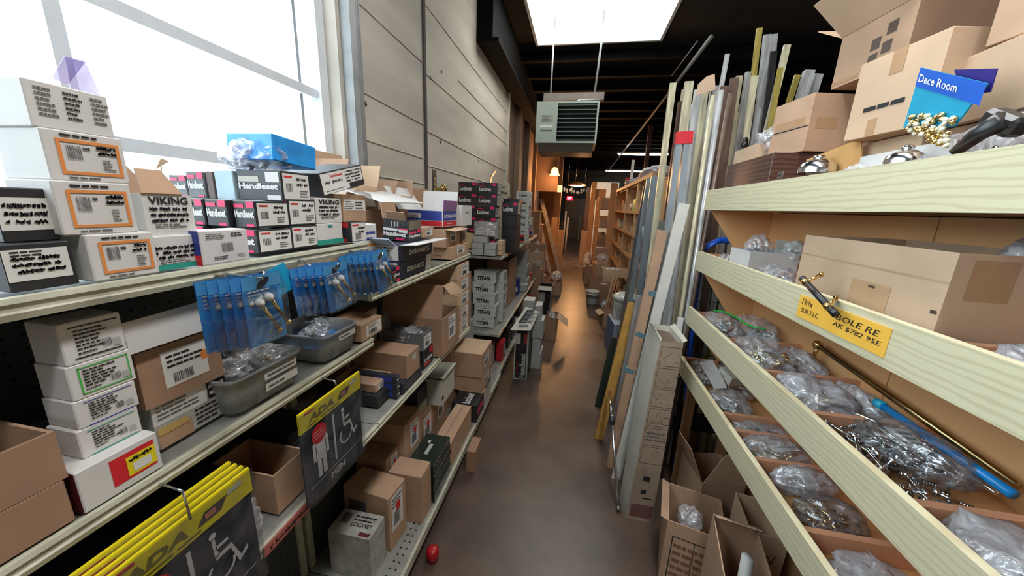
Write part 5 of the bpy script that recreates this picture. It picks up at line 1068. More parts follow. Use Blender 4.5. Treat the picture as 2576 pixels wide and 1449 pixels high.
b = MB(); b.tube([pa, (pa+pb)/2+Vector((0, 0, .006)), pb], [.008, .013, .016], BLK, 10); b.rbox((pa+pb)/2+Vector((.02, -.01, .02)), (.03, .06, .03), BLK, Matrix.Rotation(R(30), 3, 'X'), .006); b.build('black_fitting', label='heavy black metal fitting lying on the right part of the rack top', category='fitting')
p = at(2480, 375, 0, .628); dome(Vector((.64, p.y, 1.700)), .016, 'chrome knob in plastic at the far right of the rack top')

# ---- first bin row (between the top two boards) -----------------------------------
z0 = 1.341
c = Carton('small_open_box', 'small open white carton of bagged parts at the left end of the top bin', 'box', .635, .80, 1.415, 1.575, z0, z0+.130, WHITE, top='open', rot=1); c.flap('+x', .04, 80, OFFW); c.done()
bag('plastic_bag', 'clear bag of parts poking out of the small white carton', 'bag', (.70, 1.50, z0+.09), (.09, .09, .12), 111, CLEAR, 'bars', CHROME, 8)
bag('plastic_bag', 'clear bag with a black part rising behind the small white carton', 'bag', (.80, 1.44, z0+.09), (.09, .08, .11), 112, CLEAR, 'bars', BLK, 5)
bag('plastic_bag', 'small clear bag of yellow parts at the far corner of the top bin', 'bag', (.655, 1.66, z0), (.07, .12, .11), 113, CLEAR, 'bars', BRASS, 5)
bag('plastic_bag', 'clear bags of screws between the white carton and the big brown tray', 'bag', (.67, 1.28, z0), (.09, .21, .12), 114, CLEAR, 'bars', CHROME, 10)
c = Carton('cardboard_box', 'big open brown tray carton with stapled side and tape in the top bin', 'box', .640, .88, .70, 1.135, z0+.001, 1.553, KRAFT3, top='open', rot=-2)
F = c.face('-x'); rect(c.deco, F, .0, .74, 1, .76, KRAFT); rect(c.deco, F, .5, .2, .75, .6, mat('tape_patch', (.50, .32, .18), .3)); rect(c.deco, F, .62, .55, .66, .575, STEEL, .002); rect(c.deco, F, .965, .48, .99, .51, STEEL, .002)
F = c.face('-y'); rect(c.deco, F, .1, .62, .35, .95, TAPE); words(c.deco, F, .5, .38, .75, .44, 1, INK, c.rnd, 1); c.done()
b = MB(); rect(b, Face((.8695, .69, z0), (0, 0, .01), (0, .01, 0)), 0, 0, 1, 1, KRAFT)
bag('plastic_bag', 'clear bag crest showing above the big brown tray', 'bag', (.80, .72, 1.48), (.10, .20, .13), 115, MILKY)
bag('plastic_bag', 'clear bags with a white slip at the right of the top bin', 'bag', (.665, .59, z0), (.08, .13, .11), 116, MILKY, paper=True)
bag('plastic_bag', 'milky bag of parts at the right edge of the top bin', 'bag', (.67, .45, z0), (.09, .12, .12), 117, MILKY)
# note and black-and-gold pull on the second board
NOTE = mat('orange_note', (.85, .47, .06), .6, nz=.03)
ya, yb_ = at(2015, 740, 0, .598).y, at(2240, 840, 0, .598).y
F = Face((.5985, ya, 1.405), (0, yb_-ya, 0), (0, 0, -.062)); 
b = MB(); b.box(.5978, .5992, yb_, ya, 1.343, 1.402, NOTE); F = Face((.5978, ya, 1.343), (0, yb_-ya, 0), (0, 0, .059))
text(b, F, .05, .62, .20, .88, '19/1x', INK, .0, shear=.2); text(b, F, .06, .28, .30, .48, 'SUB 2 LC', INK, .0, shear=.1); text(b, F, .50, .58, .93, .80, 'BOLE RE', INK, .0, shear=.2); text(b, F, .48, .28, .96, .48, 'AK $782 95E', INK, .0, shear=.2); b.build('price_note', label='orange handwritten note taped to the second board', category='note')
t = thing('door_pull', 'black bar pull with brass posts and collars on the orange note', 'handle', at(2060, 745, 0, .57))
a, e = at(2018, 700, 0, .563), at(2103, 792, 0, .563)
b = MB(); d = (e-a); b.tube([a+d*.10, a+d*.80], .0072, BLK, 12); b.build('bar', t)
for k0, k1 in ((0, .08), (.86, 1)): b = MB(); b.tube([a+d*k0, a+d*k1], .0078, BLK, 12); b.build('end_cap', t)
for k, (px, py) in ((.12, (2068, 690)), (.80, (2105, 748))):
    b = MB(); b.tube([a+d*(k-.03), a+d*(k+.03)], .0088, BRASS, 12); b.build('collar', t)
    q = at(px, py, 0, .5975); b = MB(); b.tube([a+d*k, q], .0046, BRASS, 8); b.lathe(q, [(.003, -.006), (.007, 0), (0, .0005)], BRASS, 10, (1, 0, 0)); b.build('post', t)

# ---- second bin row ------------------------------------------------------------
z0 = 1.053
for k, (x, y, sx, sy, h, m, cm, cn) in enumerate(((.69, 1.66, .13, .25, .13, CLEAR, CHROME, 'far end of the middle bins, with a green zip'), (.82, 1.63, .13, .28, .13, CLEAR, STEEL, 'back of the far middle bin'), (.70, 1.31, .15, .26, .14, CLEAR, BRASS, 'brass filled, second compartment of the middle bins'), (.825, 1.31, .09, .21, .10, MILKY, BRASS, 'back of the second middle compartment'), (.71, 1.045, .16, .21, .12, MILKY, BRASS, 'third middle compartment, before the brass bar end'), (.82, 1.045, .06, .18, .10, MILKY, BRASS, 'back of the third middle compartment'), (.70, .50, .15, .25, .12, MILKY, CHROME, 'nearest middle compartment, bluish'), (.825, .50, .09, .19, .10, MILKY, CHROME, 'nearest middle compartment, at the back'))):
    bag('plastic_bag', 'clear bag of small parts, %s' % cn, 'bag', (x, y, z0), (sx, sy, h), 120+k, m, 'bars', cm, 22, paper=(k in (2, 4, 5)), rot=0, cs=1.1)
b = MB(); pts = [(.66+.02*k, 1.70-.035*k, z0+.105+.012*math.sin(k)) for k in range(7)]; b.tube(pts, .004, GREEN, 6); b.build('zip_strip', label='green zip edge curving over the bags at the far middle bin', category='zip')
# brass towel bar against the back panel
a, e = at(2057, 868, 0, .855), at(2560, 1222, 0, .855)
t = thing('towel_bar', 'brass towel bar with a ball end and flared foot along the back panel', 'towel bar', a)
b = MB(); b.tube([a, e], .0085, mat('tarnished_brass', (.42, .32, .15), .25, 1, nz=.4), 12); b.build('bar', t)
b = MB(); b.lathe(a, [(0, -.017), (.010, -.013), (.0165, 0), (.012, .012), (0, .017)], BRASS, 16); b.build('ball_end', t)
q = at(2042, 922, 0, .868); b = MB(); b.tube([a, (a+q)/2, q], [.008, .007, .010], BRASS, 10); b.lathe(q, [(.009, -.022), (.012, -.014), (.026, -.004), (.028, 0), (0, .001)], BRASS, 18, (.8, 0, -.6)); b.build('foot', t)
# blue tube and slim chrome rod
a, e = at(2215, 1018, 0, .80), at(2550, 1245, 0, .80)
t = thing('blue_tube', 'bright blue wrapped tube lying across the middle bins', 'tube', a); b = MB(); b.tube([a, e], .0095, mat('blue_tube_paint', (.01, .26, .68), .18), 12); b.build('tube', t)
b = MB(); b.tube([a+Vector((0, .012, 0)), a+Vector((0, -.01, 0))], .0115, mat('blue_cap', (.02, .42, .62), .35), 12); b.build('end_cap', t)
a, e = at(2030, 990, 0, .76), at(2205, 1062, 0, .76); b = MB(); b.tube([a, e], .0048, CHROME, 10); b.build('chrome_rod', label='slim chrome rod lying across the middle bins', category='rod')
a, e = at(2340, 1130, 0, .83), at(2508, 1242, 0, .83); b = MB(); b.tube([a, e], .0045, CHROME, 10); b.build('chrome_rod', label='second chrome rod lying along the blue tube', category='rod')
# loose chrome bolts in the open compartment
rd = random.Random(77)
def bolt(label):
    t = thing('chrome_bolt', label, 'bolt', (.70, .78, z0+.012), 'loose chrome bolts in the open middle bin')
    b = MB(); b.tube([(.67, .78, z0+.012), (.725, .78, z0+.012)], .0042, CHROME, 8); b.build('shank', t)
    b = MB(); b.lathe((.67, .78, z0+.012), [(0, -.006), (.008, -.004), (.009, 0), (.004, .002)], CHROME, 8, (1, 0, 0)); b.build('head', t)
    b = MB()
    for k in range(5): b.lathe((.70+.004*k, .78, z0+.012), [(.0042, 0), (.0056, .001), (.0042, .002)], CHROME, 8, (1, 0, 0))
    b.build('thread', t)
    return t
b0 = bolt('loose chrome bolt in the open middle bin before the blue tube')
for k in range(46):
    o = dup(b0, (rd.uniform(-.045, .06), rd.uniform(-.11, .12), rd.uniform(0, .04))); o.rotation_euler = (rd.uniform(-.3, .3), rd.uniform(-.3, .3), rd.uniform(0, 6.28))
b0.rotation_euler = (0, 0, .7)
bag('plastic_bag', 'long clear bag of chrome screws hanging beside the blue tube', 'bag', (.75, .80, z0+.02), (.12, .20, .11), 140, clear('clear_gloss', (.6, .62, .64), .75, .1), 'bars', CHROME, 40, paper=True, rot=20)

# ---- third bin row ---------------------------------------------------------------
z0 = .776
for k, (x, y, sx, sy, h, m, cm, cn) in enumerate(((.68, 1.75, .11, .19, .12, CLEAR, BRASS, 'far end of the lowest bins'), (.81, 1.70, .13, .28, .12, CLEAR, BRASS, 'far end of the lowest bins, at the back'), (.70, 1.48, .15, .20, .10, CLEAR, STEEL, 'lowest bins, below the bent white card'), (.74, 1.305, .21, .088, .07, CLEAR, BLK, 'narrow lowest compartment with dark parts'), (.73, 1.175, .20, .125, .10, CLEAR, BRASS, 'fourth compartment of the lowest bins'), (.74, 1.04, .17, .085, .10, MILKY, CHROME, 'beside the brass filled bag in the lowest bins'), (.735, .915, .165, .115, .10, clear('clear_gloss', (.6, .62, .64), .75, .1), BRASS, 'brightest brass filled one in the lowest bins'), (.72, .70, .18, .22, .09, MILKY, CHROME, 'nearest compartment of the lowest bins'))):
    bag('plastic_bag', 'clear bag of small parts, %s' % cn, 'bag', (x, y, z0), (sx, sy, h), 150+k, m, 'bars', cm, 46 if k == 6 else 20, paper=(k in (3, 4, 5)), rot=0, cs=1.1)
c = Carton('small_open_box', 'small grey printed box end in the far lowest bin', 'box', .70, .78, 1.56, 1.64, z0+.085, z0+.135, OFFW, rot=20, tilt=(14, 'X')); words(c.deco, c.face('-x'), .2, .4, .6, .6, 2, INK, c.rnd); c.done()
b = MB(); v = [(.635, 1.70, z0+.115), (.70, 1.72, z0+.13), (.70, 1.60, z0+.11), (.635, 1.58, z0+.105)]; b.add(v, [(0, 1, 2, 3)], WHITE); b.add([(.635, 1.58, z0+.106), (.70, 1.60, z0+.111), (.69, 1.50, z0+.095), (.635, 1.49, z0+.09)], [(0, 1, 2, 3)], WHITE); b.build('bent_card', label='folded white card lying on the bags of the lowest far bin', category='card')

# ---- cartons on the floor under the rack -------------------------------------------
c = Carton('cardboard_box', 'open brown carton with a ruled print, at the foot of the rack', 'box', .50, .72, 1.27, 1.50, 0, .33, KRAFT, rot=-14, top='open'); F = c.face('-y'); frame(c.deco, F, .12, .05, .98, .80, .004, INK); rect(c.deco, F, .5, .06, .515, .8, INK); words(c.deco, F, .16, .15, .94, .72, 5, mat('brown_print', (.22, .10, .06), .7), c.rnd); c.flap('-x', .03, 160); c.done()
bag('plastic_bag', 'small clear bag inside the ruled carton', 'bag', (.60, 1.40, .22), (.10, .10, .12), 170, CLEAR)
c = Carton('cardboard_box', 'tall brown carton with handwriting and a lifted flap, before the ruled one', 'box', .56, .70, .93, 1.18, 0, .50, KRAFT, rot=-12, top='open'); F = c.face('-y'); scrawl(c.deco, F, .35, .55, .65, .75, 3, INK, c.rnd); c.flap('+y', .06, 35, KRAFT3); c.done()
b = MB(); b.tube([(.64, 1.0, .05), (.63, 1.02, .52)], .018, GREYB, 10); b.build('wrapped_bar', label='grey wrapped bar standing in the tall handwritten carton', category='bar')
c = Carton('cardboard_box', 'brown carton with two pointed flaps standing up in the shade', 'box', .66, .86, 1.53, 1.75, 0, .36, KRAFT, rot=8, top='open'); c.flap('-y', .18, 95, KRAFT3, 0, 1, .35); c.flap('-x', .16, 110, KRAFT2, 0, 1, .2); c.done()
c = Carton('cardboard_box', 'shallow brown carton with writing behind the tall handwritten one', 'box', .77, .90, 1.24, 1.44, 0, .40, KRAFT3, rot=-8, top='open'); scrawl(c.deco, c.face('-y'), .2, .6, .8, .85, 1, INK, c.rnd); c.done()
c = Carton('cardboard_box', 'reddish brown carton corner right below the lowest board', 'box', .70, .84, .70, .86, 0, .60, mat('red_brown_board', (.34, .15, .085), .7), rot=-20); c.done()
c = Carton('storage_bin', 'dark grey plastic crate under the lowest bins', 'box', .74, .90, 1.50, 1.56, .45, .60, mat('crate_grey', (.10, .11, .12), .4)); 
# ================================================================== blue cart, grid panel and the leaning stock at the rack's end
t = thing('wire_cart', 'blue tube framed cart with black wire mesh behind the bin rack', 'cart', (.72, 2.02, 0))
BT = mat('blue_enamel', (.01, .10, .62), .25)
pts = [at(1725, 1060, 1, 1.97), at(1735, 880, 1, 1.97), at(1748, 740, 1, 1.97), at(1762, 650, 1, 1.97), at(1780, 618, 1, 1.97), at(1810, 604, 1, 1.97), at(1845, 606, 1, 1.97), at(1880, 640, 1, 1.97)]
pts = [Vector((pts[0].x-.02, 1.97, .05))]+pts; b = MB(); b.tube(pts, .016, BT, 12); b.build('frame_tube', t)
b = MB(); x0 = .66
for k in range(7): b.tube([(x0+.04*k, 1.99, .35), (x0+.04*k, 1.99, 1.30)], .0025, BLK, 5)
for k in range(13): b.tube([(.64, 1.99, .35+.078*k), (.90, 1.99, .35+.078*k)], .0025, BLK, 5)
b.build('wire_mesh', t)
b = MB(); b.box(.62, .90, 1.99, 2.3, .33, .35, BLK); b.build('tray', t)

def plank(name, label, cat, top, bot, Y, w_, th, m, lean=.0, z0=0.0, group=None, build=True, parent=None):
    "a straight length standing on the floor: its top and a lower point measured on y = Y"
    a = at(*top, 1, Y); e = at(*bot, 1, Y); d = (e-a); k = (z0-a.z)/d.z; f = a+d*k
    f = Vector((f.x, Y-lean, z0)); u = (a-f).normalized(); n = Vector((0, 1, 0)); s_ = u.cross(n).normalized(); n = s_.cross(u)
    vs = [];
    for q in (f, a):
        for sx, sy in ((-1, 0), (1, 0), (1, 1), (-1, 1)): vs.append(q+s_*(sx*w_/2)+n*(sy*th))
    zmin = min(v.z for v in vs[:4])
    for i in range(4): vs[i] = vs[i]+u*((z0-vs[i].z)/u.z)
    b = MB(); b.add(vs, [(0, 3, 2, 1), (4, 5, 6, 7), (0, 1, 5, 4), (1, 2, 6, 5), (2, 3, 7, 6), (3, 0, 4, 7)], m)
    F = Face(vs[0], vs[1]-vs[0], vs[4]-vs[0]); b.F = F
    if not build: return b
    return b.build(name, parent, label=label, category=cat, group=group)
SILV = mat('wrapped_aluminium', (.66, .66, .66), .25, .3, nz=.4, sc=12, stretch=(6, 6, .6))
GOLDW = mat('wrapped_gold_trim', (.62, .56, .38), .3, .1, nz=.45, sc=12, stretch=(6, 6, .5))
GOLDB = mat('shiny_gold_trim', (.66, .52, .14), .25, .5, nz=.4, sc=14, stretch=(6, 6, .6))
BRZ = mat('bronze_trim', (.20, .13, .10), .35, .3, nz=.4, sc=10, stretch=(6, 6, .6))
GREYS = mat('grey_steel_strip', (.33, .38, .42), .3, .3, nz=.2, sc=6, stretch=(6, 6, .5))
CARDW = mat('white_tube_card', (.62, .61, .56), .5, nz=.08)
# (top px, lower px, Y, width, thickness, material, words)
S = [((1694, 208), (1640, 640), 2.30, .035, .02, GOLDW, 'wrapped gold strip farthest left in the tall bundle'),
     ((1735, 204), (1690, 560), 2.25, .045, .02, GOLDW, 'wide wrapped gold strip beside the one farthest left'),
     ((1712, 255), (1668, 600), 2.38, .022, .02, BRZ, 'thin bronze strip between the two left gold ones'),
     ((1757, 225), (1716, 560), 2.20, .035, .02, SILV, 'silver wrapped strip right of the red taped pair'),
     ((1778, 205), (1722, 640), 2.14, .03, .02, GOLDW, 'gold wrapped strip right of the silver one'),
     ((1800, 215), (1742, 660), 2.09, .036, .022, SILV, 'broad silver wrapped strip in the middle of the bundle'),
     ((1825, 215), (1762, 650), 2.16, .034, .02, BRZ, 'brown bronze strip in the middle of the bundle'),
     ((1831, 135), (1800, 300), 2.24, .022, .012, SILV, 'thin shiny silver strip rising above the middle of the bundle'),
     ((1850, 195), (1800, 560), 2.20, .04, .02, BRZ, 'reddish bronze strip right of the middle'),
     ((1862, 190), (1815, 500), 2.26, .03, .02, GOLDW, 'dull gold strip behind the bronze ones'),
     ((1885, 180), (1862, 330), 2.28, .028, .02, SILV, 'silver strip left of the tallest gold one'),
     ((1912, 70), (1880, 330), 2.22, .026, .012, GOLDB, 'tallest strip, shiny gold, reaching the top of the view'),
     ((1932, 86), (1905, 330), 2.30, .034, .016, SILV, 'tall pinkish silver strip behind the tallest gold one'),
     ((1950, 85), (1925, 330), 2.36, .03, .016, SILV, 'tall clear wrapped silver strip right of the tallest gold one'),
     ((1948, 128), (1925, 330), 2.18, .028, .014, BLK, 'black strip beside the tall silver ones'),
     ((1982, 112), (1930, 330), 2.16, .030, .012, GOLDW, 'tall gold and white strip rightmost of the high ones'),
     ((1900, 190), (1880, 330), 2.12, .03, .012, GOLDW, 'short gold strip before the tallest gold one'),
     ((1965, 170), (1938, 330), 2.10, .022, .012, GOLDB, 'short bright gold strip before the tall gold and white one'),
     ((2008, 188), (1985, 260), 2.2, .026, .012, GOLDB, 'yellow strip standing alone behind the seamed carton'),
     ((2040, 175), (2015, 260), 2.24, .045, .03, SILV, 'short wide silver strip behind the seamed carton'),
     ((2062, 185), (2045, 240), 2.3, .04, .03, SILV, 'grey strip end right of the short wide silver one')]
for tp, bt, Y, w_, th, m, lab in S:
    plank('trim_strip', lab, 'metal strip', tp, bt, Y, w_, th, m, group='tall wrapped trim strips')
plank('brown_board', 'weathered brown board behind the tall strips', 'board', (1860, 262), (1800, 640), 2.5, .26, .02, mat('weathered_brown', (.20, .15, .12), .6, nz=.4, sc=8, stretch=(8, 8, .5)))
plank('brown_board', 'grey brown board behind the left of the tall strips', 'board', (1760, 300), (1700, 640), 2.62, .16, .02, mat('weathered_grey', (.27, .24, .20), .6, nz=.4, sc=8, stretch=(8, 8, .5)))
for k in range(12):
    px = 1700+k*17; plank('trim_strip', 'thin strip deep in the tall bundle, %s from the left' % ('first', 'second', 'third', 'fourth', 'fifth', 'sixth', 'seventh', 'eighth', 'ninth', 'tenth', 'eleventh', 'twelfth')[k], 'metal strip', (px+22, 225+(k*37) % 60), (px-32, 600), 2.42-.015*k, .028, .012, (GOLDW, SILV, BRZ, SILV)[k % 4], group='tall wrapped trim strips')
# cap card on the bundle
v = [at(a, e, 1, 2.05) for a, e in ((1752, 240), (1756, 212), (1778, 192), (1798, 186), (1800, 225))]; b = MB(); k = 5; b.add(v+[p+Vector((0, .004, 0)) for p in v], [tuple(range(k-1, -1, -1)), tuple(range(k, 2*k))]+[(i, (i+1) % k, k+(i+1) % k, k+i) for i in range(k)], KRAFT3); b.build('cardboard_wrap', label='brown cardboard cap on the strips left of the middle', category='cardboard')
# red taped pair
t = thing('boxed_strips', 'pair of long blue grey boxes bound with a broad red tape', 'metal strip', (.45, 2.0, 0))
for dx in (-10, 10):
    b = plank('x', '', '', (1722+dx, 332), (1683+dx*1.1, 640), 2.0, .028, .03, GREYS, build=False); b.build('strip', t)
b = MB(); q = [at(a, e, 1, 1.996) for a, e in ((1700, 362), (1742, 360), (1745, 329), (1704, 331))]; b.add(q+[p+Vector((0, .04, 0)) for p in q], [(0, 1, 2, 3), (7, 6, 5, 4), (0, 4, 5, 1), (1, 5, 6, 2), (2, 6, 7, 3), (3, 7, 4, 0)], RED); b.build('red_tape', t)
# shiny round edged strips in front
for k, (tp, bt, Y, r_, m, lab) in enumerate((((1795, 240), (1738, 620), 1.99, .011, GOLDW, 'rounded pale gold tube before the bundle, left'), ((1815, 228), (1752, 640), 1.96, .012, SILV, 'rounded silver tube before the bundle, middle'), ((1838, 235), (1768, 620), 1.95, .011, BRZ, 'rounded dark bronze tube before the bundle, right'))):
    a = at(*tp, 1, Y); e = at(*bt, 1, Y); d = e-a; f = a+d*(-a.z/d.z); b = MB(); b.tube([f, a], r_, m, 12); b.build('trim_tube', label=lab, category='metal strip', group='tall wrapped trim strips')
# lower leaning stock along the rack end
plank('steel_strip', 'blue grey steel strip nearest the wooden rack, left of the bundle', 'metal strip', (1648, 442), (1606, 760), 2.9, .05, .02, GREYS)
plank('steel_strip', 'grey steel strip beside the blue grey one, with dents', 'metal strip', (1634, 448), (1572, 850), 3.1, .04, .02, GREYS)
plank('steel_strip', 'dark grey steel strip left of the dented one', 'metal strip', (1624, 470), (1556, 860), 3.25, .03, .02, mat('dark_steel_strip', (.13, .16, .18), .35, .3))
plank('steel_strip', 'wide pale galvanised sheet strip before the steel strips', 'metal strip', (1660, 555), (1640, 760), 2.35, .085, .02, mat('galvanised', (.40, .46, .50), .35, .3, nz=.3))
plank('white_pole', 'white pole with blue writing leaning before the wooden rack', 'pole', (1618, 570), (1632, 720), 3.0, .022, .02, mat('white_pole_paint', (.6, .66, .72), .4))
plank('blue_board', 'dark blue upright board behind the white pole', 'board', (1638, 590), (1622, 700), 3.1, .07, .03, mat('deep_blue_board', (.012, .04, .20), .4))
plank('carton_strip', 'long brown carton with grey tape bands leaning in the bundle', 'carton', (1668, 580), (1560, 1060), 1.96, .050, .03, KRAFT, lean=.0)
for k, (a, e) in enumerate((((1640, 738), (0, 0)), ((1608, 840), (0, 0)), ((1580, 930), (0, 0)))):
    p = at(a[0]+2, a[1], 1, 1.975); b = MB(); b.rbox(p, (.054, .034, .026), mat('blue_grey_tape', (.10, .20, .24), .5), Matrix.Rotation(R(14), 3, 'Y')); b.build('tape_band', label='blue grey tape band on the long brown carton, %s' % ('highest', 'middle', 'lowest')[k], category='tape')
v = [(1648, 640), (1655, 690), (1632, 745), (1622, 738)]; q = [at(a, e, 1, 2.2) for a, e in v]; b = MB(); b.add(q+[p+Vector((0, .01, 0)) for p in q], [(0, 3, 2, 1), (4, 5, 6, 7), (0, 1, 5, 4), (1, 2, 6, 5), (2, 3, 7, 6), (3, 0, 4, 7)], mat('lime_green_board', (.16, .62, .20), .5)); b.build('green_sign', label='lime green board edge between the pale sheet and the brown carton', category='board')
plank('orange_board', 'orange yellow plank leaning at the foot of the stock', 'board', (1592, 762), (1530, 985), 2.35, .06, .02, mat('orange_plank', (.50, .27, .06), .5, nz=.2), lean=.12)
plank('grey_board', 'grey wrapped length between the orange plank and the brown carton', 'board', (1610, 745), (1556, 1000), 2.2, .04, .03, mat('grey_wrap', (.30, .28, .26), .5, nz=.3), lean=.1)
plank('black_board', 'black green board lowest on the aisle side of the leaning stock', 'board', (1550, 850), (1518, 965), 2.75, .075, .02, mat('black_green_plank', (.02, .03, .022), .4), lean=.1)
plank('steel_rod', 'thin grey rod left of the orange plank', 'rod', (1600, 640), (1550, 880), 2.6, .016, .016, STEEL)
b = plank('x', '', '', (1722, 512), (1562, 1140), 1.90, .052, .012, CARDW, lean=.03, build=False)
F = b.F
rect(b, F, -.01, .655, 1.01, .675, RED, .001); rect(b, F, -.01, .68, 1.01, .70, RED, .001); rect(b, F, -.01, .63, 1.01, .65, RED, .001)
scrawl(b, F, .3, .80, .7, .86, 4, INK, rr); scrawl(b, F, .3, .73, .7, .78, 2, INK, rr); rect(b, F, .25, .20, .6, .32, GREYB, .001); words(b, F, .3, .22, .5, .3, 6, GREYINK, rr, e=.002)
b.build('white_carton_strip', label='long white carton with three red bands leaning in front of the stock', category='carton')
# printed closet carton standing in front: pictogram side and white side
pT = [at(1662, 858, 1, 1.60), at(1720, 862, 1, 1.60)]; pB = [at(1573, 1310, 1, 1.60), at(1640, 1312, 1, 1.60)]
fz = 0.0
d0 = pB[0]-pT[0]; B0 = pT[0]+d0*(-pT[0].z/d0.z); d1 = pB[1]-pT[1]; B1 = pT[1]+d1*(-pT[1].z/d1.z)
off = Vector((-.015, .20, 0)); offb = Vector((-.02, .13, 0))
T0, T1 = pT; T3 = T0+off+Vector((0, 0, .02)); T2 = T1+off+Vector((0, 0, .01)); B3 = B0+offb; B2 = B1+offb
OLDC = mat('aged_white_carton', (.56, .53, .44), .6, nz=.15, sc=5); OLDK = mat('aged_brown_carton', (.33, .25, .18), .7, nz=.2, sc=5)
t = thing('closet_part_carton', 'tall open ended carton with drawn instruction panels standing in front', 'carton', (B0+B1+B2+B3)/4)
b = MB(); b.add([B0, B1, T1, T0], [(0, 1, 2, 3)], OLDK); b.add([B3, B0, T0, T3], [(0, 1, 2, 3)], OLDC); b.add([B1, B2, T2, T1], [(0, 1, 2, 3)], OLDC); b.add([B2, B3, T3, T2], [(0, 1, 2, 3)], OLDC)
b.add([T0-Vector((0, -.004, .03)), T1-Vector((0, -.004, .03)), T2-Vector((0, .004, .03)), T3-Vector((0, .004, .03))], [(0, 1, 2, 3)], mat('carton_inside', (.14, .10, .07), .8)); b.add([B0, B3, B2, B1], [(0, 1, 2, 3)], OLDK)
rd = random.Random(4); F = Face(B0, B1-B0, T0-B0)
n = 9
for k in range(n):
    v0 = .985-(k+1)*.106; v1 = v0+.096
    if k < 6: frame(b, F, .08, v0, .94, v1, .0015, INK)
    for j in range(7 if k < 5 else 3):
        u = rd.uniform(.15, .75); v = rd.uniform(v0+.015, v1-.02); du, dv = rd.uniform(-.12, .2), rd.uniform(-.02, .025); L = math.hypot(du*F.w, dv*F.h)+1e-6; nx, ny = -dv*F.h/L*.001/F.w, du*F.w/L*.001/F.h
        b.add([F.p(u-nx, v-ny, .0012), F.p(u+du-nx, v+dv-ny, .0012), F.p(u+du+nx, v+dv+ny, .0012), F.p(u+nx, v+ny, .0012)], [(0, 1, 2, 3)], GREYINK)
    if k == 4: words(b, F, .15, v0+.02, .85, v1-.02, 3, GREYINK, rd)
    if k == 6: rect(b, F, .35, v0, .6, v0+.03, INK)
    if k == 7: rect(b, F, .35, v0+.03, .55, v0+.055, INK); rect(b, F, .45, v0, .8, v0+.008, INK)
    if k == 8: rect(b, F, .1, .02, .95, .10, mat('faded_maroon_print', (.16, .07, .06), .7))
A = [k*PI/9 for k in range(18)]; 
for k in range(18):
    a0, a1 = k*PI/9, (k+1)*PI/9; c_ = (.72, .595)
    P_ = lambda r_, a_: F.p(c_[0]+r_*math.cos(a_)/F.w, c_[1]+r_*math.sin(a_)/F.h, .0016)
    b.add([P_(.020, a0), P_(.022, a0), P_(.022, a1), P_(.020, a1)], [(0, 1, 2, 3)], INK)
F = Face(B3, B0-B3, T3-B3)
for (u0, u1) in ((.30, .56), (.62, .88)):
    for (v0, v1) in ((.64, .72), (.73, .81), (.82, .88)): rect(b, F, u0, v0, u1, v1, mat('slate_print', (.07, .09, .11), .5), .001)
rect(b, F, .75, .0, .77, .62, GREYINK, .001); rect(b, F, .86, .0, .88, .62, GREYINK, .001); rect(b, F, .3, .2, .55, .33, GREYB, .001)
b.build('tube', t)
for (pa, pb_, h, s_) in ((T0, T3, .03, -1),):
    b = MB(); u = (pb_-pa); b.add([pa, pb_, pb_+Vector((-.02, 0, .02)), (pa+pb_)/2+Vector((-.012, 0, .03)), pa+Vector((.005, 0, .012))], [(0, 1, 2, 3, 4), (4, 3, 2, 1, 0)], OLDC); b.build('torn_flap', t)
b = MB(); b.add([T1, T2, T2+Vector((.02, -.01, .02)), T1+Vector((.015, 0, .012))], [(0, 1, 2, 3), (3, 2, 1, 0)], OLDC); b.build('torn_flap', t)
b = MB(); b.add([at(1703, 800, 1, 1.95), at(1722, 800, 1, 1.95), at(1718, 860, 1, 1.95), at(1700, 850, 1, 1.95)], [(3, 2, 1, 0), (0, 1, 2, 3)], PAPER)
plank('white_strip', 'short white slat end behind the tall instruction carton', 'board', (1713, 800), (1700, 880), 1.93, .03, .01, PAPER)
# chrome rods by the floor
a, e = at(1535, 990, 1, 1.9), at(1555, 1275, 2, .02); m_ = a+(e-a)*.25
a = at(1533, 985, 1, 2.2)
t = thing('telescopic_rod', 'slim chrome rod with a black joint leaning down to the floor', 'rod', e)
b = MB(); b.tube([e, m_], .0085, CHROME, 10); b.build('tube', t); b = MB(); b.tube([m_, a], .0105, CHROME, 10); b.build('outer_tube', t)
b = MB(); d = (a-e).normalized(); b.tube([m_-d*.02, m_+d*.02], .014, BLK, 10); b.build('joint', t); b = MB(); b.tube([e-d*.02, e+d*.012], .012, STEEL, 10); b.build('end_cap', t)
# ================================================================== the middle distance, right: wooden cubby rack
def boards(name, label, cat, parts, m=PINE, group=None):
    "parts: (part name, x0, x1, y0, y1, z0, z1[, material])"
    xs = [p[1] for p in parts]; ys = [p[3] for p in parts]; zs = [p[5] for p in parts]
    t = thing(name, label, cat, ((min(xs)+max(p[2] for p in parts))/2, (min(ys)+max(p[4] for p in parts))/2, min(zs)), group)
    for p in parts:
        b = MB(); b.box(*p[1:7], p[7] if len(p) > 7 else m); b.build(p[0], t)
    return t
X0, X1 = .75, 1.15
zs_ = (.30, .62, .95, 1.275, 1.595, 1.975)
P = []
for y, w_ in ((4.12, .04), (5.02, .07), (6.15, .04), (7.80, .05)):
    P.append(('post', X0, X0+.04, y, y+w_, 0, 1.972))
    P.append(('divider', X0+.04, X1-.02, y+.01, y+.03, .0, 1.95, MASON))
for z in zs_: P.append(('shelf', X0+.041, X1-.02, 4.16, 7.80, z-.018, z, PINE))
for z in zs_[:-1]:
    for (a, e) in ((4.161, 5.019), (5.091, 6.149), (6.191, 7.799)): P.append(('shelf_edge', X0, X0+.0405, a, e, z-.03, z+.002))
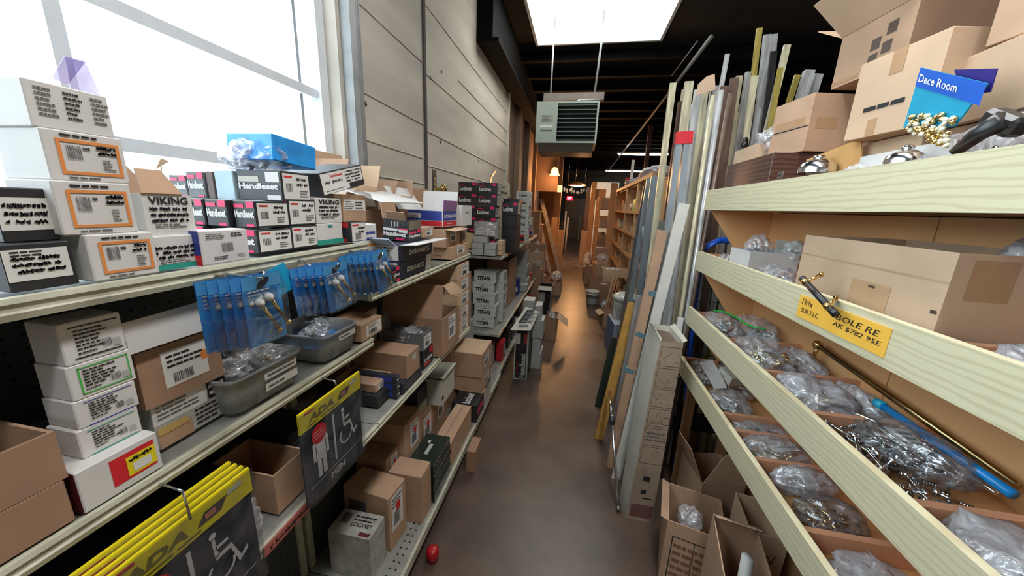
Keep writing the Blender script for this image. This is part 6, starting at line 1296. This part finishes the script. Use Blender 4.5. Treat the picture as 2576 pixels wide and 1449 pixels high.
P.append(('top_rail', X0-.01, X0+.04, 4.1, 7.86, 1.973, 2.02)); P.append(('back_panel', X1-.02, X1, 4.12, 7.85, 0, 2.0, MASON))
boards('cubby_rack', 'open pine cubby rack full of small stock, beyond the leaning strips', 'shelving unit', P)
rd = random.Random(21)
cc = [(KRAFT, 'brown'), (KRAFT3, 'pale brown'), (GREYB, 'grey white'), (OFFW, 'off white'), (KRAFT2, 'dark brown')]
rown = ('lowest', 'second', 'third', 'fourth', 'fifth', 'sixth')
for zi, z in enumerate(zs_[:-1]):
    for bi, (a, e) in enumerate(((4.2, 5.0), (5.1, 6.1), (6.25, 7.7))):
        y = a; n = 0
        while y < e-.1:
            w_ = rd.uniform(.13, .3); w_ = min(w_, e-y)
            if rd.random() < .82 and not (zi == 4 and bi in (0, 1)) and not (zi == 3 and bi == 0):
                m, nm = rd.choice(cc); h = rd.uniform(.07, .24); n += 1
                c = Carton('cardboard_box', '%s carton in the pine rack, %s shelf, %s bay, %s along' % (nm, rown[zi], ('near', 'middle', 'far')[bi], ('first', 'second', 'third', 'fourth', 'fifth', 'sixth', 'seventh', 'eighth')[n-1]), 'box', X0+.045+rd.uniform(0, .06), X0+.30, y, y+w_-.01, z+.003, z+.003+h, m, top=rd.choice(('open', 'closed')), group='cartons in the pine cubby rack'); c.done()
            y += w_+.01
z = zs_[4]+.004
for k in range(7):
    b = MB(); b.rbox((X0+.13+.02*(k % 2), 4.45+.02*k, z+.018+.033*k), (.16, .30-.025*k, .03), mat('yellow_wrap', (.78, .50, .02), .35), Matrix.Rotation(R(6*(k % 3)-6), 3, 'Z'), .006); b.build('yellow_packet', label='yellow wrapped packet in the top bay of the pine rack, %s of the pile' % ('lowest', 'second', 'third', 'fourth', 'fifth', 'sixth', 'topmost')[k], category='packet', group='yellow packets in the pine rack')
c = Carton('green_box', 'bright green open box in the upper middle bay of the pine rack', 'box', .79, .95, 5.35, 5.62, z, z+.17, mat('bright_green_board', (.08, .68, .06), .5)); F = c.face('-x'); 
for k in range(4): rect(c.deco, F, .15+.2*k, .15, .25+.2*k, .7, BLK)
c.done()
bag('plastic_bag', 'white wrapped roll beside the bright green box', 'bag', (.88, 5.8, z), (.2, .3, .2), 201, MILKY)
bag('plastic_bag', 'pale brown wrapped bundle before the yellow packets', 'bag', (.88, 4.85, z), (.2, .24, .2), 202, MILKY, 'bars', BRASS, 6)
z = zs_[3]+.004
c = Carton('blue_box', 'tall blue and white carton in the near bay of the pine rack', 'box', .79, .92, 4.60, 4.74, z, z+.22, mat('cobalt_board', (.01, .05, .35), .4)); rect(c.deco, c.face('-x'), .2, .3, .8, .65, mat('pale_blue_paper', (.5, .6, .78), .6)); c.done()
c = Carton('grey_box', 'narrow white and red carton beside the tall blue one', 'box', .79, .92, 4.80, 4.88, z, z+.19, OFFW); rect(c.deco, c.face('-x'), .1, .6, .9, .9, RED); c.done()
# pulled-out drawer
t = boards('wooden_drawer', 'pale wooden drawer sticking out of the pine rack into the aisle', 'drawer', [('base', .40, .74, 4.86, 5.06, .70, .708), ('side', .40, .74, 4.86, 4.872, .708, .80), ('side', .40, .74, 5.048, 5.06, .708, .80), ('front', .388, .40, 4.86, 5.06, .70, .80)], mat('pale_ply', (.55, .38, .22), .6))
bag('plastic_bag', 'clear bag of parts in the sticking out drawer', 'bag', (.55, 4.96, .71), (.24, .16, .12), 203, CLEAR, 'bars', CHROME, 8)
# stuff on top of the rack
bag('plastic_bag', 'big pale wrapped sheets lying across the top of the pine rack', 'bag', (.92, 5.0, 2.021), (.34, 1.3, .16), 204, MILKY, spike=.5)
bag('plastic_bag', 'second heap of pale wrap at the far end of the rack top', 'bag', (.88, 6.4, 2.021), (.3, .7, .14), 205, MILKY)
b = MB(); b.box(.80, .9, 6.9, 6.98, 2.022, 2.2, RED); b.build('red_box', label='small red carton standing on the far end of the rack top', category='box')
b = MB(); b.box(.79, .83, 6.25, 6.30, 2.022, 2.42, WHITE); b.build('white_stick', label='white stick standing up on the rack top', category='stick')
b = MB(); b.box(1.3, 1.38, 8.2, 8.28, 0, CZ-.27, mat('red_oxide_paint', (.12, .03, .02), .5)); b.build('roof_post', label='dark red roof post behind the pine rack', category='post')

# farther wooden frames on the right, lit orange
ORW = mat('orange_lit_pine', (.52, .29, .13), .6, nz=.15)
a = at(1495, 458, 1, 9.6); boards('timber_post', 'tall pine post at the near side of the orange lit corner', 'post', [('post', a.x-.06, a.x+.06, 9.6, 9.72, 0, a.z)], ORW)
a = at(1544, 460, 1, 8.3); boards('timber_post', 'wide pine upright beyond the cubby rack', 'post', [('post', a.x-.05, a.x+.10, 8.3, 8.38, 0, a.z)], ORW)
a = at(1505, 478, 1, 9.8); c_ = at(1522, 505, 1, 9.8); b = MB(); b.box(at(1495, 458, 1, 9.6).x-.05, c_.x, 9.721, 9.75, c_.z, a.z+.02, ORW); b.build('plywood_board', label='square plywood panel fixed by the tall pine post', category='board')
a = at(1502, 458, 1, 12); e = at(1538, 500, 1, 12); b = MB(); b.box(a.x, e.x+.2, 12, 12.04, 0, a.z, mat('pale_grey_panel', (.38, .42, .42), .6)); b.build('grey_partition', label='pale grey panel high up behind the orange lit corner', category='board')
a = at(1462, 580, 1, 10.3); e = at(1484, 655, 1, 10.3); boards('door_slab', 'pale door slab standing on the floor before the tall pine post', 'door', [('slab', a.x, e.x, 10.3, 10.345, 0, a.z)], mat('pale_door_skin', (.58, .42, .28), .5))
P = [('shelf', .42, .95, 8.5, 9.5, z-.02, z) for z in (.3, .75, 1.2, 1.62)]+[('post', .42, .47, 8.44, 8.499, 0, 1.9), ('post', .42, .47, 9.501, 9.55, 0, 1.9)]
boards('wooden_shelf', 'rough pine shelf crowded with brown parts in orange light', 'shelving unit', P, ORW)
for zi, z in enumerate((.3, .75, 1.2, 1.62)):
    y = 8.52; k = 0
    while y < 9.4:
        w_ = rd.uniform(.1, .22); m, nm = rd.choice(cc); k += 1
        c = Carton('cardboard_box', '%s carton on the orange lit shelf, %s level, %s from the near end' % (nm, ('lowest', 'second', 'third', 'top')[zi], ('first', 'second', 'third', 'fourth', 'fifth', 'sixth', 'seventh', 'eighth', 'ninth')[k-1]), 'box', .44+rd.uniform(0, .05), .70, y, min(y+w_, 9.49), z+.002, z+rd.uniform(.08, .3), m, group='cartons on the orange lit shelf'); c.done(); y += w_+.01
for k in range(6):
    bag('plastic_bag', 'wrapped metal part glinting by the orange lit shelf, %s' % ('nearest', 'second nearest', 'third nearest', 'fourth nearest', 'fifth nearest', 'farthest')[k], 'bag', (.29+.03*(k % 2), 8.3+.22*k, .001), (.2, .2, .24+.18*(k % 3)), 210+k, CLEAR, 'bars', BRASS, 10, sub=2, group='glinting parts by the orange lit shelf')
# clutter on the floor in front of it
for k, (x, y, w_, d, h, m, nm, tp) in enumerate(((.38, 7.6, .30, .3, .42, KRAFT2, 'dark brown open carton at the bend of the aisle', 'open'), (.52, 7.16, .28, .35, .55, KRAFT, 'brown carton heap behind the dark open one', 'closed'), (.45, 6.75, .30, .33, .30, KRAFT2, 'low brown carton before the cream bag', 'open'), (.62, 6.32, .2, .26, .5, KRAFT3, 'pale brown board carton before the pine rack', 'closed'), (.52, 6.02, .2, .22, .36, KRAFT2, 'dark brown carton right behind the white bucket', 'open'), (.55, 8.0, .28, .2, .75, KRAFT, 'upright brown carton under the orange light', 'open'), (.30, 8.1, .2, .2, .3, KRAFT2, 'small brown carton farthest down the right side', 'closed'))):
    c = Carton('cardboard_box', nm, 'box', x-w_/2, x+w_/2, y-d/2, y+d/2, 0, h, m, top=tp, rot=(k*7) % 9-4); c.done()
for k, (x, y, z, s_, m, cm, nm) in enumerate(((.46, 6.75, .1, .26, MILKY, BRASS, 'cream coloured sack of parts on the floor cartons'), (.38, 7.6, .25, .25, CLEAR, BRASS, 'clear bag of brass in the dark open carton'), (.54, 7.16, .555, .26, CLEAR, STEEL, 'clear bag on the brown carton heap'), (.52, 6.02, .24, .17, MILKY, CHROME, 'white wrapped parts spilling above the white bucket'), (.58, 5.72, .0, .2, MILKY, BRASS, 'pale wrapped parts on the floor beside the bucket'))):
    bag('plastic_bag', nm, 'bag', (x, y, z), (s_, s_, s_*.8), 230+k, m, 'bars', cm, 10)
for k in range(3):
    b = MB(); a = Vector((.50+.05*k, 5.3+.1*k, 0)); b.tube([a, a+Vector((.16, .45, .62-.1*k))], .016, PINE, 6); b.build('wood_stick', label='thin pine stick leaning by the rack, %s' % ('nearest', 'middle', 'farthest')[k], category='stick')
# white bucket
p = at(1488, 768, 2, 0); t = thing('bucket', 'white plastic bucket with printed side standing in the aisle', 'bucket', p)
BK = mat('bucket_plastic', (.58, .58, .54), .4, nz=.12)
b = MB(); b.lathe(p, [(0, .002), (.085, .002), (.105, .20), (.112, .20), (.112, .212), (.107, .212), (.110, .245), (.116, .245), (.116, .26), (.100, .26), (.083, .012), (0, .012)], BK, 28); b.build('tub', t)
b = MB(); n = 28
for k in range(14, 27):
    a0, a1 = 2*PI*(k-1)/n, 2*PI*k/n
    r0, r1 = .0915, .1005; b.add([p+Vector((r0*math.cos(a0), r0*math.sin(a0), .045)), p+Vector((r0*math.cos(a1), r0*math.sin(a1), .045)), p+Vector((r1*math.cos(a1), r1*math.sin(a1), .14)), p+Vector((r1*math.cos(a0), r1*math.sin(a0), .14))], [(0, 1, 2, 3)], mat('bucket_print', (.30, .36, .36), .5))
b.build('printed_band', t)
# cartons and wrapped basin right of the bucket
c = Carton('white_box', 'big grey white carton on the floor with blue side behind the leaning boards', 'box', .45, .73, 3.68, 4.06, 0, .40, mat('blue_grey_board', (.34, .37, .42), .6), rot=6); rect(c.deco, c.face('-x'), 0, 0, 1, 1, mat('blue_film', (.10, .16, .30), .5)); c.done()
c = Carton('striped_bin', 'white bin with dark upright stripes, on the grey white carton', 'box', .47, .72, 3.86, 4.02, .402, .60, OFFW); F = c.face('-y')
for k in range(10): rect(c.deco, F, .06+.09*k, .05, .08+.09*k, .95, GREYINK)
c.done()
t = thing('wrapped_basin', 'round basin in clear wrap on the striped white bin', 'basin', (.60, 3.95, .602)); b = MB(); b.lathe((.60, 3.95, .602), [(0, 0), (.12, .0), (.15, .03), (.14, .06), (.09, .09), (0, .10)], mat('pale_wrap', (.52, .55, .50), .2), 24); b.build('basin', t)
c = Carton('cardboard_box', 'brown open carton between the bucket and the grey white carton', 'box', .43, .60, 4.75, 4.98, 0, .20, KRAFT, top='open', rot=12); c.flap('-x', .08, 200, KRAFT3); c.done()

# ================================================================== the middle distance, left
BRN = mat('brown_panel_wood', (.30, .145, .07), .6, nz=.25, sc=3)
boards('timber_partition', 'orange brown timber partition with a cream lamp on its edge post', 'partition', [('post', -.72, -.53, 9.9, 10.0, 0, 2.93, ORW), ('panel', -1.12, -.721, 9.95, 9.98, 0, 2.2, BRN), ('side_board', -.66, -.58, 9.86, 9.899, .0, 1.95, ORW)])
b = MB(); b.box(WX-.02, -.56, 8.6, 8.64, 1.98, CZ-.54, mat('dark_brown_panel', (.10, .05, .03), .7)); b.build('header_panel', label='dark brown panel high behind the glowing bell shade', category='board')
p = at(1395, 440, 1, 8.4)
t = thing('bell_lamp', 'glowing amber bell shaped glass lamp hanging by the brown panel', 'lamp', p)
b = MB(); b.lathe(p, [(.115, -.005), (.12, 0), (.095, .03), (.085, .08), (.07, .13), (.035, .16), (0, .165)], emis('amber_glass', (1, .55, .12), 5), 22); b.build('lamp_shade', t)
b = MB(); b.tube([p+Vector((0, 0, .16)), (p.x, p.y, p.z+.22), (p.x, 8.601, p.z+.22)], .010, BLK, 8); b.build('arm', t)
def point(name, loc, power, col, r_=.08):
    l = bpy.data.lights.new(name, 'POINT'); l.energy = power; l.color = col; l.shadow_soft_size = r_; o = bpy.data.objects.new(name, l); COL.objects.link(o); o.location = loc
point('bell_lamp_light', p+Vector((.0, -.25, -.08)), 42, (1, .50, .18))
p = at(1408, 475, 1, 9.4); t = thing('cube_lamp', 'small square cream lamp lit on the timber partition edge', 'lamp', p)
b = MB(); b.rbox(p, (.13, .1, .17), emis('cream_glass', (1, .62, .30), 1.3), None, .012); b.build('lamp_shade', t); b = MB(); b.box(p.x-.03, p.x+.03, p.y+.05, 9.86, p.z-.03, p.z+.03, BRASS); b.build('bracket', t)
p = at(1452, 466, 1, 10.6)
t = thing('pendant_lamp', 'wide flat pendant disc glowing orange over the far aisle', 'lamp', p)
b = MB(); b.lathe(p, [(0, -.03), (.15, -.028), (.21, -.012), (.215, 0)], emis('pendant_bowl', (1, .72, .42), 6), 28); b.build('lamp_bowl', t)
b = MB(); b.lathe(p, [(.26, -.01), (.265, 0), (.2, .05), (.08, .09), (0, .095)], mat('amber_rim', (.45, .2, .05), .3, .6), 28); b.build('rim', t)
b = MB(); b.tube([p+Vector((0, 0, .09)), (p.x, p.y, CZ)], .006, BLK, 6); b.build('rod', t)
point('pendant_light', p+Vector((.12, -.1, -.18)), 110, (1, .50, .20), .12)
for k, (px, py) in enumerate(((1428, 478), (1446, 484), (1470, 482))):
    q = at(px, py, 1, 12.4+.5*k); t = thing('chandelier', 'small glass and chrome chandelier in the dark beyond the pendant, %s' % ('left', 'middle', 'right')[k], 'lamp', q, 'chandeliers beyond the pendant')
    b = MB()
    for j in range(7): a = 2*PI*j/7; b.lathe(q+Vector((.13*math.cos(a), .13*math.sin(a), rd.uniform(-.06, .06))), [(0, -.05), (.035, -.02), (.04, .02), (0, .05)], mat('lamp_glass', (.6, .64, .66), .1), 8)
    b.build('shades', t); b = MB(); b.tube([q, (q.x, q.y, CZ)], .008, CHROME, 6); b.build('rod', t)
# leaning boards on the left
def lean(name, label, a, e, wv, th, m):
    u = (e-a).normalized(); n = u.cross(wv).normalized(); v = [a, a+wv, e+wv, e]; b = MB(); b.add(v+[p+n*th for p in v], [(0, 3, 2, 1), (4, 5, 6, 7), (0, 1, 5, 4), (1, 2, 6, 5), (2, 3, 7, 6), (3, 0, 4, 7)], m); return b.build(name, label=label, category='board')
GB = mat('grey_weathered_board', (.36, .30, .24), .6, nz=.25, sc=8)
f1 = at(1402, 682, 2, 0.01); t1 = at(1357, 500, 0, -1.04); lean('leaning_board', 'weathered grey board leaning on the left wall, right of two', f1, t1, Vector((.10, .02, 0)), .03, GB)
f1 = at(1380, 690, 2, 0.01); t1 = at(1350, 540, 0, -1.04); lean('leaning_board', 'weathered grey board leaning on the left wall, left of two', f1, t1, Vector((.08, .02, 0)), .03, GB)
f1 = at(1403, 655, 2, 0.01); t1 = at(1368, 455, 0, -1.05); lean('leaning_board', 'thin orange pine batten leaning behind the grey boards', f1, t1, Vector((.035, .01, 0)), .03, ORW)
b = MB(); a = at(1402, 580, 1, 9.0); e = at(1414, 632, 1, 9.0); b.box(a.x, e.x, 9.0, 9.2, 0, a.z, ORW); b.build('pine_block', label='orange lit pine block standing at the foot of the partition', category='board')
b = MB(); b.box(-.70, -.55, 9.3, 9.34, .0, 1.35, ORW); b.build('pine_board', label='orange lit pine panel under the cream lamp', category='board')
for k, (y, h) in enumerate(((7.3, 1.5), (7.8, 1.2))):
    boards('brown_cabinet', 'dark brown cabinet side along the left wall, %s' % ('nearer', 'farther')[k], 'cabinet', [('side', -1.03, -.80, y, y+.3, 0, h, BRN), ('top', -1.03, -.78, y-.01, y+.31, h+.001, h+.025, ORW)])
for k in range(5):
    b = MB(); a = Vector((-.86+.03*k, 6.75+.05*k, 0)); b.tube([a, (-1.03, 6.8+.12*k, 1.55+.08*k)], .015, (GB, GOLDW, PINE, STEEL, GB)[k], 6); b.build('leaning_rod', label='thin rod leaning on the left wall among the boards, %s' % ('nearest', 'second', 'third', 'fourth', 'farthest')[k], category='rod', group='rods leaning on the left wall')

# ================================================================== the far end
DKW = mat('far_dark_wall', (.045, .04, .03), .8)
a = at(1422, 505, 1, 19.4); e = at(1474, 598, 1, 19.4)
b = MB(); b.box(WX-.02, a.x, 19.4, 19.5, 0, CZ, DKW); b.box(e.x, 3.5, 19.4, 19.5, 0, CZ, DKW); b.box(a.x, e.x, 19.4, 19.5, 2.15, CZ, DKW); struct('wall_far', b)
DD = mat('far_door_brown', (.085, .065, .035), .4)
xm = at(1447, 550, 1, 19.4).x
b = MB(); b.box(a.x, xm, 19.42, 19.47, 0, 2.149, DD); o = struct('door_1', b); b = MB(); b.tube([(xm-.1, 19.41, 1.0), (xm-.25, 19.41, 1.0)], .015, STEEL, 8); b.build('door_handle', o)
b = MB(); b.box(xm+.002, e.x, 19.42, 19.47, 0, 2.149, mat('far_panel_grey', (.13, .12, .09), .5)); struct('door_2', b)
p = at(1433, 499, 1, 19.37); t = thing('exit_sign', 'red lit EXIT sign above the far dark door', 'sign', p)
b = MB(); b.rbox(p, (.32, .05, .22), emis('exit_red', (.9, .02, .05), 1.6), None, .005); b.build('box', t); b = MB(); F = Face((p.x-.16, p.y-.026, p.z-.11), (.32, 0, 0), (0, 0, .22)); text(b, F, .14, .25, .86, .75, 'EXIT', emis('exit_letters', (1, .55, .6), 3), .03); b.build('lettering', t)
for k, (x0, x1, h, m) in enumerate(((.02, .12, 1.3, 'pale'), (.16, .26, 1.1, 'grey'), (.30, .5, 1.0, 'white'), (.30, .5, .6, 'blue'))):
    if m == 'blue': continue
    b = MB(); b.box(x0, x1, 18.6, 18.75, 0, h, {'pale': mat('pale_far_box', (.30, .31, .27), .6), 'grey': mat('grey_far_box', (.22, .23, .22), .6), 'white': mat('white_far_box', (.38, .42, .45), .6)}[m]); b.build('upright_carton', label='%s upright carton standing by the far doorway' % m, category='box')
b = MB(); b.box(.15, .6, 17.9, 18.1, 1.0, 1.35, BRN); b.box(.2, .55, 17.95, 18.05, 0, 1.0, BRN); b.build('brown_stand', label='reddish brown stand near the far doorway', category='stand')
a = at(1478, 470, 1, 12.6); e = at(1466, 640, 1, 12.6); b = MB(); b.box(a.x-.02, a.x+.16, 12.6, 12.7, 0, a.z, mat('maroon_column', (.07, .035, .04), .6)); b.build('dark_column', label='dark maroon column before the tall pine post', category='post')
for k in range(2): b = MB(); q = at((1421, 1428)[k], 540, 1, 13); b.tube([(q.x, 13, 0), (q.x+.03, 13.05, 1.5-.2*k)], .035, mat('pale_roll', (.5, .42, .33), .5), 8); b.build('pale_roll', label='pale roll standing by the far left side, %s' % ('left', 'right')[k], category='roll')
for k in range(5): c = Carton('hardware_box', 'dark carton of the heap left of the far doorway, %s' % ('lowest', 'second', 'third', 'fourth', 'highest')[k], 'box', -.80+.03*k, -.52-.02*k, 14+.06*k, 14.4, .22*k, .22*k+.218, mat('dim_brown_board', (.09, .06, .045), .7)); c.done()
for o in bpy.data.objects:
    if '_w' in o: del o['_w']
